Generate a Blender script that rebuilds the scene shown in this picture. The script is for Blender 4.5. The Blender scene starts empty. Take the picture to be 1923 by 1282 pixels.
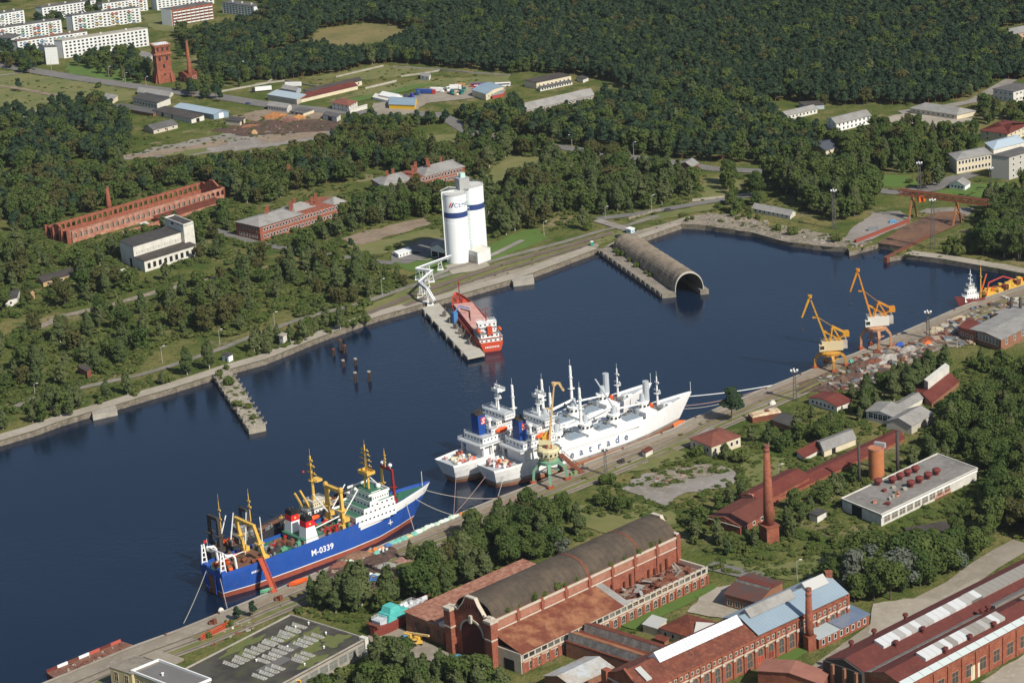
import bpy,math,random
import numpy as np
from mathutils import Vector,Matrix
from mathutils.geometry import tessellate_polygon
R=random.Random(7)
NP=np.random.RandomState(7)
SC=bpy.context.scene
COL=SC.collection
CAM_H,FOC,DH,ROLL=380.0,4500.0,1450.0,-0.066
PITCH=math.atan(DH/FOC)
_ct,_st,_cr,_sr=math.cos(PITCH),math.sin(PITCH),math.cos(ROLL),math.sin(ROLL)
FW=Vector((0,_ct,-_st));_u=Vector((0,_st,_ct));_r=Vector((1,0,0))
RT=_r*_cr+_u*_sr;UP=_u*_cr-_r*_sr
cam=bpy.data.cameras.new("camera");camo=bpy.data.objects.new("camera",cam);COL.objects.link(camo)
cam.sensor_width=36.0;cam.lens=FOC/1923.0*36.0;cam.clip_start=5;cam.clip_end=20000
camo.matrix_world=Matrix(((RT.x,UP.x,-FW.x,0),(RT.y,UP.y,-FW.y,0),(RT.z,UP.z,-FW.z,CAM_H),(0,0,0,1)))
SC.camera=camo
SUN_EL,SUN_AZ=math.radians(41),math.radians(139)
w=bpy.data.worlds.new("World");SC.world=w;w.use_nodes=True
nt=w.node_tree;bg=nt.nodes["Background"]
sky=nt.nodes.new("ShaderNodeTexSky");sky.sky_type='NISHITA';sky.sun_disc=False
sky.sun_elevation=SUN_EL;sky.sun_rotation=SUN_AZ;sky.altitude=300
nt.links.new(sky.outputs[0],bg.inputs[0]);bg.inputs[1].default_value=0.085
sd=bpy.data.lights.new("sun",'SUN');sd.energy=5.0;sd.angle=math.radians(0.5);sd.color=(1,0.94,0.83)
so=bpy.data.objects.new("sun",sd);COL.objects.link(so)
so.rotation_euler=(math.pi/2-SUN_EL,0,math.pi-SUN_AZ);so.location=(0,0,900)
SC.view_settings.view_transform='Standard';SC.view_settings.look='None'
SC.view_settings.exposure=0.15;SC.view_settings.gamma=1.0;SC.view_settings.use_curve_mapping=False
SC.cycles.max_bounces=5;SC.cycles.diffuse_bounces=3;SC.cycles.glossy_bounces=2;SC.cycles.transparent_max_bounces=4
SC.cycles.use_denoising=True
WATER=-2.6
OPENW=[]
def P(x,y,z=0.0):
 d=RT*(x-961.5)-UP*(y-641.0)+FW*FOC
 t=(z-CAM_H)/d.z
 return Vector((d.x*t,d.y*t,z))
def proj(p):
 q=Vector(p)-Vector((0,0,CAM_H));k=q.dot(FW)
 return(961.5+FOC*q.dot(RT)/k,641.0-FOC*q.dot(UP)/k)
def MPP(x,y):
 p=P(x,y);a=proj(p);b=proj(p+Vector((0,0,10)))
 return 10.0/math.hypot(a[0]-b[0],a[1]-b[1])
def HT(x,y,px):return MPP(x,y)*px
MATS={}
def _new(name):
 m=bpy.data.materials.new(name);m.use_nodes=True;n=m.node_tree
 return m,n,n.nodes["Principled BSDF"],n.nodes,n.links
def mat(name,col,rough=0.8,col2=None,scale=0.25,amt=0.5,col3=None,scale3=2.0,amt3=0.4,metal=0.0,spec=0.3,stripes=None,bump=0.0,obj=True,streak=None,detail=6):
 """procedural paint: base colour, large blotches (col2), fine specks (col3), panel stripes, vertical run-off streaks"""
 if name in MATS:return MATS[name]
 m,n,b,N,L=_new(name)
 tc=N.new("ShaderNodeTexCoord");src=tc.outputs['Object']
 if not obj:
  g=N.new("ShaderNodeNewGeometry");src=g.outputs['Position']
 out=None
 def rgb(c):
  r=N.new("ShaderNodeRGB");r.outputs[0].default_value=(c[0],c[1],c[2],1);return r.outputs[0]
 out=rgb(col)
 def mixin(o,c,fac,a):
  mm=N.new("ShaderNodeMath");mm.operation='MULTIPLY';mm.inputs[1].default_value=a;L.new(fac,mm.inputs[0])
  x=N.new("ShaderNodeMix");x.data_type='RGBA';L.new(mm.outputs[0],x.inputs[0]);L.new(o,x.inputs[6])
  x.inputs[7].default_value=(c[0],c[1],c[2],1);return x.outputs[2]
 def noise(s,lo,hi,det=6,vec=None,off=0):
  t=N.new("ShaderNodeTexNoise");t.inputs['Scale'].default_value=s;t.inputs['Detail'].default_value=det;t.inputs['Roughness'].default_value=0.65
  if vec is None:
   if off:
    ad=N.new("ShaderNodeVectorMath");ad.inputs[1].default_value=(off,off*1.7,off*.3);L.new(src,ad.inputs[0]);L.new(ad.outputs[0],t.inputs[0])
   else:L.new(src,t.inputs[0])
  else:L.new(vec,t.inputs[0])
  r=N.new("ShaderNodeMapRange");r.inputs[1].default_value=lo;r.inputs[2].default_value=hi;L.new(t.outputs[0],r.inputs[0]);return r.outputs[0]
 if col2 is not None:out=mixin(out,col2,noise(scale,0.42,0.62,detail),amt)
 if col3 is not None:out=mixin(out,col3,noise(scale3,0.5,0.68,4,None,31.7),amt3)
 if streak is not None:
  mp=N.new("ShaderNodeMapping");mp.inputs['Scale'].default_value=(1.2,1.2,0.07);L.new(src,mp.inputs[0])
  out=mixin(out,streak[0],noise(streak[2]if len(streak)>2 else 1.0,0.55,0.75,5,mp.outputs[0]),streak[1])
 if stripes is not None:
  sp,dk,ax=stripes
  dp=N.new("ShaderNodeVectorMath");dp.operation='DOT_PRODUCT';dp.inputs[1].default_value=ax;L.new(src,dp.inputs[0])
  q=N.new("ShaderNodeMath");q.operation='DIVIDE';q.inputs[1].default_value=sp;L.new(dp.outputs['Value'],q.inputs[0])
  fr=N.new("ShaderNodeMath");fr.operation='FRACT';L.new(q.outputs[0],fr.inputs[0])
  ls=N.new("ShaderNodeMath");ls.operation='LESS_THAN';ls.inputs[1].default_value=0.16;L.new(fr.outputs[0],ls.inputs[0])
  out=mixin(out,(col[0]*.45,col[1]*.45,col[2]*.45),ls.outputs[0],dk)
 L.new(out,b.inputs['Base Color'])
 b.inputs['Roughness'].default_value=rough;b.inputs['Metallic'].default_value=metal;b.inputs['Specular IOR Level'].default_value=spec
 if bump:
  t=N.new("ShaderNodeTexNoise");t.inputs['Scale'].default_value=1.2;t.inputs['Detail'].default_value=5;L.new(src,t.inputs[0])
  bp=N.new("ShaderNodeBump");bp.inputs['Strength'].default_value=bump;bp.inputs['Distance'].default_value=0.6
  L.new(t.outputs[0],bp.inputs['Height']);L.new(bp.outputs[0],b.inputs['Normal'])
 MATS[name]=m;return m
M=mat
brick=M('brick',(.265,.082,.046),.9,(.16,.045,.028),.3,.75,(.38,.21,.14),1.3,.4,streak=((.10,.04,.03),.5))
brick_pale=M('brick_pale',(.33,.13,.085),.9,(.48,.30,.22),.3,.7,(.18,.05,.03),1.5,.4)
brick_brown=M('brick_brown',(.26,.12,.07),.9,(.16,.075,.05),.4,.6,(.36,.22,.15),1.5,.35)
rust=M('rust_sheet',(.155,.04,.022),.85,(.085,.022,.015),.18,.7,(.27,.12,.06),.9,.35)
rust_red=M('rust_red_sheet',(.13,.028,.02),.8,(.17,.05,.035),.15,.6,(.06,.018,.014),.7,.5)
rust_pale=M('rust_pale_sheet',(.33,.15,.075),.85,(.15,.04,.022),.22,.85,(.40,.24,.15),.9,.4)
bitumen=M('bitumen',(.05,.047,.045),.9,(.085,.08,.072),.12,.6,(.03,.028,.028),.6,.5)
bitumen_brown=M('bitumen_brown',(.055,.046,.04),.9,(.085,.074,.066),.12,.6,(.028,.024,.022),.7,.5)
slate=M('asbestos_sheet',(.27,.26,.245),.9,(.19,.18,.165),.15,.7,(.36,.35,.33),.7,.35)
slate_dk=M('dark_sheet',(.115,.11,.105),.9,(.07,.067,.065),.15,.7,(.17,.16,.15),.7,.35)
concrete=M('concrete',(.36,.33,.28),.9,(.24,.215,.175),.15,.7,(.44,.41,.36),.8,.4,streak=((.16,.14,.11),.4))
concrete_dk=M('old_concrete',(.24,.21,.17),.95,(.15,.13,.105),.12,.8,(.34,.31,.26),.6,.45,bump=.4)
plaster=M('white_plaster',(.62,.60,.54),.9,(.45,.42,.36),.2,.5,streak=((.30,.27,.22),.5))
cream=M('cream_plaster',(.60,.53,.38),.9,(.48,.42,.30),.2,.5,streak=((.33,.29,.2),.4))
white=M('white_paint',(.78,.78,.76),.55,(.68,.68,.66),.15,.4,streak=((.52,.45,.37),.25))
white_clean=M('clean_white_paint',(.80,.81,.82),.45,(.74,.75,.77),.1,.4)
panel_white=M('panel_white',(.66,.67,.66),.8,(.56,.56,.54),.12,.6,streak=((.42,.40,.37),.35))
blue_sheet=M('blue_sheet',(.21,.29,.36),.55,(.27,.34,.39),.1,.6,stripes=(1.0,.25,(1,0,0)))
grey_metal=M('grey_metal',(.36,.37,.38),.5,(.26,.27,.28),.2,.5)
dark_metal=M('dark_metal',(.045,.04,.04),.7,(.08,.06,.05),.3,.5)
rust_metal=M('rusty_metal',(.17,.055,.03),.85,(.09,.035,.025),.4,.7,(.28,.12,.06),1.5,.4)
glass=M('dark_glass',(.025,.028,.032),.18,(.05,.055,.06),.3,.5,spec=.6)
void=M('dark_opening',(.012,.012,.012),.9)
orange=M('orange_paint',(.62,.13,.02),.6,(.45,.09,.02),.4,.5)
yellow=M('yellow_paint',(.66,.40,.06),.6,(.48,.26,.04),.4,.5,streak=((.25,.10,.03),.35))
green_p=M('green_paint',(.12,.33,.20),.7,(.08,.22,.14),.4,.5)
class MB:
 def __init__(s):s.v=[];s.f=[];s.m=[];s.k=0
 def add(s,vs,fs,k=None):
  o=len(s.v);s.v+=[tuple(v)for v in vs];kk=s.k if k is None else k
  for f in fs:s.f.append(tuple(i+o for i in f));s.m.append(kk)
 def poly(s,vs,k=None):s.add(vs,[tuple(range(len(vs)))],k)
 def hexa(s,b,t,k=None):
  n=len(b);fs=[(i,(i+1)%n,n+(i+1)%n,n+i)for i in range(n)]+[tuple(range(n-1,-1,-1)),tuple(range(n,2*n))]
  s.add(list(b)+list(t),fs,k)
 def box(s,c,d,k=None,rz=0.0):
  x,y,z=d[0]/2,d[1]/2,d[2]/2;cs,sn=math.cos(rz),math.sin(rz)
  def q(a,b_,e):return(c[0]+a*cs-b_*sn,c[1]+a*sn+b_*cs,c[2]+e)
  s.hexa([q(-x,-y,-z),q(x,-y,-z),q(x,y,-z),q(-x,y,-z)],[q(-x,-y,z),q(x,-y,z),q(x,y,z),q(-x,y,z)],k)
 def bx(s,x0,x1,y0,y1,z0,z1,k=None):s.box(((x0+x1)/2,(y0+y1)/2,(z0+z1)/2),(x1-x0,y1-y0,z1-z0),k)
 def bar(s,a,b,r,n=6,k=None,r2=None):
  a=Vector(a);b=Vector(b);d=(b-a)
  if d.length<1e-6:return
  d.normalize();h=Vector((0,0,1))if abs(d.z)<.95 else Vector((1,0,0))
  e=d.cross(h).normalized();g=d.cross(e);r2=r if r2 is None else r2;o=math.pi/n
  s.hexa([a+(e*math.cos(2*math.pi*i/n+o)+g*math.sin(2*math.pi*i/n+o))*r for i in range(n)],[b+(e*math.cos(2*math.pi*i/n+o)+g*math.sin(2*math.pi*i/n+o))*r2 for i in range(n)],k)
 def path(s,pts,r,n=6,k=None):
  for a,b in zip(pts[:-1],pts[1:]):s.bar(a,b,r,n,k)
 def lathe(s,c,prof,n=24,k=None,a0=0.0):
  vs=[];m=len(prof)
  for r,z in prof:
   for i in range(n):
    a=2*math.pi*i/n+a0;vs.append((c[0]+r*math.cos(a),c[1]+r*math.sin(a),c[2]+z))
  fs=[(j*n+i,j*n+(i+1)%n,(j+1)*n+(i+1)%n,(j+1)*n+i)for j in range(m-1)for i in range(n)]
  fs+=[tuple(range(n-1,-1,-1)),tuple(range((m-1)*n,m*n))]
  s.add(vs,fs,k)
 def grid(s,rows,k=None,closed=False):
  n=len(rows[0]);vs=[p for r in rows for p in r]
  fs=[(j*n+i,j*n+(i+1)%n,(j+1)*n+(i+1)%n,(j+1)*n+i)for j in range(len(rows)-1)for i in range(n if closed else n-1)]
  s.add(vs,fs,k)
 def build(s,name,mats,parent=None,smooth=False,loc=None):
  me=bpy.data.meshes.new(name);me.from_pydata(s.v,[],s.f)
  if not isinstance(mats,(list,tuple)):mats=[mats]
  for m in mats:me.materials.append(m)
  if len(mats)>1:me.polygons.foreach_set('material_index',s.m)
  if smooth:me.polygons.foreach_set('use_smooth',[True]*len(s.f))
  me.update();return link(name,me,parent,loc)
def link(name,data,parent=None,loc=None):
 o=bpy.data.objects.new(name,data);COL.objects.link(o)
 if parent is not None:o.parent=parent
 if loc is not None:o.location=loc
 return o
def tag(o,label=None,cat=None,group=None,kind=None):
 if label:o['label']=label
 if cat:o['category']=cat
 if group:o['group']=group
 if kind:o['kind']=kind
 return o
def thing(name,label,cat,loc=(0,0,0),rz=0.0,group=None):
 o=bpy.data.objects.new(name,None);COL.objects.link(o);o.location=loc;o.rotation_euler=(0,0,rz);o.empty_display_size=.5
 return tag(o,label,cat,group)
def kids(o):return[c for c in COL.objects if c.parent is o]
def dup(root,loc,rz=0.0,label=None,group=None,scale=None,_ch=None):
 r=root.copy();COL.objects.link(r);r.location=loc;r.rotation_euler=(0,0,rz)
 if label:r['label']=label
 if group:r['group']=group
 if scale:r.scale=scale
 for c in(_ch if _ch is not None else root.children):
  d=c.copy();COL.objects.link(d);d.parent=r
  for e in c.children:
   g=e.copy();COL.objects.link(g);g.parent=d
 return r
def inside(x,y,poly):
 c=False;n=len(poly);j=n-1
 for i in range(n):
  xi,yi=poly[i];xj,yj=poly[j]
  if(yi>y)!=(yj>y)and x<(xj-xi)*(y-yi)/(yj-yi)+xi:c=not c
  j=i
 return c
def ground_material():
 m,n,b,N,L=_new('grassland');g=N.new("ShaderNodeNewGeometry");pos=g.outputs['Position']
 def noise(s,lo,hi,det=8,rough=.62,off=0.0):
  t=N.new("ShaderNodeTexNoise");t.inputs['Scale'].default_value=s;t.inputs['Detail'].default_value=det;t.inputs['Roughness'].default_value=rough
  ad=N.new("ShaderNodeVectorMath");ad.inputs[1].default_value=(off,off*2,0);L.new(pos,ad.inputs[0]);L.new(ad.outputs[0],t.inputs[0])
  r=N.new("ShaderNodeMapRange");r.inputs[1].default_value=lo;r.inputs[2].default_value=hi;L.new(t.outputs[0],r.inputs[0]);return r.outputs[0]
 def mix(a,c,f):
  x=N.new("ShaderNodeMix");x.data_type='RGBA';L.new(f,x.inputs[0])
  if isinstance(a,tuple):x.inputs[6].default_value=(*a,1)
  else:L.new(a,x.inputs[6])
  x.inputs[7].default_value=(*c,1);return x.outputs[2]
 o=mix((.092,.112,.030),(.175,.155,.062),noise(.014,.4,.6))
 o=mix(o,(.062,.092,.024),noise(.05,.46,.62,off=91))
 o=mix(o,(.24,.195,.115),noise(.035,.57,.68,off=300))
 o=mix(o,(.05,.068,.02),noise(.3,.5,.7,6,off=17))
 L.new(o,b.inputs['Base Color']);b.inputs['Roughness'].default_value=1;b.inputs['Specular IOR Level'].default_value=0
 t=N.new("ShaderNodeTexNoise");t.inputs['Scale'].default_value=.8;t.inputs['Detail'].default_value=6;L.new(pos,t.inputs[0])
 bp=N.new("ShaderNodeBump");bp.inputs['Strength'].default_value=.8;bp.inputs['Distance'].default_value=1.0
 L.new(t.outputs[0],bp.inputs['Height']);L.new(bp.outputs[0],b.inputs['Normal']);return m
GRASS=ground_material()
NSHORE=[(-60,846),(0,828),(65,809),(117,790),(171,774),(218,761),(260,748),(325,729),(400,705),(432,694),(500,675),(600,634),(706,596),(792,572),(818,567),(961,526),(1002,513),(1124,467),(1199,450),(1280,422),(1324,424),(1412,437),(1441,445),(1470,453),(1527,461),(1592,466),(1595,473),(1649,458),(1698,466),(1662,485),(1699,478),(1769,487),(1875,505),(1923,515),(2000,521)]
SSHORE=[(-60,1340),(60,1291),(255,1211),(333,1183),(390,1160),(462,1130),(778,998),(820,983),(853,968),(935,934.6),(996,911),(1264,804.7),(1288,791),(1423,735),(1488,709),(1530,691),(1605,664),(1680,630),(1735,606.4),(1795,580),(1849,559.6),(1923,536),(1990,523)]
def terrain():
 n=[P(*q)for q in NSHORE];s=[P(*q)for q in SSHORE]
 dn=(n[0]-n[8]).normalized()*1500;ds=(s[0]-s[5]).normalized()*1500
 tip=(n[-1]+s[-1])/2+Vector((20,0,0));e=Vector((9000,tip.y,0))
 north=[n[0]+dn]+n+[tip,e,Vector((9000,14000,0)),Vector((-9000,14000,0)),Vector((-9000,(n[0]+dn).y,0))]
 south=[s[0]+ds]+s+[tip,e,Vector((9000,-1500,0)),Vector((-9000,-1500,0)),Vector((-9000,(s[0]+ds).y,0))]
 m=MB()
 for loop in(north,south):
  for t in tessellate_polygon([loop]):
   a,b,c=(loop[i]for i in t)
   if(b-a).cross(c-a).z<0:b,c=c,b
   m.poly([a,b,c])
 tag(m.build('ground',GRASS),kind='structure')
 bank=MB()
 for loop in(north[:len(n)+2],south[:len(s)+2]):
  for a,b in zip(loop[:-1],loop[1:]):bank.poly([a,b,b+Vector((0,0,-9)),a+Vector((0,0,-9))])
 tag(bank.build('quay_face',M('quay_stone',(.20,.17,.13),.95,(.09,.075,.06),.25,.8,(.34,.30,.24),.8,.5,bump=.6,obj=False)),kind='structure')
terrain()
def water():
 m,n,b,N,L=_new('harbour_water');g=N.new("ShaderNodeNewGeometry");pos=g.outputs['Position']
 b.inputs['Base Color'].default_value=(.004,.012,.030,1);b.inputs['Roughness'].default_value=.09;b.inputs['IOR'].default_value=1.33
 mp=N.new("ShaderNodeMapping");mp.inputs['Rotation'].default_value=(0,0,.5);mp.inputs['Scale'].default_value=(.5,1.1,1);L.new(pos,mp.inputs[0])
 t=N.new("ShaderNodeTexNoise");t.inputs['Scale'].default_value=.55;t.inputs['Detail'].default_value=4;t.inputs['Roughness'].default_value=.55;L.new(mp.outputs[0],t.inputs[0])
 t2=N.new("ShaderNodeTexNoise");t2.inputs['Scale'].default_value=.006;t2.inputs['Detail'].default_value=4;L.new(mp.outputs[0],t2.inputs[0])
 mr=N.new("ShaderNodeMapRange");mr.inputs[1].default_value=.35;mr.inputs[2].default_value=.65;mr.inputs[3].default_value=.07;mr.inputs[4].default_value=.42;L.new(t2.outputs[0],mr.inputs[0])
 bp=N.new("ShaderNodeBump");bp.inputs['Distance'].default_value=.45;L.new(mr.outputs[0],bp.inputs['Strength']);L.new(t.outputs[0],bp.inputs['Height']);L.new(bp.outputs[0],b.inputs['Normal'])
 rg=N.new('ShaderNodeMapRange');rg.inputs[1].default_value=.4;rg.inputs[2].default_value=.62;rg.inputs[3].default_value=.05;rg.inputs[4].default_value=.17;t3=N.new('ShaderNodeTexNoise');t3.inputs['Scale'].default_value=.011;t3.inputs['Detail'].default_value=5;mp3=N.new('ShaderNodeMapping');mp3.inputs['Rotation'].default_value=(0,0,-.9);mp3.inputs['Scale'].default_value=(.35,1.6,1);L.new(pos,mp3.inputs[0]);L.new(mp3.outputs[0],t3.inputs[0]);L.new(t3.outputs[0],rg.inputs[0]);L.new(rg.outputs[0],b.inputs['Roughness'])
 k=MB();k.poly([(-2500,300,WATER),(2500,300,WATER),(2500,2600,WATER),(-2500,2600,WATER)])
 tag(k.build('water',m),kind='structure')
 k=MB();k.poly([(-2500,300,-8.8),(2500,300,-8.8),(2500,2600,-8.8),(-2500,2600,-8.8)])
 tag(k.build('harbour_bed',M('mud',(.05,.045,.035),1)),kind='structure')
water()
def rag_loop(pts,rag,rnd,step=4.0,closed=True):
 out=[];n=len(pts)
 for i in range(n if closed else n-1):
  a=pts[i];b=pts[(i+1)%n];k=max(1,int((b-a).length/step));d=(b-a);nv=Vector((-d.y,d.x,0)).normalized()if d.length>0 else Vector()
  for j in range(k):out.append(a+d*(j/k)+(nv*rnd.uniform(-rag,rag)if(j or rag>2)else Vector()))
 return out
_lev=[0]
def sheet(name,px,m,lev,rag=0.0,kind='structure',z=0.0):
 _lev[0]+=1;zz=z+lev*.12+_lev[0]*.001;pts=[P(*q)for q in px]
 OPENW.append([tuple(q[:2])for q in pts])
 if rag:pts=rag_loop(pts,rag,random.Random(len(px)*13+int(px[0][0])))
 k=MB()
 for t in tessellate_polygon([pts]):
  a,b,c=(Vector((pts[i].x,pts[i].y,zz))for i in t)
  if(b-a).cross(c-a).z<0:b,c=c,b
  k.poly([a,b,c])
 return tag(k.build(name,m),kind=kind)
def offs(pts,d):
 out=[]
 for i,p in enumerate(pts):
  a=pts[max(0,i-1)];b=pts[min(len(pts)-1,i+1)];t=(b-a).normalized();out.append(p+Vector((-t.y,t.x,0))*d)
 return out
def strip(name,px,w,m,lev,rag=0.0,kind='structure',shift=0.0):
 _lev[0]+=1;zz=lev*.12+_lev[0]*.001;pts=[P(*q)for q in px];pts=rag_loop(pts,0,R,12,False)+[pts[-1]]
 l=offs(pts,w/2+shift);r=offs(pts,-w/2+shift);k=MB();OPENW.append([tuple(q[:2])for q in offs(pts,w/2+shift+.8)]+[tuple(q[:2])for q in reversed(offs(pts,-w/2+shift-.8))]);rr=random.Random(int(px[0][0])+5)
 if rag:
  l=[p+Vector((rr.uniform(-rag,rag),rr.uniform(-rag,rag),0))for p in l];r=[p+Vector((rr.uniform(-rag,rag),rr.uniform(-rag,rag),0))for p in r]
 k.grid([[Vector((p.x,p.y,zz))for p in r],[Vector((p.x,p.y,zz))for p in l]])
 return tag(k.build(name,m),kind=kind)
gm=dict(obj=False)
asphalt=M('asphalt',(.17,.16,.15),.95,(.125,.12,.112),.05,.7,(.22,.21,.19),.5,.4,**gm)
paving=M('worn_concrete_paving',(.27,.235,.185),.95,(.19,.165,.13),.04,.75,(.35,.315,.26),.35,.5,**gm)
quay_top=M('quay_coping',(.34,.30,.245),.95,(.24,.21,.16),.05,.7,(.42,.39,.33),.4,.5,**gm)
gravel=M('gravel_yard',(.25,.225,.205),1,(.16,.145,.115),.035,.8,(.34,.31,.28),.25,.6,**gm)
dirt=M('bare_dirt',(.25,.19,.135),1,(.17,.125,.085),.05,.8,(.33,.28,.21),.3,.5,**gm)
rubble_m=M('rubble',(.24,.20,.155),1,(.12,.11,.07),.1,.8,(.42,.38,.33),.5,.6,bump=.8,**gm)
scrap_m=M('scrap_ground',(.10,.055,.04),1,(.055,.035,.03),.06,.8,(.22,.16,.12),.4,.5,bump=.8,**gm)
dry=M('dry_grass',(.19,.155,.06),1,(.12,.115,.038),.03,.8,(.075,.085,.025),.2,.5,**gm)
lawn=M('lawn',(.085,.145,.026),1,(.068,.12,.024),.04,.7,(.10,.13,.03),.3,.4,**gm)
meadow=M('meadow',(.155,.152,.052),1,(.10,.125,.034),.04,.85,(.21,.18,.09),.12,.55,**gm)
track_m=M('rail_bed',(.15,.115,.09),1,(.11,.08,.06),.08,.7,(.21,.18,.15),.5,.4,**gm)
nq=[q for q in NSHORE if q[0]<=1124]
strip('quay_apron',nq,8.5,quay_top,3,.0,shift=4.3)
strip('quay_apron',[(1199,450),(1240,436),(1280,422)],6,quay_top,3,shift=3)
strip('shore_path',[(1699,478),(1769,487),(1875,505),(1923,515),(1990,521)],8,quay_top,3,.5,shift=4)
sheet('shore_rubble',[(1280,421),(1324,424),(1412,437),(1441,445),(1470,453),(1527,461),(1590,466),(1600,452),(1560,440),(1500,430),(1440,425),(1400,405),(1330,400),(1290,408)],rubble_m,2,1.2)
sq=[q for q in SSHORE]
strip('quay_apron',sq,21,paving,2,.0,shift=-10.6)
for sh in(-9.5,-13.5,-19.5):strip('crane_rail',sq,.9,track_m,3,shift=sh)
strip('weedy_strip',sq,2.6,meadow,3,.8,shift=-16.6);strip('weedy_strip',sq[3:],1.6,dry,3,.6,shift=-11.4);strip('dirt_strip',sq[5:],3.0,dirt,3,.9,shift=-6.4);strip('quay_coping',sq,1.6,quay_top,4,shift=-.85)
strip('road',[(-40,115),(60,133),(150,148),(256,163),(330,173),(410,182),(500,197),(600,207),(700,214),(760,213),(830,217)],15,asphalt,3)
strip('road',[(830,217),(880,248),(960,268),(1060,278),(1150,292),(1260,305),(1340,318),(1420,322),(1500,324),(1620,356),(1680,362),(1750,356),(1790,340),(1830,326)],11,asphalt,3)
strip('road',[(1900,150),(1830,190),(1780,200),(1690,212)],10,gravel,3)
strip('road',[(0,778),(60,750),(260,705),(320,688),(420,654),(480,630),(560,601),(680,570),(760,542),(830,520),(900,499),(960,481),(1060,455),(1130,434),(1180,423),(1236,406)],5,M('old_road',(.21,.19,.16),.95,(.13,.125,.09),.08,.8,(.27,.25,.21),.4,.5,**gm),3,.5)
strip('rail_track',[(690,590),(770,557),(850,529),(940,498),(1010,478),(1080,459),(1150,438)],5,track_m,4,.3)
strip('rail_track',[(760,575),(850,540),(960,505),(1040,480),(1120,455)],4,track_m,4,.4)
strip('path',[(812,520),(846,506),(880,497),(925,480),(982,452)],4,gravel,4)
strip('road',[(1120,414),(1185,434)],7,gravel,4)
strip('road',[(1120,412),(1200,402),(1260,392),(1340,378),(1420,366)],8,asphalt,3,.4)
strip('road',[(400,432),(480,457),(560,472),(620,480),(700,492),(740,495)],7,asphalt,3)
strip('dirt_track',[(60,620),(120,594),(190,578),(260,558),(340,537),(420,520)],7,rubble_m,2,1.2)
strip('path',[(-20,160),(30,166),(105,180)],5,dirt,3,.6)
strip('path',[(-20,145),(35,138),(60,132)],5,gravel,3,.4)
strip('path',[(160,210),(110,205),(60,210),(-20,225)],6,gravel,3,.6)
sheet('meadow',[(560,100),(600,55),(700,43),(760,52),(775,66),(740,72),(690,82),(640,90)],dry,1,4)
sheet('meadow',[(770,80),(800,62),(835,66),(820,78)],dry,1,3)
sheet('meadow',[(480,105),(600,72),(590,95),(520,112)],dry,1,4)
sheet('grass_field',[(-60,125),(60,140),(180,158),(260,172),(240,190),(170,192),(120,205),(40,215),(-60,222)],meadow,1,3)
sheet('lawn',[(120,120),(160,112),(230,120),(275,140),(265,158),(200,150),(130,138)],lawn,1,2)
sheet('lawn',[(265,30),(325,22),(330,50),(318,60),(285,55)],meadow,1,2)
sheet('dirt_lot',[(195,108),(240,112),(250,125),(215,128)],dirt,2,1)
sheet('gravel_yard',[(160,305),(240,292),(300,275),(400,255),(490,242),(560,240),(640,232),(655,243),(600,262),(520,275),(450,282),(380,290),(280,297)],gravel,1,3)
sheet('dirt_patch',[(230,296),(330,278),(420,262),(430,272),(340,286),(260,300)],dirt,2,3);sheet('dirt_patch',[(480,258),(560,250),(620,246),(590,258),(500,270)],dirt,2,3);sheet('grass_patch',[(300,292),(380,278),(400,284),(330,296)],meadow,2,3)
sheet('dirt_lot',[(395,245),(480,228),(545,225),(640,228),(640,245),(540,252),(450,256)],scrap_m,2,2)
sheet('dirt_lot',[(420,222),(500,205),(620,205),(640,222),(560,226),(480,228)],dirt,1,2)
sheet('grass_field',[(655,178),(700,165),(790,150),(830,148),(955,143),(960,160),(870,166),(800,165),(760,168),(700,182)],meadow,1,2)
sheet('lawn',[(630,190),(700,178),(790,158),(820,158),(770,170),(700,186),(650,195)],lawn,2,1.5)
sheet('grass_field',[(560,148),(620,140),(720,122),(810,130),(825,133),(760,146),(680,150)],meadow,1,2)
sheet('truck_yard',[(700,195),(760,188),(800,172),(850,162),(950,158),(950,172),(890,185),(800,195),(770,215),(700,216)],paving,3,1)
sheet('yard',[(1080,205),(1130,188),(1190,180),(1175,192),(1110,212)],gravel,2,1)
sheet('dirt_lot',[(640,450),(700,432),(770,415),(800,410),(810,420),(740,442),(680,460)],dirt,2,2)
sheet('meadow',[(640,465),(720,450),(800,430),(830,430),(825,452),(760,470),(690,480)],meadow,1,2)
sheet('meadow',[(800,255),(860,252),(862,282),(820,290)],meadow,1,2)
sheet('meadow',[(900,360),(1010,330),(1030,300),(960,290),(920,320)],meadow,1,3)
sheet('lawn',[(885,475),(930,455),(985,432),(1010,430),(1030,448),(960,475),(890,505),(850,520),(800,530),(775,520),(790,500),(840,490)],lawn,1,1)
sheet('lawn',[(740,492),(780,482),(810,470),(845,475),(840,495),(790,510),(760,508)],lawn,1,1)
sheet('car_park',[(735,474),(792,452),(842,446),(848,470),(815,480),(765,496),(735,492)],asphalt,2,.3)
sheet('concrete_pad',[(835,500),(872,492),(905,484),(920,500),(890,510),(850,516)],quay_top,3,.2)
strip('path',[(749,487),(800,490),(835,480)],2.5,gravel,4)
sheet('grass_verge',[(670,582),(760,545),(900,504),(1080,452),(1160,432),(1190,436),(1124,460),(1000,500),(830,556),(760,580),(720,592)],meadow,1,1.5)
sheet('quay_dirt',[(845,550),(870,532),(930,515),(1000,497),(1120,457),(1124,464),(1000,508),(900,540)],paving,2,1)
sheet('meadow',[(1180,415),(1260,397),(1380,376),(1430,370),(1400,385),(1300,400),(1230,415)],meadow,2,1.5)
sheet('meadow',[(1320,335),(1380,330),(1400,345),(1380,368),(1320,375)],meadow,2,2)
sheet('quay_dirt',[(1130,466),(1190,436),(1250,420),(1290,408),(1330,405),(1280,421),(1199,449)],paving,2,.6)
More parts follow.
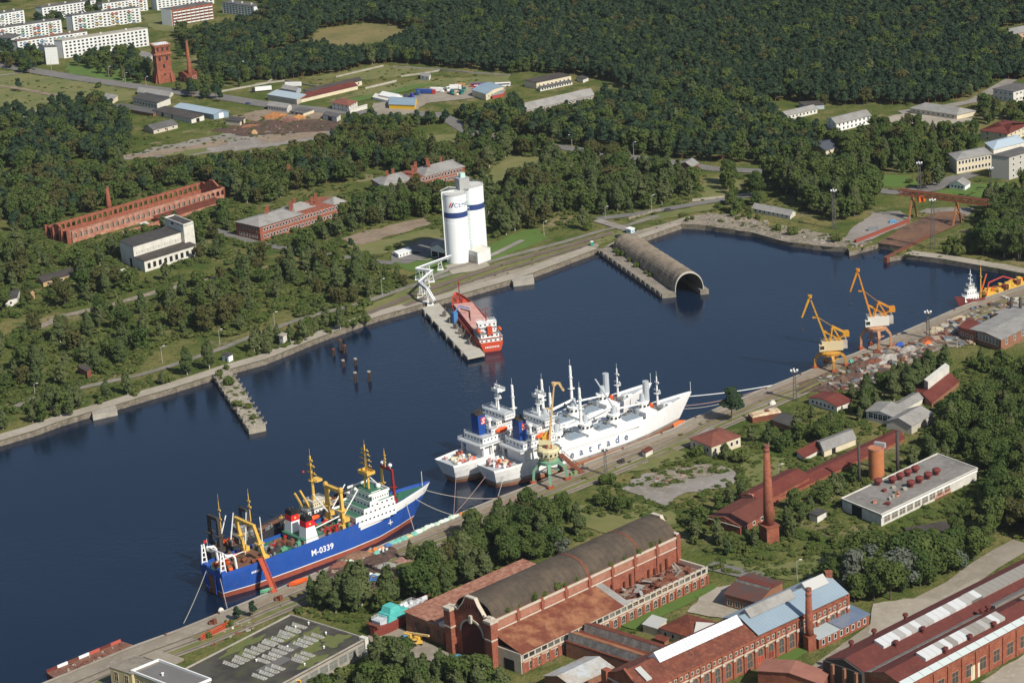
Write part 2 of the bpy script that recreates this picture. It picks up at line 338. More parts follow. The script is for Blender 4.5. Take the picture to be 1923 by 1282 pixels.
sheet('lawn',[(1640,330),(1700,330),(1740,345),(1690,352),(1640,350)],lawn,1,2)
sheet('lawn',[(1745,362),(1800,352),(1830,345),(1900,345),(1923,360),(1880,378),(1800,372)],lawn,1,2)
strip('path',[(1700,362),(1760,346),(1800,332)],9,asphalt,4)
sheet('gravel_yard',[(1580,455),(1600,430),(1640,400),(1690,397),(1712,410),(1700,425),(1660,440),(1610,462)],gravel,3,1)
sheet('slipway',[(1649,458),(1698,466),(1760,440),(1800,424),(1815,405),(1790,398),(1755,400),(1705,424),(1660,450)],M('slipway_rust',(.16,.085,.05),.95,(.07,.045,.04),.05,.85,(.26,.17,.11),.3,.4,**gm),4,.5)
sheet('yard',[(1725,400),(1740,392),(1800,390),(1830,392),(1815,410),(1760,402)],gravel,2,1)
sheet('yard',[(1640,225),(1700,213),(1790,222),(1830,222),(1800,240),(1700,236)],quay_top,2,1)
sheet('scrap_yard',[(1560,700),(1640,662),(1700,640),(1760,655),(1740,680),(1660,700),(1640,730),(1570,735),(1500,740),(1495,720)],scrap_m,2,2)
sheet('scrap_yard',[(1640,668),(1720,628),(1800,612),(1850,640),(1760,660),(1700,690)],rubble_m,3,2)
sheet('gravel_yard',[(1165,918),(1200,895),(1260,878),(1320,872),(1370,880),(1385,890),(1370,915),(1290,925),(1250,950),(1215,940)],gravel,2,1.5)
sheet('scrap_patch',[(1220,895),(1270,878),(1340,875),(1375,885),(1330,895),(1260,905)],rubble_m,3,2)
sheet('grass_field',[(1170,890),(1260,840),(1290,855),(1240,880)],meadow,2,2)
sheet('grass_field',[(1390,900),(1400,850),(1480,860),(1490,890),(1440,930)],meadow,2,2)
sheet('grass_field',[(1080,950),(1200,945),(1260,960),(1270,985),(1150,1010),(1100,990)],meadow,2,2)
sheet('grass_field',[(1330,1045),(1450,1060),(1560,1040),(1580,1075),(1490,1090),(1400,1072)],meadow,2,2)
sheet('scrap_patch',[(660,1095),(690,1065),(740,1065),(750,1085),(700,1110)],scrap_m,3,1.5)
sheet('scrap_patch',[(600,1085),(640,1050),(730,1025),(750,1045),(680,1075)],scrap_m,3,1.5)
sheet('yard',[(690,1195),(730,1165),(770,1190),(870,1240),(840,1262),(760,1240),(705,1215)],paving,2,.6)
sheet('yard',[(1290,1150),(1330,1105),(1390,1095),(1400,1140),(1370,1165)],quay_top,3,.8)
sheet('lawn',[(1165,1175),(1250,1135),(1300,1112),(1340,1095),(1345,1105),(1260,1150),(1200,1185)],lawn,3,.8)
strip('road',[(1330,1062),(1400,1078),(1440,1088)],8,asphalt,3)
strip('road',[(1500,1300),(1560,1250),(1620,1208),(1700,1150),(1800,1100),(1850,1062),(1923,1020)],11,paving,3,.3)
sheet('yard',[(1630,1190),(1640,1135),(1700,1125),(1760,1125),(1840,1085),(1840,1100),(1730,1160),(1660,1200)],quay_top,3,.6)
sheet('lawn',[(1435,1250),(1500,1212),(1545,1205),(1500,1235),(1450,1270)],lawn,3,.5)
sheet('yard',[(1900,1290),(1840,1282),(1923,1230),(1990,1200),(1990,1290)],quay_top,3,.5)
FOOT=[]
class Bld:
 """A near ground corner, AB the long visible wall, AC the other visible wall (photo points on the ground); heights in photo px at A"""
 def __init__(s,name,label,cat,A,B,C,h,group=None,grow=1.5):
  s.k=MPP(*A);a,b,c=P(*A),P(*B),P(*C);s.h=h*s.k
  s.U,s.V=b-a,c-a;s.Lu,s.Lv=s.U.length,s.V.length;s.u,s.v=s.U.normalized(),s.V.normalized()
  s.root=thing(name,label,cat,a,0,group)
  nu=(-s.V+s.u*s.V.dot(s.u)).normalized();nv=(-s.U+s.v*s.U.dot(s.v)).normalized();s.nu,s.nv=nu,nv
  g=grow;FOOT.append([tuple((a+q)[:2])for q in(nu*g+nv*g,s.U+nu*g-nv*g,s.U+s.V-nu*g-nv*g,s.V-nu*g+nv*g)])
 def px(s,n):return n*s.k
 def p(s,a,b,z):return s.U*a+s.V*b+Vector((0,0,z))
 def walls(s,m,h=None,r=(0,1,0,1),top=True,name='wall',th=None,z0=-.5):
  h=s.h if h is None else h;k=MB();x0,x1,y0,y1=r
  if th is None:
   k.hexa([s.p(x0,y0,z0),s.p(x1,y0,z0),s.p(x1,y1,z0),s.p(x0,y1,z0)],[s.p(x0,y0,h),s.p(x1,y0,h),s.p(x1,y1,h),s.p(x0,y1,h)])
  else:
   a,b=th/s.Lu,th/s.Lv
   for q in((x0,x1,y0,y0+b),(x0,x1,y1-b,y1),(x0,x0+a,y0+b,y1-b),(x1-a,x1,y0+b,y1-b)):
    k.hexa([s.p(q[i],q[j],z0)for i,j in((0,2),(1,2),(1,3),(0,3))],[s.p(q[i],q[j],h)for i,j in((0,2),(1,2),(1,3),(0,3))])
  return k.build(name,m,s.root)
 def flat(s,m,h=None,r=(0,1,0,1),ov=.35,th=.35,parapet=0,pm=None,name='roof'):
  h=s.h if h is None else h;a,b=ov/s.Lu,ov/s.Lv;x0,x1,y0,y1=r[0]-a,r[1]+a,r[2]-b,r[3]+b;k=MB()
  k.hexa([s.p(x0,y0,h+.01),s.p(x1,y0,h+.01),s.p(x1,y1,h+.01),s.p(x0,y1,h+.01)],[s.p(x0,y0,h+th),s.p(x1,y0,h+th),s.p(x1,y1,h+th),s.p(x0,y1,h+th)])
  o=k.build(name,m,s.root)
  if parapet:
   k=MB();w=.5;a,b=w/s.Lu,w/s.Lv;h+=th
   for q in((x0,x1,y0,y0+b),(x0,x1,y1-b,y1),(x0,x0+a,y0+b,y1-b),(x1-a,x1,y0+b,y1-b)):
    k.hexa([s.p(q[i],q[j],h)for i,j in((0,2),(1,2),(1,3),(0,3))],[s.p(q[i],q[j],h+parapet)for i,j in((0,2),(1,2),(1,3),(0,3))])
   k.build('parapet',pm or m,s.root)
  return o
 def gable(s,wm,rm,rh,h=None,r=(0,1,0,1),ov=.5,th=.22,name='roof',hip=0.0,ridge=.5,wall=True,gab=True):
  h=s.h if h is None else h;rh=rh*s.k;x0,x1,y0,y1=r;ym=y0+(y1-y0)*ridge
  if wall:s.walls(wm,h,r)
  if gab and not hip:
   k=MB()
   for x,e in((x0,.4),(x1,-.4)):
    k.hexa([s.p(x,y0,h),s.p(x,y1,h),s.p(x,ym,h+rh)],[s.p(x+e/s.Lu,y0,h),s.p(x+e/s.Lu,y1,h),s.p(x+e/s.Lu,ym,h+rh)])
   k.build('gable',wm,s.root)
  a,b=ov/s.Lu,ov/s.Lv;k=MB();d1=rh*ov/max(.1,(ym-y0)*s.Lv)if ridge>0.02 else 0;d2=rh*ov/max(.1,(y1-ym)*s.Lv)if ridge<.98 else 0
  hi=hip*(y1-y0)*s.Lv/s.Lu
  e0,e1=x0-a,x1+a;m0,m1=e0+hi,e1-hi
  if ridge>.02:
   q=[s.p(e0,y0-b,h-d1),s.p(e1,y0-b,h-d1),s.p(m1,ym,h+rh),s.p(m0,ym,h+rh)];k.hexa(q,[v+Vector((0,0,th))for v in q])
  if ridge<.98:
   q=[s.p(m0,ym,h+rh),s.p(m1,ym,h+rh),s.p(e1,y1+b,h-d2),s.p(e0,y1+b,h-d2)];k.hexa(q,[v+Vector((0,0,th))for v in q])
  if hip:
   for e,m_ in((e0,m0),(e1,m1)):
    q=[s.p(e,y0-b,h-d1),s.p(m_,ym,h+rh),s.p(e,y1+b,h-d2)];k.hexa(q,[v+Vector((0,0,th))for v in q])
  return k.build(name,rm,s.root)
 def shed(s,wm,rm,h_near,h_far,r=(0,1,0,1),ov=.5,th=.22):
  x0,x1,y0,y1=r;k=MB();k.hexa([s.p(x0,y0,-.5),s.p(x1,y0,-.5),s.p(x1,y1,-.5),s.p(x0,y1,-.5)],[s.p(x0,y0,h_near),s.p(x1,y0,h_near),s.p(x1,y1,h_far),s.p(x0,y1,h_far)]);k.build('wall',wm,s.root)
  a,b=ov/s.Lu,ov/s.Lv;k=MB();q=[s.p(x0-a,y0-b,h_near+.02),s.p(x1+a,y0-b,h_near+.02),s.p(x1+a,y1+b,h_far+.02),s.p(x0-a,y1+b,h_far+.02)]
  k.hexa(q,[v+Vector((0,0,th))for v in q]);return k.build('roof',rm,s.root)
 def wins(s,face,n,rows,x0=.03,x1=.97,w=1.3,h=1.5,name='window',mg=None,mf=None,t=0.0,frame=.14,skip=0,jit=False,arch=False,off=0.0,hm=None):
  """rows: sill heights (m); face 'u' = wall AB, 'v' = wall AC"""
  tv=s.u if face=='u' else s.v;nv=s.nu if face=='u' else s.nv;k=MB();o=Vector((0,0,0));up=Vector((0,0,1))
  def q(a,b,d):return tv*a+up*b+nv*d
  def bxq(a0,a1,b0,b1,d0,d1,m):k.hexa([q(a0,b0,d0),q(a1,b0,d0),q(a1,b1,d0),q(a0,b1,d0)],[q(a0,b0,d1),q(a1,b0,d1),q(a1,b1,d1),q(a0,b1,d1)],m)
  bxq(-w/2,w/2,0,h,-.1,.03,0)
  if arch:
   pts=[q(w/2*math.cos(a),h+w/2*math.sin(a),.03)for a in[math.pi*i/8 for i in range(9)]];k.poly(pts,0)
   for i in range(8):
    a,b=math.pi*i/8,math.pi*(i+1)/8;r0,r1=w/2,w/2+.25
    k.hexa([q(r0*math.cos(a),h+r0*math.sin(a),0),q(r1*math.cos(a),h+r1*math.sin(a),0),q(r1*math.cos(b),h+r1*math.sin(b),0),q(r0*math.cos(b),h+r0*math.sin(b),0)],[q(r0*math.cos(a),h+r0*math.sin(a),.12),q(r1*math.cos(a),h+r1*math.sin(a),.12),q(r1*math.cos(b),h+r1*math.sin(b),.12),q(r0*math.cos(b),h+r0*math.sin(b),.12)],1)
  if frame:
   f=frame
   for a0,a1,b0,b1 in((-w/2-f,w/2+f,-f,0),(-w/2-f,-w/2,0,h),(w/2,w/2+f,0,h))+(()if arch else((-w/2-f,w/2+f,h,h+f),)):bxq(a0,a1,b0,b1,-.1,.10,1)
   if w>1.6 or h>2.2:bxq(-.05,.05,0,h,.03,.07,1);bxq(-w/2,w/2,h*.6,h*.6+.1,.03,.07,1)
  me=bpy.data.meshes.new(name);me.from_pydata(k.v,[],k.f);me.materials.append(mg or glass);me.materials.append(mf or white);me.polygons.foreach_set('material_index',k.m)
  xs=[x0+(x1-x0)*(i+.5)/n for i in range(n)]
  for z in rows:
   for x in xs:
    if skip and R.random()<skip:continue
    bp=(s.p(x,t,z)if face=='u' else s.p(t,x,z))+nv*off
    link(name,me,s.root,bp)
 def door(s,face,x,w,h,m,z=0.0,name='door',frame=None,t=0.0):
  tv=s.u if face=='u' else s.v;nv=s.nu if face=='u' else s.nv;k=MB();c=s.p(x,t,z)if face=='u' else s.p(t,x,z);up=Vector((0,0,1))
  k.hexa([c-tv*w/2-nv*.1,c+tv*w/2-nv*.1,c+tv*w/2-nv*.1+up*h,c-tv*w/2-nv*.1+up*h],[c-tv*w/2+nv*.06,c+tv*w/2+nv*.06,c+tv*w/2+nv*.06+up*h,c-tv*w/2+nv*.06+up*h]);return k.build(name,m,s.root)
 def chim(s,x,y,z0,z1,w=1.1,m=None,name='chimney'):
  k=MB();c=s.p(x,y,0);k.box((c.x,c.y,(z0+z1)/2),(w,w,z1-z0));k.box((c.x,c.y,z1+.12),(w+.35,w+.35,.28));return k.build(name,m or brick,s.root)
 def pil(s,face,n,w,d,h,m,x0=0,x1=1,t=0.0,name='pilaster'):
  tv=s.u if face=='u' else s.v;nv=s.nu if face=='u' else s.nv;k=MB();b=[tv*-w/2,tv*w/2,tv*w/2+nv*d,tv*-w/2+nv*d];k.hexa([q+Vector((0,0,-.3))for q in b],[q+Vector((0,0,h))for q in b]);me=None
  for i in range(n):
   x=x0+(x1-x0)*i/(n-1);c=s.p(x,t,0)if face=='u' else s.p(t,x,0)
   if me is None:me=k.build(name,m,s.root,loc=c).data
   else:link(name,me,s.root,c)
 def band(s,face,z0,z1,d,m,t=0.0,x0=0,x1=1,name='cornice'):
  nv=s.nu if face=='u' else s.nv;k=MB();a,b=(s.p(x0,t,0),s.p(x1,t,0))if face=='u' else(s.p(t,x0,0),s.p(t,x1,0))
  q=[a,b,b+nv*d,a+nv*d];k.hexa([v+Vector((0,0,z0))for v in q],[v+Vector((0,0,z1))for v in q]);return k.build(name,m,s.root)
def apartment(label,A,B,C,h,n,wm=panel_white,rm=slate_dk,floors=5,balc=None,endwin=0,gm_=None,skip=0.0,mf=None):
 b=Bld('apartment_block',label,'apartment block',A,B,C,h,'apartment blocks at the edge of town');b.walls(wm);b.flat(rm,ov=.25,th=.5)
 fl=b.h/(floors+.35);rows=[fl*(i+.30)for i in range(floors)]
 b.wins('u',n,rows,.015,.985,w=b.Lu/n*.5,h=fl*.52,mg=gm_,frame=0,skip=skip)
 if endwin:b.wins('v',endwin,rows,.2,.8,w=1.4,h=fl*.5,frame=0)
 if balc:
  cols=[M('balcony_'+c,q,.8)for c,q in(('white',(.66,.66,.63)),('red',(.40,.13,.09)),('green',(.22,.36,.26)),('blue',(.22,.33,.46)),('ochre',(.45,.33,.16)))]
  ms=[]
  for c in cols:
   k=MB();w=b.Lu/n*.85
   q=[b.u*-w/2,b.u*w/2,b.u*w/2+b.nu*1.0,b.u*-w/2+b.nu*1.0];k.hexa(q,[v+Vector((0,0,1.0))for v in q]);me=bpy.data.meshes.new('balcony');me.from_pydata(k.v,[],k.f);me.materials.append(c);ms.append(me)
  for i in range(n):
   if i%balc[0]not in balc[1]:continue
   for z in rows:link('balcony',R.choice(ms[:1]*2+ms)if wm is not brick else ms[0],b.root,b.p(.015+.97*(i+.5)/n,0,z-.35))
 for i in range(3):b.chim(.2+.3*i,.5,b.h+.4,b.h+1.5,1.3,wm,'roof_vent')
 b.pil('u',2,.5,.08,b.h,wm,0,1)
 return b
apartment('longest white block in front, empty black windows, behind the red water tower',(121,110),(280,86),(105,108.5),33,20,rm=M('roof_pebble',(.33,.30,.25),.9),gm_=void)
apartment('big white block with coloured balconies, directly behind the longest one',(139,58),(265,42),(126,56.5),28,16,balc=(4,(1,2)))
apartment('white block behind the big balcony block, a dark tree before its left end',(82,40),(182,25),(69,38.5),25,14)
apartment('white block half hidden behind the balcony block, its right end cut by the red block',(195,31),(278,20),(186,30),24,12,balc=(3,(1,)))
apartment('farthest white block at the top edge, behind the red balcony block',(296,20),(402,7),(285,18),22,14)
apartment('red brick block with white balconies and a pale end wall',(325,49),(402,36),(306,47),30,9,wm=brick,balc=(2,(0,1)),rm=slate_dk).walls(panel_white,r=(-.012,-.001,0.0,1.0),name='end_panel')
apartment('white block alone at the right, beside the dark forest',(478,33),(419,25),(495,29),20,10,endwin=0)
apartment('white block with coloured balconies at the left edge, furthest back there',(-12,53),(47,43),(-25,51.5),24,8,balc=(4,(1,2)))
apartment('long white balcony block running to the left edge, in front of the furthest back one',(-6,80),(117,62),(-20,78),25,16,balc=(4,(1,2)))
apartment('long low-looking white block tucked right behind the longest block',(36,104),(166,85),(24,102.5),26,16,rm=M('roof_brown',(.16,.11,.085),.9),balc=(4,(1,2)))
apartment('white block end at the left edge above the dark trees',(22,100),(43,92),(-30,93),26,3,endwin=6)
b=apartment('short white block with gridded blank end wall beside the avenue',(88,122),(110.5,121),(76,116),33,5,floors=5,skip=1.0)
b.wins('u',5,[b.h*i/6+.4 for i in range(6)],0,1,w=b.Lu/5*.93,h=b.h/6*.93,mg=white,frame=0,name='wall_panel')
def water_tower():
 c=P(308,153);k=MPP(308,153);H=70*k;r=21.5*k*.92
 t=thing('water_tower','tall red brick water tower with corbelled top and pale flat roof','water tower',c);a0=math.pi/4+.38
 FOOT.append([(c.x+14*math.cos(a),c.y+14*math.sin(a))for a in(0,1,2,3,4,5)])
 def ring(prof,n=4):
  m=MB();m.lathe((0,0,0),prof,n,a0=a0);return m
 ring([(r*1.12,-1),(r*1.06,H*.22),(r,H*.3),(r*.95,H*.70)]).build('tower_shaft',brick,t)
 ring([(r*.97,H*.70),(r*1.06,H*.74),(r*1.06,H*.78),(r*1.0,H*.79),(r*1.0,H*.93),(r*1.07,H*.96),(r*1.07,H)]).build('tank_storey',brick,t)
 ring([(r*1.0,H+.02),(r*.98,H+.5),(0.3,H+1.6)]).build('roof',M('tower_roof',(.55,.57,.57),.7),t)
 m=MB()
 for q in range(4):
  a=a0+q*math.pi/2;p0=Vector((math.cos(a),math.sin(a),0))*r*1.06;p1=Vector((math.cos(a+math.pi/2),math.sin(a+math.pi/2),0))*r*1.06
  for i in range(8):
   v=p0.lerp(p1,(i+.5)/8);m.box((v.x,v.y,H*.765),(.8,.8,1.0),rz=a);m.box((v.x,v.y,H+.3),(1.0,1.0,.8),rz=a)
 m.build('corbel',M('brick_trim',(.42,.20,.13),.9),t)
 wm=MB();wm.bx(-.8,.8,-.2,.25,0,3.2);wmesh=None
 for q in range(4):
  a=a0+math.pi/4+q*math.pi/2;d=Vector((math.cos(a),math.sin(a),0));e=Vector((-d.y,d.x,0))
  for z,off in((H*.15,0),(H*.4,0),(H*.6,-3),(H*.6,3),(H*.85,-4),(H*.85,0),(H*.85,4)):
   o=MB();o.box((0,0,1.5),(1.5,.5,3.0));ap=(r*(1.06-.1*min(z/H,.7))if z<H*.7 else r*1.0)*math.cos(math.pi/4)+(-.12)
   w_=o.build('window',glass,t,loc=d*ap+e*off+Vector((0,0,z)));w_.rotation_euler=(0,0,a-math.pi/2)
  for sgn in(-1,1):
   o=MB();p_=d*(r*.78)+e*(sgn*r*.62);o.hexa([p_+e*-1+Vector((0,0,-1)),p_+e*1+Vector((0,0,-1)),p_+e*1+d*2+Vector((0,0,-1)),p_+e*-1+d*2+Vector((0,0,-1))],[p_+e*-1+Vector((0,0,H*.27)),p_+e*1+Vector((0,0,H*.27)),p_+e*1+d*.2+Vector((0,0,H*.27)),p_+e*-1+d*.2+Vector((0,0,H*.27))]);o.build('buttress',brick,t)
water_tower()
b=Bld('boiler_house','small red brick boiler house with rusty roof under the thin chimney','building',(352,156),(371,149),(336,150),13);b.gable(brick,rust,5);b.wins('u',3,[1.2],w=1.4,h=2.2);b.wins('v',2,[1.2],w=1.4,h=2.2)
def chimney(label,base,hpx,w0,w1,m=brick,ped=0,pedw=0,cap=True,n=20):
 c=P(*base);k=MPP(*base);t=thing('brick_chimney' if m is brick else'steel_stack',label,'chimney',c);H=hpx*k;z0=ped*k
 s=MB();s.lathe((0,0,0),[(w0*k/2,-.5+z0),(w0*k/2*.8+w1*k/2*.2,z0+(H-z0)*.25),(w1*k/2,H)],n);s.build('shaft',m,t,smooth=True)
 if cap:
  s=MB();r=w1*k/2;s.lathe((0,0,0),[(r*1.02,H-3.2),(r*1.14,H-2.8),(r*1.14,H-2.0),(r*1.02,H-1.8),(r*1.03,H-.9),(r*1.2,H-.6),(r*1.16,H+.1),(r*.7,H+.1),(r*.7,H-2)],n);s.build('cap',M('sooty_brick',(.15,.06,.04),.9,(.30,.14,.10),.5,.5)if m is brick else m,t)
 if ped:
  s=MB();q=pedw*k;s.box((0,0,z0/2-.5),(q,q,z0+1),rz=.45);s.box((0,0,z0+.15),(q*1.12,q*1.12,.5),rz=.45);s.build('pedestal',brick,t)
 return t
chimney('thin red brick chimney beside the water tower',(358,153),77,9,4)
def simple(name,label,A,B,C,h,wm,rm,roof='gable',rh=4,nu=0,nv=0,w=1.4,hh=1.4,z=None,cat='building',group=None,doors=(),ridge=.5,hip=0.0,mf=None,mg=None,par=0,rows=1):
 b=Bld(name,label,cat,A,B,C,h,group)
 if roof=='gable':b.gable(wm,rm,rh,hip=hip,ridge=ridge)
 elif roof=='flat':b.walls(wm);b.flat(rm,parapet=par,pm=wm)
 elif roof=='shed':b.shed(wm,rm,b.h,b.h+rh*b.k)
 fl=b.h/rows;rw=[(fl*i+fl*.35)if z is None else z+fl*i for i in range(rows)]
 if nu:b.wins('u',nu,rw,w=w,h=hh,mf=mf,mg=mg)
 if nv:b.wins('v',nv,rw,.08,.92,w=w,h=hh,mf=mf,mg=mg)
 for f,x,dw,dh,m in doors:b.door(f,x,dw,dh,m)
 return b
simple('shed','cream shed with flat pale roof at the edge of the grass field',(210,197),(171,190),(222,189),9,cream,slate,'flat')
simple('long_shed','grey gabled shed behind the dark flat roof, right beside the avenue',(318,186),(258,178),(326,178),5,plaster,slate,'gable',5)
simple('workshop','dark flat-roofed workshop with a blank white end wall',(296,206),(250,196),(321,196),12,plaster,bitumen,'flat',nu=8,mf=slate_dk)
simple('low_shed','low shed under a faded grey roof in front of the dark workshop',(288,220),(215,207),(300,213),6,brick_brown,slate_dk,'flat')
simple('ruined_shed','long ruined shed with broken pale wall and dark roof, before the blue hall',(360,232),(288,215),(384,226),8,plaster,bitumen_brown,'shed',2,doors=(('u',.75,3,3,void),('u',.5,2,3,rust_metal),('v',.5,3,2.8,void)))
b=simple('metal_hall','long light blue sheet metal hall with a row of small windows',(402,225),(327,211),(430,219),10,M('blue_wall',(.22,.30,.36),.6,(.17,.24,.29),.2,.5),M('blue_roof',(.34,.42,.48),.55,(.28,.36,.42),.1,.5,stripes=(2,.2,(1,.2,0))),'gable',5,nu=14,z=2.6,w=1.2,hh=1.1)
b.door('v',.5,4,4,white);b.door('u',.5,2,2.6,rust_metal)
simple('cottage','beige house with grey gabled roof at the edge of the gravel yard',(289,252),(334,241),(270,246),8,M('beige_wall',(.50,.44,.36),.9),slate_dk,'gable',6,nu=3,doors=(('u',.55,1.2,2.2,rust_metal),))
simple('garage','small open garage with dark flat roof right of the gravel yard',(451,237),(424,234),(461,230),8,cream,bitumen,'flat',doors=(('v',.5,4,3,void),))
simple('hut','small beige hut on a grassy mound below the red apartment block',(472,142),(447,138),(474,130),12,cream,plaster,'flat')
simple('cottage','white cottage with grey roof beside the water tower',(282,118),(262,112),(292,110),7,plaster,slate,'gable',5,nu=2)
simple('hut','small white hut with debris among trees at the left',(62,232),(36,226),(68,224),7,plaster,slate,'gable',3)
simple('market_hall','hall with light blue roof and blank beige wall beside the road',(558,197),(503,188),(575,188),10,M('beige_block',(.43,.38,.31),.9),M('pale_blue_roof',(.36,.43,.47),.6),'flat',cat='hall')
simple('shed','small bluish gabled shed between two white trailers',(557,178),(529,173),(566,172),7,M('blue_grey_wall',(.36,.40,.46),.8),slate,'gable',4)
simple('workshop','long beige workshop with dark roof on the right of the pale blue hall',(579,184),(680,160),(570,178),9,cream,bitumen_brown,'gable',4,nu=14)
simple('long_shed','long low shed with red-brown roof before the beige workshop',(566,193),(672,168),(558,188),7,cream,rust_red,'shed',3)
simple('office','white two-storey house with red-brown hipped roof by the road',(656,212),(624,206),(672,203),13,plaster,M('red_brown_roof',(.20,.075,.05),.85),'gable',5,nu=4,nv=3,rows=2,hip=.5,hh=1.2)
simple('boundary_wall','short white wall beside the house with red-brown hipped roof',(658,214),(690,204),(657,213.5),7,plaster,plaster,'flat',cat='wall')
b=simple('arched_hall','white arch-roofed tent hall in the truck yard',(743,192),(713,186),(757,189),8,white,white,'gable',5)
simple('low_shed','low white shed beside the white tent hall',(730,194),(700,187),(735,187),4,white,plaster,'flat')
simple('workshop','workshop with grey-blue roof and one bright yellow end wall',(779,207),(731,205),(783,193),9,M('yellow_wall',(.68,.42,.03),.7),blue_sheet,'gable',4)
simple('workshop','white workshop with blue sheet roof at the right end of the truck yard',(913,189),(887,181),(946,174),12,cream,blue_sheet,'gable',3,nv=5)
simple('low_shed','small shed with a red door beside the blue sheet roof',(945,182),(925,186),(950,175),6,M('red_wall',(.33,.05,.04),.8),slate,'flat')
simple('hut','lone small white hut in the grass behind the truck yard',(806,152),(790,149),(809,146),7,white,slate,'gable',2,nu=2)
simple('warehouse','dark-roofed flat warehouse with light wall at the forest edge',(1008,168),(1073,154),(985,163),12,cream,bitumen_brown,'flat',nu=8)
simple('low_shed','low white colonnaded shed in front of the dark-roofed warehouse',(1015,172),(1075,159),(1010,169),5,plaster,slate_dk,'flat',nu=12)
simple('low_shed','small dark-roofed shed right of the dark-roofed warehouse',(1095,156),(1105,152),(1083,152),6,plaster,bitumen,'flat')
simple('barn','very long barn under a pale grey gabled roof near the forest',(989,216),(1116,187),(976,209),9,M('barn_wall',(.30,.26,.22),.9),slate,'gable',9,nu=18,cat='barn')
simple('cottage','red brick cottage with pale roof half hidden by trees',(1300,326),(1312,318),(1277,320),12,brick,slate,'gable',6,nv=3)
simple('cottage','grey-roofed house at the left of the white two-storey house',(1478,226),(1535,213),(1462,222),9,plaster,slate,'gable',5,nu=8)
simple('low_shed','low dark flat shed behind the grey-roofed house',(1510,207),(1548,205),(1500,200),8,M('bluish_wall',(.42,.46,.50),.8),bitumen_brown,'flat')
simple('white_house','white two-storey house with grey gabled roof among trees on the right',(1571,248),(1636,232),(1553,238),15,white,slate,'gable',6,nu=8,nv=2,rows=2,hh=1.5,cat='house')
simple('hall','wide low hall with grey hipped roof behind the paved yard',(1797,225),(1709,212),(1832,217),9,cream,slate,'gable',8,nu=9,hip=.35,w=2)
simple('office','pale two-storey flat-roofed block at the right edge by the forest',(1903,193),(1865,187),(1945,182),20,plaster,slate_dk,'flat',nu=4,nv=5,rows=2,w=2)
simple('house','cream house with dark red hipped roof at the right edge',(1892,270),(1841,263),(1935,250),18,cream,rust_red,'gable',8,nv=5,rows=2,nu=2,hip=.5)
b=simple('office','long cream two-storey building with grey roof on the far right',(1797,327),(1863,315),(1782,314),26,cream,slate,'gable',6,nu=10,rows=2,hip=.4,hh=2)
simple('office','building under a pale blue roof behind the long cream building',(1866,305),(1925,290),(1850,292),24,plaster,M('pale_blue_roof2',(.40,.48,.54),.6),'gable',6,nu=5,hip=.4)
simple('stair_block','tall blank grey panel block at the right edge beside the cream building',(1895,338),(1950,322),(1862,334),42,M('grey_panel',(.42,.40,.36),.9),slate_dk,'flat',nu=4,rows=4,cat='block')
simple('cottage','yellowish cottage with dark blue-grey roof among trees',(1551,291),(1575,283),(1520,279),8,cream,M('dark_blue_roof',(.07,.08,.10),.8),'gable',6,nu=2,nv=2)
simple('hut','little white hut with grey roof, trees on all sides, left of the cream building',(1637,309),(1650,303),(1628,302),9,plaster,slate,'gable',4)
simple('long_shed','reddish low building at the top right corner, by the forest',(1901,74),(1950,64),(1880,66),9,M('pink_wall',(.44,.27,.2),.9),slate,'gable',5,nu=6)
simple('white_cottage','small white cottage with grey roof on the green lawn',(1812,358),(1822,351),(1783,354),9,white_clean,slate,'gable',7,nv=4,cat='cottage')
simple('red_shed','dark red shed with grey roof at the right edge behind the quay',(1895,480),(1960,470),(1890,470),12,M('red_shed_wall',(.28,.05,.035),.8),slate,'gable',5,nu=5,cat='shed')
simple('long_shed','long low pale shed with grey roof on the rubble shore',(1484,412),(1413,398),(1494,404),7,plaster,slate,'gable',6,nu=8)
simple('cottage','white cottage under a brown sagging roof, hidden among bushes',(1137,388),(1088,379),(1143,380),5,plaster,bitumen_brown,'gable',6)
simple('guard_box','tiny light blue guard box at the end of the hangar jetty road',(1185,440),(1176,437.5),(1192,437),8,M('guard_blue',(.40,.56,.66),.6),white,'flat',nu=1,nv=1,w=1,hh=1,cat='booth')
simple('hut','white hut standing on the quay among bushes, left of the mooring piles',(430,680),(418,677),(438,676),11,white_clean,bitumen,'flat',doors=(('u',.4,1.2,2,void),))
simple('hut','small ruined block hut on the quay verge, right of the white one',(533,650),(525,648),(540,645),18,plaster,concrete,'flat',nu=1,w=1,hh=1)
simple('hut','red brick hut hidden in bushes near the left quay',(165,712),(150,704),(172,705),14,brick,bitumen_brown,'flat')
def wall(label,pts,hpx=3,m=concrete):
 k=MB();pp=[P(*q)for q in pts];h=hpx*MPP(*pts[0])
 for a,b in zip(pp[:-1],pp[1:]):
  n=(b-a).normalized();n=Vector((-n.y,n.x,0))*.25;k.hexa([a-n,b-n,b+n,a+n],[q+Vector((0,0,h))for q in(a-n,b-n,b+n,a+n)])
 tag(k.build('boundary_wall',m),label,'wall','concrete boundary walls far off')
wall('grey concrete wall slanting up to the forest, left of the truck yard',[(631,146),(720,125)])
wall('pale concrete wall along the forest edge behind the truck yard',[(738,127),(826,132),(880,138),(957,143)])
wall('pale wall crossing the grass between the forest wall and the yard',[(753,145),(790,140),(826,134)],3)
wall('pale wall in the grass in front of the lone white hut',[(686,168),(745,154)],4)
wall('pale wall beside the two white trailers',[(480,160),(535,153),(600,165)],3)
wall('white wall by the thin chimney, at the roadside',[(416,173),(500,158),(545,126)],3)
wall('crumbling pale wall along the rubble shore road',[(1180,412),(1240,396)],4,rubble_m)
wall('pale wall across the meadow at the far shore',[(1300,378),(1410,366)],4)
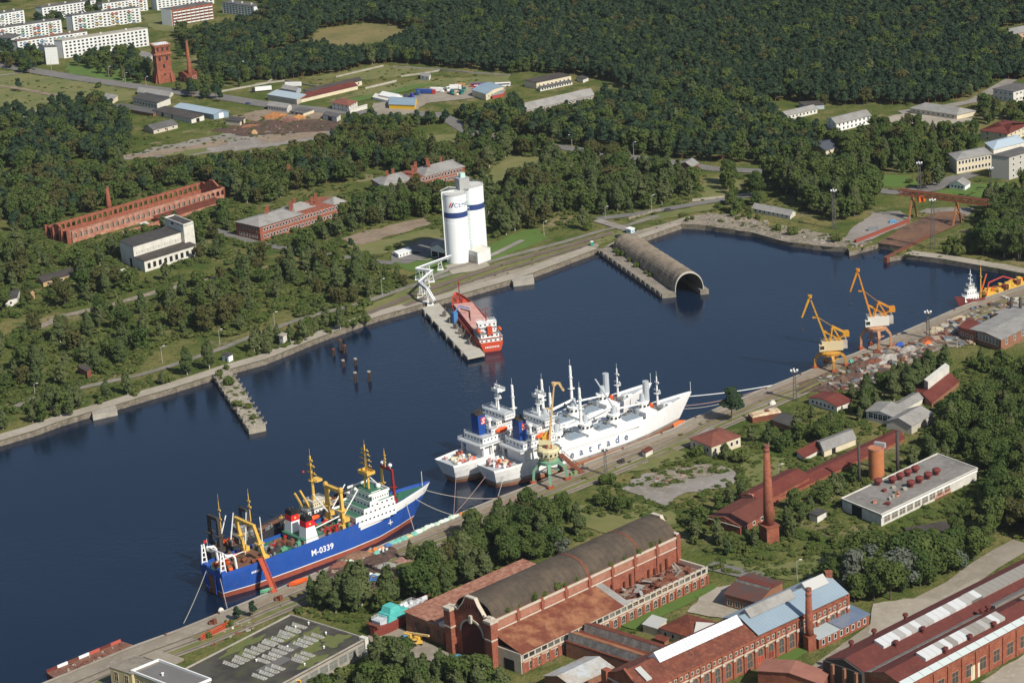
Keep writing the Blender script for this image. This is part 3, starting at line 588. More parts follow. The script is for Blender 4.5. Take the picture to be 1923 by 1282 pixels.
trim0=M('stone_trim',(.50,.44,.36),.9,(.38,.32,.25),.5,.5)
def arch_wall(k,s,face_pts,n,w,h0,h1,top,th,nv):
 """wall from a to b with n arched openings (real holes), thickness th along nv"""
 a,b=face_pts;L=(b-a).length;t=(b-a).normalized();up=Vector((0,0,1));bay=L/n
 for i in range(n):
  x0=bay*i;x1=x0+bay;c=(x0+x1)/2
  def pr(x,z,d):return a+t*x+up*z+nv*d
  arc=[(c-w/2,h0),(c-w/2,h1)]+[(c-w/2*math.cos(q),h1+w/2*math.sin(q))for q in[math.pi*j/8 for j in range(1,8)]]+[(c+w/2,h1),(c+w/2,h0)]
  pts=[]
  k.hexa([pr(x0,-.5,0),pr(x1,-.5,0),pr(x1,-.5,th),pr(x0,-.5,th)],[pr(x0,h0,0),pr(x1,h0,0),pr(x1,h0,th),pr(x0,h0,th)])
  for p0,p1 in zip(arc[:-1],arc[1:]):
   if abs(p0[0]-p1[0])<1e-6:
    continue
   k.hexa([pr(p0[0],p0[1],0),pr(p1[0],p1[1],0),pr(p1[0],p1[1],th),pr(p0[0],p0[1],th)],[pr(p0[0],top,0),pr(p1[0],top,0),pr(p1[0],top,th),pr(p0[0],top,th)])
  for xa,xb in((x0,c-w/2),(c+w/2,x1)):
   k.hexa([pr(xa,h0,0),pr(xb,h0,0),pr(xb,h0,th),pr(xa,h0,th)],[pr(xa,top,0),pr(xb,top,0),pr(xb,top,th),pr(xa,top,th)])
def ruin():
 b=Bld('ruined_hall','long roofless red brick hall with two rows of arches and stepped gables','ruin',(131,458),(424,372),(87,446),22)
 for t,nv in((0.0,b.v),(1.0,-b.v)):
  k=MB();arch_wall(k,b,(b.p(0.02,t,0),b.p(1,t,0)),30,2.6,b.h*.35,b.h*.62,b.h*.98,1.0,nv);k.build('arcade_wall',brick_pale if t==0 else brick,b.root)
 for s0,nm in((0.0,'gable_front'),(1.0,'gable_end')):
  k=MB();d=b.u*(1.3 if s0==0 else-1.3)
  prof=[(0,.0),(0,.95),(.12,1.05),(.22,.95),(.30,1.15),(.38,1.30),(.42,1.42),(.58,1.42),(.62,1.30),(.70,1.15),(.78,.95),(.88,1.05),(1,.95),(1,0)]
  k.hexa([b.p(s0,x,z*b.h)for x,z in prof],[b.p(s0,x,z*b.h)+d for x,z in prof]);k.build(nm,brick,b.root)
 for x in(.04,.28,.36,.64,.72,.96):
  k=MB();c=b.p(0,x,0);k.box((c.x,c.y,b.h*.55),(1.6,1.6,b.h*1.15),rz=.4);k.build('buttress',brick,b.root)
 for x in(.16,.5,.84):b.door('v',x,2.6,b.h*.55,void,z=.0 if x==.5 else 2.0,name='opening')
 k=MB();k.hexa([b.p(.0,.01,.03),b.p(1,.01,.03),b.p(1,.99,.03),b.p(0,.99,.03)],[b.p(.0,.01,.1),b.p(1,.01,.1),b.p(1,.99,.1),b.p(0,.99,.1)]);k.build('floor',rubble_m,b.root)
 a=Bld('side_aisle','low broken aisle wall along the front of the long roofless brick hall','ruin',(205,452),(418,386),(190,444),8);a.walls(brick_pale,r=(0,.45,0,.08));a.walls(plaster,r=(.30,.36,.08,.6),name='pier');a.flat(rust,h=a.h*1.05,r=(.45,1,0,.9));a.walls(brick_pale,r=(.45,1,0,.88),name='aisle')
ruin()
chimney('short red brick chimney at the roofless arcaded hall',(206,398),48,11,5,ped=6,pedw=13)
b=Bld('abandoned_works','abandoned white works with dark roofs, a tall nave and a stair tower','building',(273,511),(371,480),(229,492),20)
b.walls(plaster,r=(0,1,0,.42));b.flat(bitumen_brown,r=(0,1,0,.42));H=b.px(40)
b.walls(plaster,H,r=(.0,.92,.42,1),name='nave_wall');b.flat(bitumen,H,r=(.0,.92,.42,1),name='nave_roof');b.walls(plaster,H*1.35,r=(.92,1.12,.3,1.1),name='stair_tower');b.flat(bitumen,H*1.35,r=(.94,1.10,.34,1.06),name='tower_roof',ov=0);b.walls(plaster,H*1.42,r=(.92,1.12,.3,1.1),name='parapet',th=.5,z0=H*1.3)
b.wins('u',9,[1.5],w=2.2,h=b.h*.5,mg=void,frame=0);b.wins('v',1,[H*1.2],.6,.95,w=3,h=1.5,mg=void,frame=0,t=.92);b.door('v',.58,3.2,5,void);b.wins('u',8,[b.h+1.5],.05,.9,w=4,h=1.2,mg=plaster,frame=.1,mf=slate,t=.42)
def barracks(label,A,B,C,h,nu,rl,broken=None,ch=()):
 b=Bld('brick_barracks',label,'barracks',A,B,C,h,'long red brick barracks');b.walls(brick)
 if broken is None:b.gable(brick,slate,9,hip=.5,wall=False)
 else:
  for r in broken:b.gable(brick,slate,9,r=r,hip=.4,wall=False)
 fl=b.h/2;b.wins('u',nu,[fl*.3,fl*1.28],w=1.3,h=2.0);b.wins('v',6,[fl*.3,fl*1.28],.1,.9,w=1.3,h=2.0,mf=plaster);b.band('u',fl*1.05,fl*1.12,.15,brick_pale);b.band('v',fl*1.05,fl*1.12,.15,brick_pale)
 for x,y in ch:b.chim(x,y,b.h,b.h+b.px(17),1.7)
 return b
barracks('long red brick barracks with collapsing grey roof, nearest the road',(490,453),(652,404),(445,443),27,26,None,broken=((0,.50,0,1),(.50,.74,.35,1),(.86,1.0,0,.5)),ch=((.22,.5),(.30,.72),(.44,.3),(.52,.55),(.6,.7),(.72,.4),(.82,.6)))
barracks('red brick barracks with grey roof and tall chimneys behind the silos',(722,372),(874,334),(700,358),22,24,None,broken=((0,.35,0,1),(.5,1.0,0,1)),ch=((.12,.5),(.2,.55),(.42,.4),(.5,.7),(.62,.4),(.8,.6),(.66,.8)))
simple('ruined_hut','brick stub of a ruined hut with broken chimney in the trees',(545,338),(572,330),(535,332),7,brick,brick_pale,'flat',cat='ruin').chim(.1,.4,1,9,2)
simple('long_ruin','low yellowish ruined shed with dark torn roof in the left thicket',(82,540),(176,514),(72,530),10,M('ochre_wall',(.46,.31,.16),.9,(.30,.20,.12),.3,.6),bitumen_brown,'flat',nu=7,cat='ruin',mg=void,mf=plaster)
simple('garage_row','white garage row with dark flat roof at the left edge',(33,572),(38,556),(-40,592),13,plaster,bitumen,'flat',nv=5,cat='garage',mg=void)
simple('ruined_wall','orange end wall of a demolished shed in the left thicket',(57,566),(66,562),(52,562),12,M('ochre_wall',(.5,.3,.15)),M('ochre_wall',(.5,.3,.15)),'flat',cat='ruin')
simple('ruined_wall','freestanding white wall corner left of the abandoned works',(230,523),(237,521),(228,521),14,plaster,plaster,'flat',cat='ruin')
def silos():
 wm=M('silo_white',(.80,.82,.83),.5,(.75,.77,.78),.08,.3,streak=((.62,.62,.60),.15));navy=M('navy_band',(.025,.05,.17),.5)
 k=MPP(862,500);H=134*k*.95;r=22.3*k
 out=[]
 for base,top,lab in(((862,490),0,'near white cement silo with red and blue emblem and navy band'),((893,476),0,'rear white cement silo with a navy band and roof railing')):
  c=P(*base);t=thing('cement_silo',lab,'silo',c,0,'cement silos');FOOT.append([(c.x+1.4*r*math.cos(a),c.y+1.4*r*math.sin(a))for a in range(6)])
  h=H*(1.0 if'near' in lab else 1.02);m=MB();m.lathe((0,0,0),[(r*1.01,-.5),(r*1.01,h*.60),(r,h*.605),(r,h)],48);m.build('shell',wm,t,smooth=False)
  m=MB();m.lathe((0,0,0),[(r+.04,h*.675),(r+.04,h*.755)],48);m.build('band',navy,t)
  m=MB();m.lathe((0,0,0),[(r*1.02,h),(r*1.02,h+.5),(r*.2,h+1.2)],40);m.build('roof',M('silo_roof',(.50,.50,.48),.8),t)
  m=MB()
  for i in range(24):
   a=2*math.pi*i/24;m.bar((r*math.cos(a),r*math.sin(a),h+.5),(r*math.cos(a),r*math.sin(a),h+1.7),.06,4)
   b2=2*math.pi*(i+1)/24
   for z in(1.1,1.7):m.bar((r*math.cos(a),r*math.sin(a),h+z),(r*math.cos(b2),r*math.sin(b2),h+z),.05,4)
  m.build('railing',grey_metal,t);out.append((t,c,h))
 t,c,h=out[0]
 def on(a,z,d=.08):return Vector(((r+d)*math.cos(a),(r+d)*math.sin(a),z))
 ctr=-math.pi/2-.12
 def para(a0,a1,z0,z1,sl,mt,nm):
  m=MB();m.grid([[on(a0+sl*j/4+(a1-a0)*i/3,z0+(z1-z0)*j/4)for i in range(4)]for j in range(5)]);m.build(nm,mt,t)
 red=M('emblem_red',(.62,.07,.04),.5);z0,z1=h*.835,h*.905
 para(ctr-.42,ctr-.30,z0,z1,.22,red,'emblem_bar');para(ctr-.24,ctr-.12,z0,z1,.22,navy,'emblem_bar')
 cu=bpy.data.curves.new('lettering','FONT');cu.body="CEMEX";cu.size=3.4;cu.align_x='LEFT';cu.space_character=1.1
 tmp=bpy.data.objects.new('tmp_text',cu);COL.objects.link(tmp);bpy.context.view_layer.update();dg=bpy.context.evaluated_depsgraph_get();me=bpy.data.meshes.new_from_object(tmp.evaluated_get(dg));bpy.data.objects.remove(tmp)
 for v in me.vertices:
  q=on(ctr+.05+v.co.x/r,h*.835+v.co.y,.09);v.co=q
 me.materials.clear();me.materials.append(navy);link('lettering',me,t)
 m=MB();a=math.pi*1.02;m.path([Vector((0,0,h+1.5)),on(a+.3,h+1.5,.6),on(a+.3,h*.1,.6),on(a+.6,3,.8)],.45,8);m.build('feed_pipe',white,t)
 m=MB();pa=Vector((math.cos(.15),math.sin(.15),0));base=on(math.pi*1.93,0,.5)
 for z in np.arange(1,h+1,2.2):
  m.box((base.x,base.y,z),(1.3,1.3,.1));
 for dx,dy in((-.6,-.6),(.6,-.6),(.6,.6),(-.6,.6)):m.bar((base.x+dx,base.y+dy,0),(base.x+dx,base.y+dy,h+1),.08,4)
 m.build('ladder',M('ladder_green',(.42,.60,.54),.7),t)
 c2=out[1][1];mid=(c+c2)/2;tt=thing('silo_top_house','grey sheet metal lift house bridging the tops of both silos','machine house',mid+Vector((0,0,h+.8)))
 m=MB();m.box((0,0,3.2),(6.5,6,6.4),rz=.5);m.build('wall',M('grey_louvre',(.36,.37,.36),.7,stripes=(.8,.4,(0,0,1))),tt)
 m=MB();m.box((0,0,6.55),(6.9,6.4,.3),rz=.5);m.build('roof',grey_metal,tt)
 m=MB();m.box((.2,0,8.0),(3.0,2.4,2.6),rz=.5);m.bar((-1.5,0,7),(-2.5,0,9.5),.3);m.build('filter_unit',M('ladder_green',(.42,.6,.54)),tt)
 m=MB();m.path([Vector((-3,-1,1)),Vector((-8,-3,2.2)),Vector((-13,-5,.6))],.35,6);m.box((-5,-1.5,.1),(7,3,.2),rz=.4);m.build('walkway',grey_metal,tt)
silos()
b=Bld('pump_house','pale box-shaped building with a sheet gate at the foot of the silos','building',(898,497.5),(922,488),(880.5,491.5),22,grow=.3);b.walls(panel_white);b.flat(M('pale_roof',(.62,.60,.52),.8),ov=.1,th=.2,parapet=.3);b.door('v',.5,b.Lv*.7,b.h*.7,M('gate_sheet',(.44,.41,.35),.8,stripes=(.6,.25,(1,.5,0))),name='gate')
b=Bld('loading_shed','open-fronted white gabled loading shed left of the silos','shed',(838,487),(842,478),(810,481),17,grow=.3);b.gable(panel_white,slate,8);b.door('v',.5,b.Lv*.88,b.h*.62,void,name='opening');b.pil('v',3,.5,.2,b.h,white,.03,.97)
simple('site_cabin','white long site cabin left of the loading shed',(749,485),(774,477),(741,480),7,white,white,'flat',nu=4,w=1,hh=1,cat='cabin')
def trestle():
 pts=[(846,481,30),(782,505,24),(814,510,28),(787,533,32),(806,551,24),(815,572,8)]
 q=[P(x,y)+Vector((0,0,0))for x,y,_ in[(846,499,0),(782,526,0),(812,530,0),(788,558,0),(804,572,0),(815,574,0)]]
 zs=[6,7,7,9,9,3.2];k=MPP(800,540)
 t=thing('pipe_trestle','zigzag white pipeline on lattice legs from silo to jetty','pipeline',q[0])
 pt=[a-q[0]+Vector((0,0,z))for a,z in zip(q,zs)]
 m=MB();m.path(pt,.42,8);m.path([p_+Vector((.9,.5,.1))for p_ in pt],.25,6);m.build('pipe',white_clean,t)
 m=MB()
 for a,b2 in zip(pt[:-1],pt[1:]):
  d=b2-a;n=Vector((-d.y,d.x,0)).normalized()*.8;m.hexa([a-n-Vector((0,0,.9)),a+n-Vector((0,0,.9)),b2+n-Vector((0,0,.9)),b2-n-Vector((0,0,.9))],[a-n-Vector((0,0,.7)),a+n-Vector((0,0,.7)),b2+n-Vector((0,0,.7)),b2-n-Vector((0,0,.7))])
 m.build('walkway',grey_metal,t)
 for i,f in((0,.3),(0,.65),(0,.95),(1,.5),(1,.95),(2,.4),(2,.8),(3,.1),(3,.7),(4,.4)):
  c=pt[i].lerp(pt[i+1],f);m=MB()
  for sx,sy in((-1,-1),(1,-1),(1,1),(-1,1)):m.bar((sx*1.5,sy*1.2,-c.z),(sx*.6,sy*.5,-.8),.13,4)
  for zz in(-c.z*.66,-c.z*.35):
   for a,b2 in(((-1.2,-1),(1.2,1)),((1.2,-1),(-1.2,1))):m.bar((a[0],a[1],zz-.8),(b2[0],b2[1],zz+.8),.08,4)
  m.box((0,0,-c.z+.2),(3.6,3,.5));m.build('trestle_leg',white,t,loc=c)
trestle()
def pier(name,label,cat,loop,top=0.0,m=concrete,bottom=-4.5,rag=.0):
 pts=[P(*q)for q in loop];c=pts[0];t=thing(name,label,cat,c);k=MB();pts2=rag_loop(pts,rag,R,5)if rag else pts
 k.hexa([p_-c+Vector((0,0,bottom))for p_ in pts2],[p_-c+Vector((0,0,top))for p_ in pts2]);k.build('deck',m,t);return t,c,pts
t,c,pts=pier('old_pier','old concrete pier with bushes on it, left in the canal','pier',[(400,704),(467,806),(499,799),(432,693)],.12,M('pier_concrete',(.31,.275,.215),.95,(.20,.175,.13),.12,.8,(.40,.37,.31),.6,.5,bump=.3),rag=.6)
for f in np.linspace(.05,.97,12):
 for a,b2 in((0,1),(3,2)):
  m=MB();v=pts[a].lerp(pts[b2],f)-c;m.box((v.x,v.y,.3),(1.3,1.3,.7),rz=f*7);m.lathe((v.x+.9,v.y,0),[(.3,.1),(.3,.8),(.45,.9),(.45,1.1)],8);m.build('bollard',concrete_dk,t)
for q in range(16):
 m=MB();a,b2=R.random(),R.random();v=pts[0].lerp(pts[1],a).lerp(pts[3].lerp(pts[2],a),.1+.8*b2)-c;m.box((v.x,v.y,.2),(R.uniform(.5,2.2),R.uniform(.4,1.5),R.uniform(.3,.8)),rz=R.uniform(0,3));m.build('broken_slab',concrete,t)
pier('quay_block','pale concrete block jutting from the left quay','quay block',[(172,772),(174,780),(220,770),(216,760)],.15,concrete)
pier('quay_block','pale concrete block jutting from the quay between jetty and hangar','quay block',[(958,524),(964,530),(1003,525),(1000,515)],.15,concrete)
t,c,pts=pier('loading_jetty','straight concrete loading jetty on piles beside the red ship','jetty',[(792,578),(878,671),(910,664),(824,569)],.1,M('jetty_deck',(.42,.40,.34),.9,(.34,.31,.26),.15,.6),bottom=-1.2)
for f in np.linspace(.03,.97,9):
 for a,b2 in((0,1),(3,2)):
  m=MB();v=pts[a].lerp(pts[b2],f)-c;m.lathe((v.x,v.y,0),[(.9,-8),(.9,-1.1)],8);m.build('pile',dark_metal,t)
for f in np.linspace(.1,.9,6):
 m=MB();v=pts[0].lerp(pts[1],f)-c;m.box((v.x-.3,v.y,-1.2),(1.6,1.6,3.2),rz=.5);m.build('fender',concrete,t)
for f in(.25,.38,.5,.6,.68,.8):
 m=MB();v=pts[3].lerp(pts[2],f).lerp(pts[0].lerp(pts[1],f),.3)-c;m.box((v.x,v.y,1.4),(2.2,1.6,2.6),rz=f*5);m.bar((v.x,v.y,2.4),(v.x+1,v.y,5),.25);m.build('pump_unit',M('pump_dark',(.14,.12,.10),.8),t)
v=pts[3].lerp(pts[2],.42)-c;m=MB();m.box((v.x-1,v.y,3.2),(2.4,2.4,6.4),rz=.5);m.path([Vector((v.x-1,v.y,6.4)),Vector((v.x+2,v.y+2,9)),Vector((v.x+7,v.y+1,7.5))],.4,6);m.build('loading_arm',M('arm_blue',(.06,.19,.42),.6),t)
def hangar():
 A,B_,C_,D_=P(1124,469),P(1243,552),P(1331,543.5),P(1206,452)
 t=thing('boat_hangar','long concrete barrel vault boat hangar on two quay arms','hangar',A);ax=(B_-A);W=(C_-B_)
 FOOT.append([tuple(q[:2])for q in(A,B_,C_,D_)])
 def pt(s,w,z):
  return ax*s+(D_-A).lerp(W,s)*w+Vector((0,0,z))
 for w0,w1,s1,nm in((0,.30,1.0,'quay_arm'),(.82,1.0,1.0,'quay_arm')):
  k=MB();k.hexa([pt(0,w0,-4.5),pt(s1,w0,-4.5),pt(s1,w1,-4.5),pt(0,w1,-4.5)],[pt(0,w0,.15),pt(s1,w0,.15),pt(s1,w1,.15),pt(0,w1,.15)]);k.build(nm,concrete_dk,t)
 for f in np.linspace(.02,.98,14):k=MB();v=pt(f,.01,-.6);k.box((v.x-.4,v.y-.4,-.6),(1.8,1.8,1.4),rz=.5);k.build('fender',M('wet_concrete',(.16,.145,.12),.9),t)
 w0,w1=.30,.90;hh=33*MPP(1290,548);th=.9
 def arc(s,out):
  r=[]
  for i in range(17):
   a=math.pi*i/16;x=(w0+w1)/2-(w1-w0)/2*math.cos(a)*(1+(.02 if out else-.02));r.append(pt(s,x,.1+(hh+(th if out else 0))*(.66+.34*s)*math.sin(a)**.85))
  return r
 S=list(np.linspace(.03,.985,25));k=MB();k.grid([arc(s,True)for s in S]);k.grid([arc(s,False)for s in S])
 for s in(S[0],S[-1]):k.grid([arc(s,True),arc(s,False)])
 vm=M('vault_concrete',(.27,.215,.155),.95,(.15,.12,.085),.16,.9,(.36,.32,.26),.5,.5,bump=.3,streak=((.10,.08,.06),.5));k.build('vault',vm,t)
 for s in S[1::2]:
  k=MB();a=arc(s,True);k.path([q+Vector((0,0,.05))for q in a],.16,4);k.build('rib',vm,t)
 k=MB();
 for i in range(16):
  a,b2=arc(.985,True),arc(.985,False);k.hexa([a[i],a[i+1],b2[i+1],b2[i]],[q+ax.normalized()*.8 for q in(a[i],a[i+1],b2[i+1],b2[i])])
 k.build('portal_rim',M('pale_rim',(.52,.48,.40),.9),t)
 k=MB();a=arc(.03,False);k.poly(a);k.build('back_wall',void,t)
hangar()
for i,(x,y,h)in enumerate([(627,668,12),(640,657,18),(648,663,14),(645,689,12),(668,686,12),(668,718,18),(694,716,18)]):
 c=P(x,y,WATER);t=thing('mooring_pile',['leftmost short mooring pile of the upper cluster in the canal','tallest rusty mooring pile of the upper cluster in the canal','leaning rusty mooring pile right of the tallest one','dark pile standing alone left in the middle pair','dark pile right in the middle pair','pale-topped pile left in the lowest pair','pale-topped pile right in the lowest pair'][i],'mooring pile',c,0,'mooring piles in the canal')
 z=h*MPP(x,y);k=MB()
 for a in range(3):k.bar((math.cos(a*2.1)*1.0,math.sin(a*2.1)*1.0,-5),(math.cos(a*2.1)*.45,math.sin(a*2.1)*.45,z),.45,7)
 k.build('post',M('wet_timber',(.045,.03,.025),.8),t);k=MB();k.lathe((0,0,0),[(.9,z-.1),(.9,z+.5)],8);k.build('cap',rust_metal if i<3 else concrete,t)
simple('house','single-storey house with rusty hipped roof near the big white ships',(1337,858),(1391,838),(1297,842),20,cream,M('rust_hip',(.19,.065,.045),.85,(.12,.04,.03),.3,.6),'gable',9,nu=5,nv=4,hip=.55,hh=1.8)
simple('hut','little white hut with rust-brown roof beside the crane rails',(1213,860),(1226,853),(1206,856),10,plaster,rust,'flat')
simple('hut','white cabin half hidden behind the rusty hipped house',(1330,828),(1352,818),(1318,822),8,plaster,slate,'flat')
simple('long_shed','dark red sheet-roofed shed among trees near the quay mast',(1572,775),(1600,764),(1519,758),12,plaster,rust_red,'gable',6,nv=6)
simple('collapsed_shed','collapsed shed with black sunken roof behind the quay',(1487,812),(1507,798),(1450,800),10,brick_brown,bitumen,'shed',2,cat='ruin')
simple('warehouse','front pale grey gabled warehouse with a blank end wall beside the gallery',(1712,815),(1752,792),(1665,806),16,M('grey_block',(.42,.39,.33),.9),slate,'gable',10,ridge=.5)
simple('warehouse','pale grey warehouse with tall windows, left behind the gabled one',(1680,800),(1700,782),(1627,788),16,plaster,slate,'gable',6,nv=5,w=2.2,hh=2.6,mg=void)
simple('long_shed','long grey shed with broken roof beams between rusty roofs',(1690,782),(1733,757),(1672,772),10,plaster,slate,'gable',5)
simple('long_shed','long rust-roofed shed with a pale raised gallery along it',(1750,765),(1800,725),(1716,742),9,brick_brown,rust_red,'gable',5).walls(plaster,r=(.2,1,.5,.72),h=7.5,name='gallery')
simple('long_shed','grey-roofed shed left of the two dark stacks',(1548,858),(1607,835),(1535,840),12,cream,slate,'gable',7,doors=(('u',.3,2.4,3,void),))
simple('low_shed','low shed with dark red roof in the bushes, left of the grey-roofed one',(1510,866),(1548,846),(1497,858),7,plaster,rust_red,'shed',4)
b=Bld('covered_gallery','very long low gallery with rusty red roof behind the white works','gallery',(1437,952),(1698,828),(1420,936),7);b.gable(brick,rust_red,5)
b=Bld('covered_gallery','long rusty gallery crumbling into bushes toward the upper right edge','gallery',(1790,775),(1925,712),(1778,766),7);b.gable(brick,M('rust_mix',(.17,.06,.04),.9,(.30,.26,.22),.2,.8),4)
b=simple('boiler_works','brick works with curved gable and rusty roof under the tall chimney',(1392,1003),(1455,968),(1330,985),15,brick,M('rust_deep',(.145,.045,.03),.85,(.09,.03,.022),.3,.6),'gable',8,nu=4)
k=MB();pr=[(0,0),(0,.95),(.12,1.1),(.3,1.15),(.42,1.5),(.58,1.5),(.7,1.15),(.88,1.1),(1,.95),(1,0)];k.hexa([b.p(-.02,x,z*b.h)for x,z in pr],[b.p(.012,x,z*b.h)for x,z in pr]);k.build('curved_gable',brick,b.root);b.wins('v',3,[2],.15,.85,w=1.6,h=2.4,mf=brick_pale,t=-.02);b.band('v',b.h*.9,b.h*.97,.4,trim0,t=-.02)
b=simple('boiler_works','taller brick works block with curved parapet behind the chimney foot',(1432,958),(1520,910),(1390,945),16,brick,rust_red,'gable',8)
k=MB();pr=[(0,.9),(.1,1.08),(.3,1.15),(.4,1.55),(.6,1.55),(.7,1.15),(.9,1.08),(1,.9)];k.hexa([b.p(-.02,x,z*b.h)for x,z in pr],[b.p(.01,x,z*b.h)for x,z in pr]);k.build('curved_gable',brick_pale,b.root)
chimney('tallest red brick chimney, on a square pedestal right of centre',(1445,1015),178,20,9.5,ped=30,pedw=25)
chimney('thin dark steel stack left of the round brick tower',(1614,908),78,5.2,5,dark_metal,cap=False,n=12)
chimney('thin dark steel stack right of the round brick tower',(1686,890),80,6.2,6,dark_metal,cap=False,n=12)
c=P(1646,897);k_=MPP(1646,897);t=thing('brick_tower','round orange brick tank tower between two dark stacks','tower',c);k=MB();k.lathe((0,0,0),[(14*k_,-1),(13.5*k_,56*k_)],28);k.build('shaft',M('orange_brick',(.46,.17,.07),.9,(.36,.12,.05),.3,.6),t,smooth=False)
k=MB();k.lathe((0,0,0),[(13.8*k_,30*k_),(13.8*k_,30.6*k_)],28);k.lathe((0,0,0),[(14*k_,55*k_),(14*k_,57*k_),(11*k_,57*k_),(11*k_,50*k_)],28);k.build('hoop',brick_pale,t);k=MB();k.box((2,2,58.5*k_),(5,1.6,2.2),rz=-.6);k.build('hatch',grey_metal,t)
b=Bld('white_works','long white works with flat grey roof and rows of red roof vents','building',(1655,988),(1834,901),(1582,958),21);b.walls(M('white_wash',(.60,.58,.53),.9,(.42,.39,.34),.25,.7,streak=((.3,.26,.2),.4)));b.flat(M('grey_felt',(.22,.205,.19),.9,(.14,.13,.115),.1,.8,(.29,.275,.255),.4,.5),ov=.5,parapet=.35,pm=plaster)
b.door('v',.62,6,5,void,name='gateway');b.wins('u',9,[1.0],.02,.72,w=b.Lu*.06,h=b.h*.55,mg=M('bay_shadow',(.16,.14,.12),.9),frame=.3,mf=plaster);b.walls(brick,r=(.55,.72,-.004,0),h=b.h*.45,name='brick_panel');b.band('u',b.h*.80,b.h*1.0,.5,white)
vm=M('vent_rust',(.17,.035,.03),.8,(.10,.03,.025),.6,.5)
for i,(x,y)in enumerate([(.42,.75),(.50,.75),(.58,.75),(.66,.75),(.46,.38),(.55,.38),(.64,.38),(.73,.38),(.33,.9)]):
 k=MB();z=b.h+.35;k.lathe((0,0,0),[(.9,0),(.9,1.2),(1.7,1.5),(1.9,2.4),(1.3,3.0)],12);k.build('roof_vent',vm,b.root,loc=b.p(x,y,z))
for i in range(11):k=MB();k.box((0,0,.5),(R.uniform(1,2.2),R.uniform(1,2),1.0),rz=R.random());k.build('roof_stub',R.choice([brick_pale,concrete,vm]),b.root,loc=b.p(R.uniform(.08,.4),R.uniform(.15,.7),b.h+.35))
simple('hut','small white shed with dark roof left of the white works',(1535,981),(1552,972),(1520,976),12,plaster,bitumen,'flat')
simple('sunken_shed','sunken shed showing only its dark flat roof in the grass',(1716,1012),(1790,998),(1700,996),3,brick_brown,bitumen_brown,'flat',cat='shed')
b=simple('storehouse','large brown brick storehouse with flat grey roof near the right edge',(1880,660),(1960,618),(1822,640),22,brick_brown,slate,'gable',4,nv=8,w=1.6,hh=3.2,rows=1,z=2.5);b.wins('u',5,[2.5],w=1.6,h=3.2)
simple('storehouse','smaller brown storehouse with red roof in the quay scrap yard',(1832,645),(1850,630),(1800,634),20,brick_brown,rust_red,'flat',nu=3,nv=3)
simple('storehouse','pale grey flat store at the right edge behind the quay scrap',(1925,612),(1960,596),(1868,600),12,brick_brown,slate,'flat')
chimney('short dark steel stack, left one near the right edge',(1899,592),33,6,6,dark_metal,cap=False,n=10)
chimney('short dark steel stack, right one near the right edge',(1916,592),33,6,6,dark_metal,cap=False,n=10)
trim=M('stone_trim',(.50,.44,.36),.9,(.38,.32,.25),.5,.5)
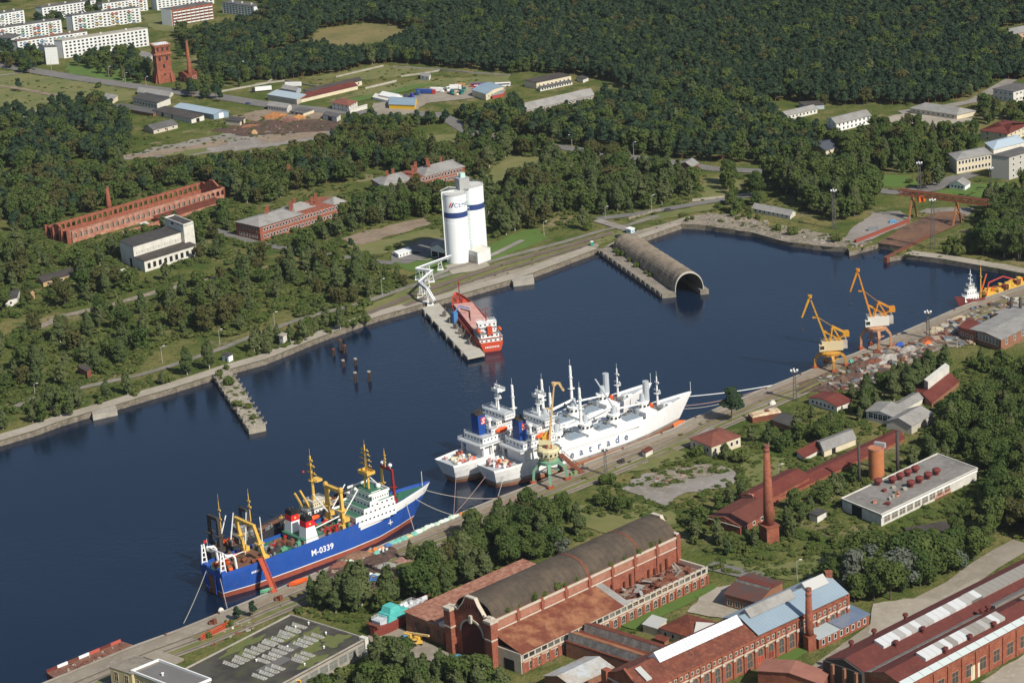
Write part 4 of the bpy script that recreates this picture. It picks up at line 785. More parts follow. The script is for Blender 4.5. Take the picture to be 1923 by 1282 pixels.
def fact_hall():
 b=Bld('foundry_hall','huge red brick hall with dark barrel roof, arched red gate and two aisles','hall',(983,1264),(1329,1097),(764,1187),35)
 k1,kn,kl=.23,.555,1.0;HN=b.px(82);HA=b.px(36);HJ=b.px(58)
 brw=M('brick_hall',(.27,.082,.046),.9,(.17,.05,.035),.35,.7,(.40,.24,.17),1.4,.4)
 HB=HA*.62
 b.walls(brw,HB,r=(0,1,0,k1),th=.8,name='aisle_wall');k=MB()
 n=31
 for i in range(n+1):
  s=i/n;c=b.p(s,0,0);d=b.u*.28
  k.hexa([c-d+Vector((0,0,HB)),c+d+Vector((0,0,HB)),c+d+b.v*.7+Vector((0,0,HB)),c-d+b.v*.7+Vector((0,0,HB))],[c-d+Vector((0,0,HA)),c+d+Vector((0,0,HA)),c+d+b.v*.7+Vector((0,0,HA)),c-d+b.v*.7+Vector((0,0,HA))])
 for z0,z1 in((HB,HB+.55),(HA-.5,HA)):
  k.hexa([b.p(0,0,z0)+b.nu*.12,b.p(1,0,z0)+b.nu*.12,b.p(1,0,z0)+b.v*.75,b.p(0,0,z0)+b.v*.75],[b.p(0,0,z1)+b.nu*.12,b.p(1,0,z1)+b.nu*.12,b.p(1,0,z1)+b.v*.75,b.p(0,0,z1)+b.v*.75])
 k.build('clerestory_frame',trim,b.root)
 for i in range(n):
  if i>17 and R.random()<.55:continue
  s0,s1=(i+.15)/n,(i+.85)/n;k=MB();q=[b.p(s0,0,HB+.5)+b.v*.3,b.p(s1,0,HB+.5)+b.v*.3,b.p(s1,0,HA-.45)+b.v*.3,b.p(s0,0,HA-.45)+b.v*.3];k.hexa(q,[v+b.v*.08 for v in q]);k.build('clerestory_window',R.choice([glass,M('dusty_glass',(.10,.105,.10),.35),M('dusty_glass2',(.17,.18,.17),.4)]),b.root)
 b.wins('u',22,[HB*.18],.02,.99,w=2.0,h=HB*.42,arch=True,mg=M('dusty_pane',(.055,.055,.05),.4),mf=trim)
 b.pil('u',23,.9,.35,HB*.95,brw,0.0,1.0);b.band('u',HB*.86,HB*.92,.2,trim)
 k=MB();q=[b.p(-.005,-.005,HA+.05),b.p(.53,-.005,HA+.05),b.p(.53,k1,HJ),b.p(-.005,k1,HJ)];k.hexa(q,[v+Vector((0,0,.25))for v in q]);k.build('aisle_roof',M('aisle_rust',(.15,.045,.026),.85,(.34,.16,.08),.16,.75,(.09,.03,.022),.6,.5),b.root)
 k=MB();q=[b.p(.53,0.002,HA+.1),b.p(.565,0.002,HA+.1),b.p(.565,k1,HJ+.1),b.p(.53,k1,HJ+.1)];k.hexa(q,[v+Vector((0,0,.3))for v in q]);k.build('roof_slab',slate,b.root)
 b.flat(M('debris_floor',(.17,.075,.05),1,(.30,.22,.17),.25,.85,(.07,.04,.03),.5,.6),HA*.74,r=(.57,.99,.012,k1-.01),ov=0,name='debris_floor')
 for i in range(46):
  k=MB();L=R.uniform(1.5,7);c=b.p(R.uniform(.58,.98),R.uniform(.03,k1-.03),HA*.80+R.uniform(0,1.4));k.box((0,0,0),(L,R.uniform(.3,2.6),R.uniform(.12,.5)),rz=R.uniform(0,3.1));o=k.build('fallen_sheet',R.choice([rust_metal,rust,rust_red,slate,concrete_dk,rust_metal]),b.root,loc=c);o.rotation_euler=(R.uniform(-.5,.5),R.uniform(-.5,.5),0)
 for i in range(12):k=MB();c=b.p(.58+.034*i,k1-.015,0);k.bar((c.x,c.y,0),(c.x,c.y,R.uniform(.5,.95)*HJ),.35,6);k.build('iron_column',rust_metal,b.root)
 b.walls(trim,HA,r=(.992,1,0,k1),name='end_parapet')
 b.walls(brw,HN,r=(0,1,k1,kn),name='nave_wall')
 b.pil('u',9,1.2,.5,HN*1.02,brw,0.0,1.0,t=k1);b.band('u',HN-.9,HN,.35,trim,t=k1);b.band('u',HJ+.3,HJ+.8,.2,trim,t=k1)
 patch=M('pale_brick_patch',(.34,.155,.105),.9,(.25,.10,.065),.4,.75,(.42,.30,.22),1.2,.4)
 for i in range(8):
  s0,s1=(i+.12)/8,(i+.88)/8;k=MB();q=[b.p(s0,k1,HJ+1.1),b.p(s1,k1,HJ+1.1),b.p(s1,k1,HN-1.2),b.p(s0,k1,HN-1.2)];k.hexa(q,[v+b.nu*.06 for v in q]);k.build('wall_panel',patch,b.root)
 RH=b.px(31);rm=M('barrel_felt',(.072,.056,.042),.95,(.115,.088,.062),.12,.7,(.035,.03,.028),.5,.5,stripes=(3.2,.3,tuple(b.u)))
 def arc(s,d):return[b.p(s,k1+(kn-k1)*(.02+.96*(1-math.cos(math.pi*i/14))/2),HN-.2+d+RH*math.sin(math.pi*i/14)**.9)for i in range(15)]
 S=[i/32 for i in range(33)];S[0]=.004;S[-1]=.985
 k=MB();k.grid([arc(s,0)for s in S]);k.grid([arc(s,-.5)for s in S]);k.build('barrel_roof',rm,b.root)
 k=MB()
 for s in(.50,.775):k.grid([arc(s-.004,.12),arc(s+.007,.12)])
 k.build('roof_seam',rust_metal,b.root)
 for s0,nm,d in((0.0,'gate_front',-1.0),(.985,'rear_gable',1.0)):
  k=MB();x=[k1+(kn-k1)*f for f in(-.03,-.03,.10,.16,.24,.30,.38,.62,.70,.76,.84,.90,1.03,1.03)];z=[0,1.05,1.05,1.02,1.14,1.22,1.38,1.38,1.22,1.14,1.02,1.05,1.05,0]
  f=[b.p(s0,a,c*HN-.02)for a,c in zip(x,z)];k.hexa(f,[v+b.u*d for v in f]);k.build(nm,brw,b.root)
  k=MB()
  for i in range(1,12):
   a,c=f[i],f[i+1];lo=[a-b.u*(.3*d),c-b.u*(.3*d),c+b.u*(1.35*d),a+b.u*(1.35*d)];k.hexa([v+Vector((0,0,.02))for v in lo],[v+Vector((0,0,.55))for v in lo])
  k.build('coping',trim,b.root)
 w=kn-k1
 for x in(k1-.01,kn+.01):
  k=MB();c=b.p(0,x,0)-b.u*1.6;k.box((c.x,c.y,HN*.5),(3.4,3.4,HN),rz=math.atan2(b.u.y,b.u.x));k.box((c.x,c.y,HN*1.03),(4.0,4.0,HN*.06),k=1,rz=math.atan2(b.u.y,b.u.x));k.box((c.x,c.y,HN*.62),(3.7,3.7,.6),k=1,rz=math.atan2(b.u.y,b.u.x));k.build('gate_pier',[brw,trim],b.root)
 gw=(kn-k1)*b.Lv*.56;zs=HN*.56;c=b.p(0,(k1+kn)/2,0)-b.u*1.15;r=gw/2
 k=MB();pts=[c-b.v*r,c+b.v*r]+[c+b.v*(r*math.cos(a))+Vector((0,0,zs+r*.95*math.sin(a)))for a in[math.pi*i/14 for i in range(15)]];k.poly(pts);k.build('gate',M('gate_red',(.085,.014,.012),.8,(.06,.012,.01),.3,.5),b.root)
 k=MB()
 for i in range(15):
  a0,a1=math.pi*i/15,math.pi*(i+1)/15
  def g(rr,a,e):return c+b.v*(rr*math.cos(a))+Vector((0,0,zs+rr*.95*math.sin(a)))-b.u*e
  k.hexa([g(r,a0,-.2),g(r+.8,a0,-.2),g(r+.8,a1,-.2),g(r,a1,-.2)],[g(r,a0,.25),g(r+.8,a0,.25),g(r+.8,a1,.25),g(r,a1,.25)])
 v=g(r,math.pi/2,.1);k.box((v.x,v.y,v.z+.8),(1.6,1.2,3),rz=math.atan2(b.u.y,b.u.x));k.build('gate_arch',trim,b.root)
 k=MB()
 for i in range(9):
  f=(i+.5)/9;zz=HN*(.98+.22*math.sin(math.pi*f));p_=b.p(0,k1+w*(.14+.72*f),0)-b.u*1.05;k.box((p_.x,p_.y,zz),(.5,.7,2.4),rz=math.atan2(b.u.y,b.u.x))
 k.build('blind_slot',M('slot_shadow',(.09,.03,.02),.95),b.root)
 b.shed(brick_brown,M('tile_rust',(.25,.10,.065),.9,(.40,.23,.16),.5,.75,(.13,.05,.035),.8,.6),b.px(34),b.px(41),r=(0,.62,kn,kl))
 b.wins('v',3,[2.6],.66,.95,w=2.0,h=3.2,mg=M('dusty_pane',(.055,.055,.05),.4),mf=brick_brown);b.door('v',.645,3.0,5.5,M('door_red',(.16,.03,.022),.8))
 k=MB();q=[b.p(-.004,kn+.02,b.px(36)),b.p(.05,kn+.02,b.px(36)),b.p(.05,kn+.14,b.px(36)),b.p(-.004,kn+.14,b.px(36))];k.hexa(q,[v+Vector((0,0,1.6))for v in q]);k.build('dormer',M('pale_panel',(.50,.48,.42),.9),b.root)
 b.band('v',b.px(36),b.px(37),.3,trim,x0=kn,x1=.80)
 b.walls(trim,HA*1.04,r=(-.008,.006,0,k1),name='aisle_gable');b.door('v',.1,5,HB*.95,void,t=-.008,name='opening')
 b.walls(cream,b.px(28),r=(.62,.72,.80,.82),name='rear_wall');k=MB();f=[b.p(.72,.72,0),b.p(.72,.90,0),b.p(.72,.90,b.px(24)),b.p(.72,.82,b.px(44)),b.p(.72,.72,b.px(28))];k.hexa(f,[v+b.u*.6 for v in f]);k.build('rear_gable_wall',cream,b.root)
fact_hall()
def pent(b,s0,s1,t0,t1,z,hgt,rm,gm_,side=-1,n=16,name='monitor'):
 """saw-tooth roof light: sloping glazed front toward t0, sheet roof behind"""
 k=MB();tm=t0+(t1-t0)*.14
 A=[b.p(s0,t0,z),b.p(s1,t0,z),b.p(s1,t1,z),b.p(s0,t1,z)];T=[b.p(s0,tm,z+hgt),b.p(s1,tm,z+hgt)]
 k.add([A[1],A[2],T[1]],[(0,1,2)]);k.add([A[0],T[0],A[3]],[(0,1,2)]);k.hexa([A[3],A[2],T[1],T[0]],[v+Vector((0,0,.2))for v in(A[3],A[2],T[1],T[0])]);o=k.build(name,rm,b.root)
 g=MB();q=[A[0],A[1],T[1],T[0]];nn=(q[1]-q[0]).cross(q[3]-q[0]).normalized();g.hexa(q,[v+nn*.06 for v in q])
 g.build('glazing',gm_,o)
 m=MB()
 for i in range(n+1):
  f=i/n;m.bar(A[0].lerp(A[1],f)+nn*.12,T[0].lerp(T[1],f)+nn*.12,.13,4)
 m.build('glazing_bar',concrete_dk,o);return o
dust=M('dusty_roof_glass',(.13,.125,.115),.4,(.26,.25,.23),.4,.7,(.06,.06,.055),1.2,.6)
b=Bld('connector_shed','rust-roofed link shed with two long glazed roof monitors between the brick halls','building',(1222,1284),(1064,1232),(1268,1245),29);b.walls(brick_brown);b.flat(rust,ov=.1,th=.2)
pent(b,.02,.99,.05,.45,b.h+.2,b.px(13),rust_pale,dust,name='monitor');pent(b,.05,.95,.55,.97,b.h+.2,b.px(13),rust,dust,name='monitor')
def machine_hall():
 b=Bld('machine_hall','long red brick machine hall, half rusty roof, half blue metal roof','hall',(1212,1352),(1592,1172),(1146,1318),58)
 H=b.h;b.walls(brick,H);RH=b.px(19);sp=.545
 rb=M('blue_roof_sheet',(.30,.38,.44),.45,(.24,.32,.38),.08,.5,stripes=(1.6,.22,tuple(b.u)),metal=.2)
 for s0,s1,rm,dz in((-.005,sp,M('roof_rust_hall',(.155,.048,.03),.85,(.09,.03,.022),.2,.7,(.30,.13,.07),.7,.5),0),(sp,1.0,rb,.9)):
  b.gable(brick,rm,RH/b.k,h=H+dz,r=(s0,s1,0,1),wall=False,ov=.5,name='roof')
 k=MB()
 def ridge(s0,s1,dz,wd,hg,m,nm,bars=0):
  k=MB();z=H+RH+dz;q=[b.p(s0,.5-wd,z-RH*wd*1.2),b.p(s1,.5-wd,z-RH*wd*1.2),b.p(s1,.5,z+hg),b.p(s0,.5,z+hg),b.p(s0,.5+wd,z-RH*wd*1.2),b.p(s1,.5+wd,z-RH*wd*1.2)]
  k.add(q,[(0,1,2,3),(3,2,5,4),(0,3,4),(1,5,2)]);o=k.build(nm,m,b.root)
  if bars:
   mm=MB()
   for i in range(bars+1):mm.bar(q[0].lerp(q[1],i/bars)+Vector((0,0,.1)),q[3].lerp(q[2],i/bars)+Vector((0,0,.1)),.12,4)
   mm.build('glazing_bar',grey_metal,o)
 ridge(.13,.53,.1,.17,2.0,M('white_glazing',(.72,.76,.80),.35),'ridge_light',26);ridge(.57,.80,1.1,.16,1.8,slate,'ridge_vent');ridge(.86,.97,1.1,.17,2.0,M('pale_sheet',(.42,.42,.40),.7),'ridge_vent')
 n=19
 b.pil('u',n+1,1.0,.45,H*.93,brick,.0,1);b.band('u',H*.62,H*.66,.3,trim);b.band('u',H*.93,H*.985,.55,brick)
 wg=M('hall_window',(.06,.062,.06),.35,(.12,.12,.11),.8,.6)
 b.wins('u',n,[H*.10],.0,1.0,w=b.Lu/n*.48,h=H*.38,arch=True,mg=wg,mf=M('brick_trim2',(.42,.22,.14),.9));b.wins('u',n*2,[H*.74],.0,1.0,w=1.0,h=H*.10,mg=wg,mf=trim,frame=.2)
 k=MB()
 for i in range(n+1):
  c=b.p(i/n,0,H*.62)+b.nu*.5;k.box((c.x,c.y,c.z),(1.3,.5,1.1),rz=math.atan2(b.u.y,b.u.x))
 k.build('pilaster_block',trim,b.root)
 for s,m in((.545,M('door_bright_red',(.36,.05,.03),.8)),(.60,M('door_red',(.16,.03,.022)))):b.door('u',s,4,H*.34,m)
 k=MB();pr=[(-.02,0),(-.02,1.04),(.12,1.04),(.2,1.12),(.5,1.42),(.8,1.12),(.88,1.04),(1.02,1.04),(1.02,0)]
 f=[b.p(0,x,z*H)for x,z in pr];k.hexa(f,[v-b.u*1.0 for v in f]);k.build('gable_front',brick,b.root)
 f=[b.p(1,x,z*H)for x,z in pr];k=MB();k.hexa(f,[v+b.u*1.0 for v in f]);k.build('gable_end',brick,b.root);b.chim(1.0,.5,H*1.38,H*1.55,2.4,brick)
 b.wins('v',3,[H*.3],.1,.9,w=2.6,h=H*.4,arch=True,mg=wg,mf=trim,t=0,off=1.02);b.band('v',H*.86,H*.90,1.4,trim);k=MB()
 for x in(-.03,1.03):
  c=b.p(0,x,0)-b.u*.6;k.box((c.x,c.y,H*.55),(2.6,2.6,H*1.1),rz=math.atan2(b.u.y,b.u.x))
 k.build('gable_pier',brick,b.root)
 k=MB();q=[b.p(.03,.1,H+RH*.2+.5),b.p(.055,.1,H+RH*.2+.5),b.p(.055,.42,H+RH*.84+.5),b.p(.03,.42,H+RH*.84+.5)];k.hexa(q,[v+Vector((0,0,.4))for v in q]);k.build('roof_hatch',M('pale_sheet',(.42,.42,.40)),b.root)
machine_hall()
b=Bld('lean_to','low brick lean-to with shiny blue-grey roof against the machine hall','building',(1538,1219),(1632,1172),(1496,1203),19);b.shed(brick,M('bright_sheet',(.20,.26,.36),.25,(.30,.34,.40),.1,.5,metal=.4),b.h,b.h+b.px(6),r=(.42,1,0,1));b.shed(brick,M('pale_grey_sheet',(.36,.41,.42),.5,(.30,.35,.36),.1,.5),b.h,b.h+b.px(6),r=(0,.42,0,1))
b.wins('u',8,[1.2],w=1.2,h=2.0,mf=white)
chimney('slim brick chimney standing against the blue-roofed machine hall',(1521,1219),114,15,9.5,n=20,ped=26,pedw=16)
b=Bld('store','grey block store with rusty saddle roof and a monitor in the yard','building',(1424,1156),(1362,1139),(1470,1117),25);b.gable(brick_brown,M('dark_rust',(.12,.045,.035),.9,(.07,.06,.055),.15,.9),7);b.wins('u',4,[1.2],w=2.2,h=2.4,mg=glass,mf=trim);pent(b,.0,1,.42,.72,b.h+b.px(5.5),b.px(5),rust_red,dust,n=14)
b=Bld('house','beige yard house with rusty hipped roof, one end patched grey','house',(1302,1216),(1241,1197),(1352,1190),19);b.gable(cream,rust,10,hip=.55);b.wins('u',4,[1.4],w=1.1,h=1.5);k=MB();k.hexa([b.p(.0,.0,b.h-.1),b.p(-.02,1.02,b.h-.1),b.p(.30,.5,b.h+b.px(10)+.1)],[b.p(.0,.0,b.h+.25),b.p(-.02,1.02,b.h+.25),b.p(.30,.5,b.h+b.px(10)+.4)]);k.build('roof_patch',M('pale_sheet',(.42,.42,.40)),b.root)
simple('hut','small grey-roofed annex hut beside the beige yard house',(1234,1195),(1208,1187),(1252,1178),15,cream,M('pale_sheet',(.42,.42,.40)),'flat')
b=Bld('hut','tiny rust-roofed porch hut in front of the beige yard house','hut',(1248,1212),(1230,1206),(1256,1207),8);b.shed(brick_brown,rust,b.h,b.h*1.2)
b=Bld('brick_shed','brick shed with patched pale gabled roof below the connector','shed',(1077,1312),(1152,1276),(1024,1292),24);b.gable(brick_brown,M('patched_roof',(.36,.30,.24),.85,(.42,.46,.48),.09,.9,(.22,.16,.12),.5,.5),10,r=(0,1,0,1));b.wins('v',2,[2],.15,.5,w=1.4,h=2.2)
def red_factory():
 b=Bld('red_factory','wide red-roofed factory with parallel ridges and rows of roof lights','factory',(1700,1345),(2100,1128),(1552,1290),55)
 H=b.h;RH=b.px(14);b.walls(brick,H)
 red=M('factory_rust',(.115,.03,.024),.85,(.085,.024,.02),.12,.7,(.18,.06,.04),.5,.4)
 for t0,t1 in((0,.5),(.5,1)):b.gable(brick_brown,red,RH/b.k,r=(0,1,t0,t1),wall=False,ov=.1)
 def light(s0,s1,ta,tb,za,zb,m,nm,bars,cap=True,ht=1.0):
  o=MB();q=[b.p(s0,ta,za),b.p(s1,ta,za),b.p(s1,tb,zb),b.p(s0,tb,zb)];o.hexa(q,[v+Vector((0,0,ht))for v in q]);o=o.build(nm,m,b.root);mm=MB()
  for i in range(bars+1):mm.bar(q[0].lerp(q[1],i/bars)+Vector((0,0,ht)),q[3].lerp(q[2],i/bars)+Vector((0,0,ht)),.14,4)
  mm.build('glazing_bar',grey_metal,o)
 def zr(t,t0):f=(t-t0)/.5;return H+RH*(1-abs(2*f-1))+.2
 g1=M('light_panel',(.46,.46,.45),.6,(.30,.29,.27),.25,.75,stripes=None);g2=M('grey_panel_glass',(.17,.155,.135),.6,(.24,.22,.20),.3,.6)
 cols=[M('roof_light_white',(.52,.53,.53),.5),M('roof_light_grey',(.34,.33,.31),.6),M('roof_light_dim',(.24,.225,.20),.6)]
 for(s0,s1,t0,t1,base)in((.13,.58,.64,.76,.5),(.14,.50,.14,.26,0),(.53,.98,.64,.78,.5),(.62,.98,.16,.28,0)):
  n=int((s1-s0)*42)
  for i in range(n):
   a,c=s0+(s1-s0)*i/n,s0+(s1-s0)*(i+.97)/n;k=MB();q=[b.p(a,t0,zr(t0,base)),b.p(c,t0,zr(t0,base)),b.p(c,t1,zr(t1,base)),b.p(a,t1,zr(t1,base))];k.hexa(q,[v+Vector((0,0,1.1))for v in q])
   k.build('roof_light',(cols[2]if s0>.5 else R.choice([cols[0],cols[0],cols[1]])if base else R.choice(cols)),b.root)
 light(-.0,.5,.43,.49,zr(.43,0),zr(.49,0),g2,'valley_light',12,ht=.25);light(.55,1,.40,.49,zr(.40,0),zr(.49,0),g2,'valley_light',12,ht=1.2)
 light(0,1,.0,.075,zr(.0,0),zr(.075,0),M('eave_panel',(.50,.55,.54),.5),'eave_light',24,ht=.25)
 k=MB()
 for s,t in((.10,.97),(.20,.97),(.34,.97),(.17,.60),(.29,.60),(.22,.12),(.33,.12),(.44,.12),(.5,.44),(.53,.44)):
  k=MB();k.lathe((0,0,0),[(.6,0),(.6,1.2),(1.1,1.5),(.9,2.3)],10);k.build('roof_vent',M('vent_dark',(.12,.03,.025),.8),b.root,loc=b.p(s,t,zr(t,0 if t<.5 else.5)))
 n=16;b.pil('u',n+1,1.1,.4,H*.95,brick,0,1);b.wins('u',n,[H*.2],0,1,w=b.Lu/n*.45,h=H*.42,mg=M('dusty_pane',(.055,.055,.05),.4),mf=M('brick_trim2',(.42,.22,.14),.9))
 b.door('u',.31,5,H*.5,cream);b.walls(M('black_gable',(.05,.045,.042),.9),H,r=(-.012,0,.5,1),name='end_wall')
 k=MB();f=[b.p(0,.5,H),b.p(0,1,H),b.p(0,.75,H+RH)];k.hexa([v-b.u*.9 for v in f],f);k.build('end_gable',M('black_gable',(.05,.045,.042)),b.root)
 for s in(.55,.7,.85):b.walls(brick_brown,H*1.0,r=(-.02,-.012,s,s+.03),name='buttress')
red_factory()
simple('porch_shed','pale flat-topped porch shed before the black gable of the red factory',(1672,1330),(1690,1320),(1612,1306),42,cream,slate,'flat')
b=Bld('brick_shed','small brick shed with pinkish rust roof at the bottom edge, right of the machine hall','shed',(1544,1318),(1556,1296),(1424,1292),34);b.gable(brick,M('pink_rust',(.30,.13,.095),.85,(.22,.09,.065),.15,.6),9)
def flat_works():
 b=Bld('flat_works','wide flat-roofed works with mossy dark roof and rows of glass roof lights','building',(430,1372),(690,1229),(287,1320),30)
 b.walls(concrete);b.flat(M('mossy_felt',(.04,.036,.033),.95,(.085,.078,.068),.07,.8,(.075,.085,.03),.16,.55),ov=.2,parapet=.5,pm=concrete);H=b.h+.36
 moss=M('roof_moss',(.10,.125,.035),1,(.15,.14,.06),.3,.7)
 for s,t,w,h in((.90,.25,9,5),(.80,.72,13,4),(.60,.92,16,3),(.75,.30,12,3),(.55,.72,9,4),(.86,.5,12,4),(.66,.12,10,4)):
  c=b.p(s,t,H+.03);k=MB();n=44;g_=[1+.28*math.sin(3*6.283*i/n+w)+.16*math.sin(7*6.283*i/n+h)+R.uniform(-.07,.07)for i in range(n)];k.poly([c+b.u*(w*g_[i]*math.cos(2*math.pi*i/n))*.6+b.v*(h*g_[i]*math.sin(2*math.pi*i/n))for i in range(n)]);k.build('moss_patch',moss,b.root)
 k=MB();
 for s,t,w,h in((.62,.42,.16,.14),(.42,.30,.2,.12)):q=[b.p(s,t,H+.02),b.p(s+w,t,H+.02),b.p(s+w,t+h,H+.02),b.p(s,t+h,H+.02)];k.poly(q)
 k.build('felt_patch',M('grey_felt2',(.13,.125,.12),.9),b.root)
 gl=[M('roof_glass_a',(.46,.47,.44),.35,(.22,.21,.18),.8,.8),M('roof_glass_b',(.30,.29,.26),.4,(.48,.49,.47),.9,.7)]
 def lights(s,t,n,L,gap=2.6):
  for i in range(n):
   if R.random()<.12:continue
   a=b.p(s,t,H)+b.u*(i*gap+R.uniform(-.3,.3));k=MB();d=b.v*L*R.uniform(.75,1.1);u_=b.u*(gap*.34)
   q=[a-u_,a+u_,a+u_+d,a-u_+d];top=[a+Vector((0,0,.9)),a+d+Vector((0,0,.9))]
   k.add(q+top,[(0,4,5,3),(1,2,5,4),(0,1,4),(3,5,2)]);o=k.build('roof_light',R.choice(gl),b.root)
   m=MB()
   for j in range(6):f=j/5;m.bar(q[0].lerp(q[3],f)+Vector((0,0,.05)),top[0].lerp(top[1],f)+Vector((0,0,.05)),.1,4);m.bar(q[1].lerp(q[2],f)+Vector((0,0,.05)),top[0].lerp(top[1],f)+Vector((0,0,.05)),.1,4)
   m.build('glazing_bar',concrete_dk,o)
 for s,t,n in((.70,.64,5),(.56,.64,4),(.76,.36,4),(.62,.16,4),(.52,.42,5),(.40,.62,5),(.38,.20,4),(.84,.66,3)):lights(s,t,n,b.Lv*.165,3.0)
 k=MB()
 for s,t in((.93,.4),(.8,.2),(.7,.5),(.6,.1),(.9,.75),(.5,.55),(.97,.7)):
  k=MB();k.lathe((0,0,0),[(.25,0),(.25,.5),(.42,.7),(.3,1.0),(.1,1.1)],10);k.build('roof_vent',white,b.root,loc=b.p(s,t,H))
 b.wins('u',14,[b.h*.3],0,1,w=b.Lu/14*.8,h=b.h*.5,mg=M('dusty_glass2',(.17,.18,.17)),mf=concrete);b.walls(plaster,b.h+1.2,r=(.98,1.006,-.02,.06),name='corner_pier')
flat_works()
b=Bld('office_block','taller block with smooth grey roof and white parapet at the bottom left','building',(349,1340),(400,1318),(252,1302),40);b.walls(M('ochre_plaster',(.50,.42,.24),.9,(.40,.31,.17),.3,.6));b.flat(M('smooth_felt',(.16,.155,.15),.85,(.13,.125,.12),.06,.6),ov=.25,parapet=.9,pm=white);b.wins('v',6,[b.h*.45],w=1.6,h=2.6,mg=glass,mf=cream);b.chim(.4,.6,b.h+.3,b.h+1.2,.6,white,'roof_vent')
b=Bld('office_block','ochre end block of the bottom left works with tall dark windows','building',(252,1306),(302,1284),(211,1292),40);b.walls(M('ochre_plaster',(.50,.42,.24)));b.flat(concrete_dk,ov=.1);b.wins('v',2,[b.h*.45],w=2.0,h=3.6,mg=M('red_brown_pane',(.10,.03,.025),.6),mf=cream)
b=Bld('quay_store','roofless concrete store with dark slits between quay and works','building',(318,1252),(345,1240),(270,1236),3);b.walls(concrete_dk);b.flat(paving,ov=.1)
def lerp_tab(tab,x):
 for(x0,*a),(x1,*b)in zip(tab[:-1],tab[1:]):
  if x<=x1:
   f=(x-x0)/(x1-x0);f=f*f*(3-2*f)if len(tab)<4 else f;return[p+(q-p)*f for p,q in zip(a,b)]
 return list(tab[-1][1:])
def text_mesh(body,size,m,parent,name,loc,rot,ext=.03,spacing=1.0):
 cu=bpy.data.curves.new(name,'FONT');cu.body=body;cu.size=size;cu.extrude=ext;cu.align_x='CENTER';cu.space_character=spacing;cu.offset=size*.022
 tmp=bpy.data.objects.new('tmp_text',cu);COL.objects.link(tmp);bpy.context.view_layer.update();me=bpy.data.meshes.new_from_object(tmp.evaluated_get(bpy.context.evaluated_depsgraph_get()));bpy.data.objects.remove(tmp)
 me.name=name;me.materials.clear();me.materials.append(m);o=link(name,me,parent,loc);o.rotation_euler=rot;return o
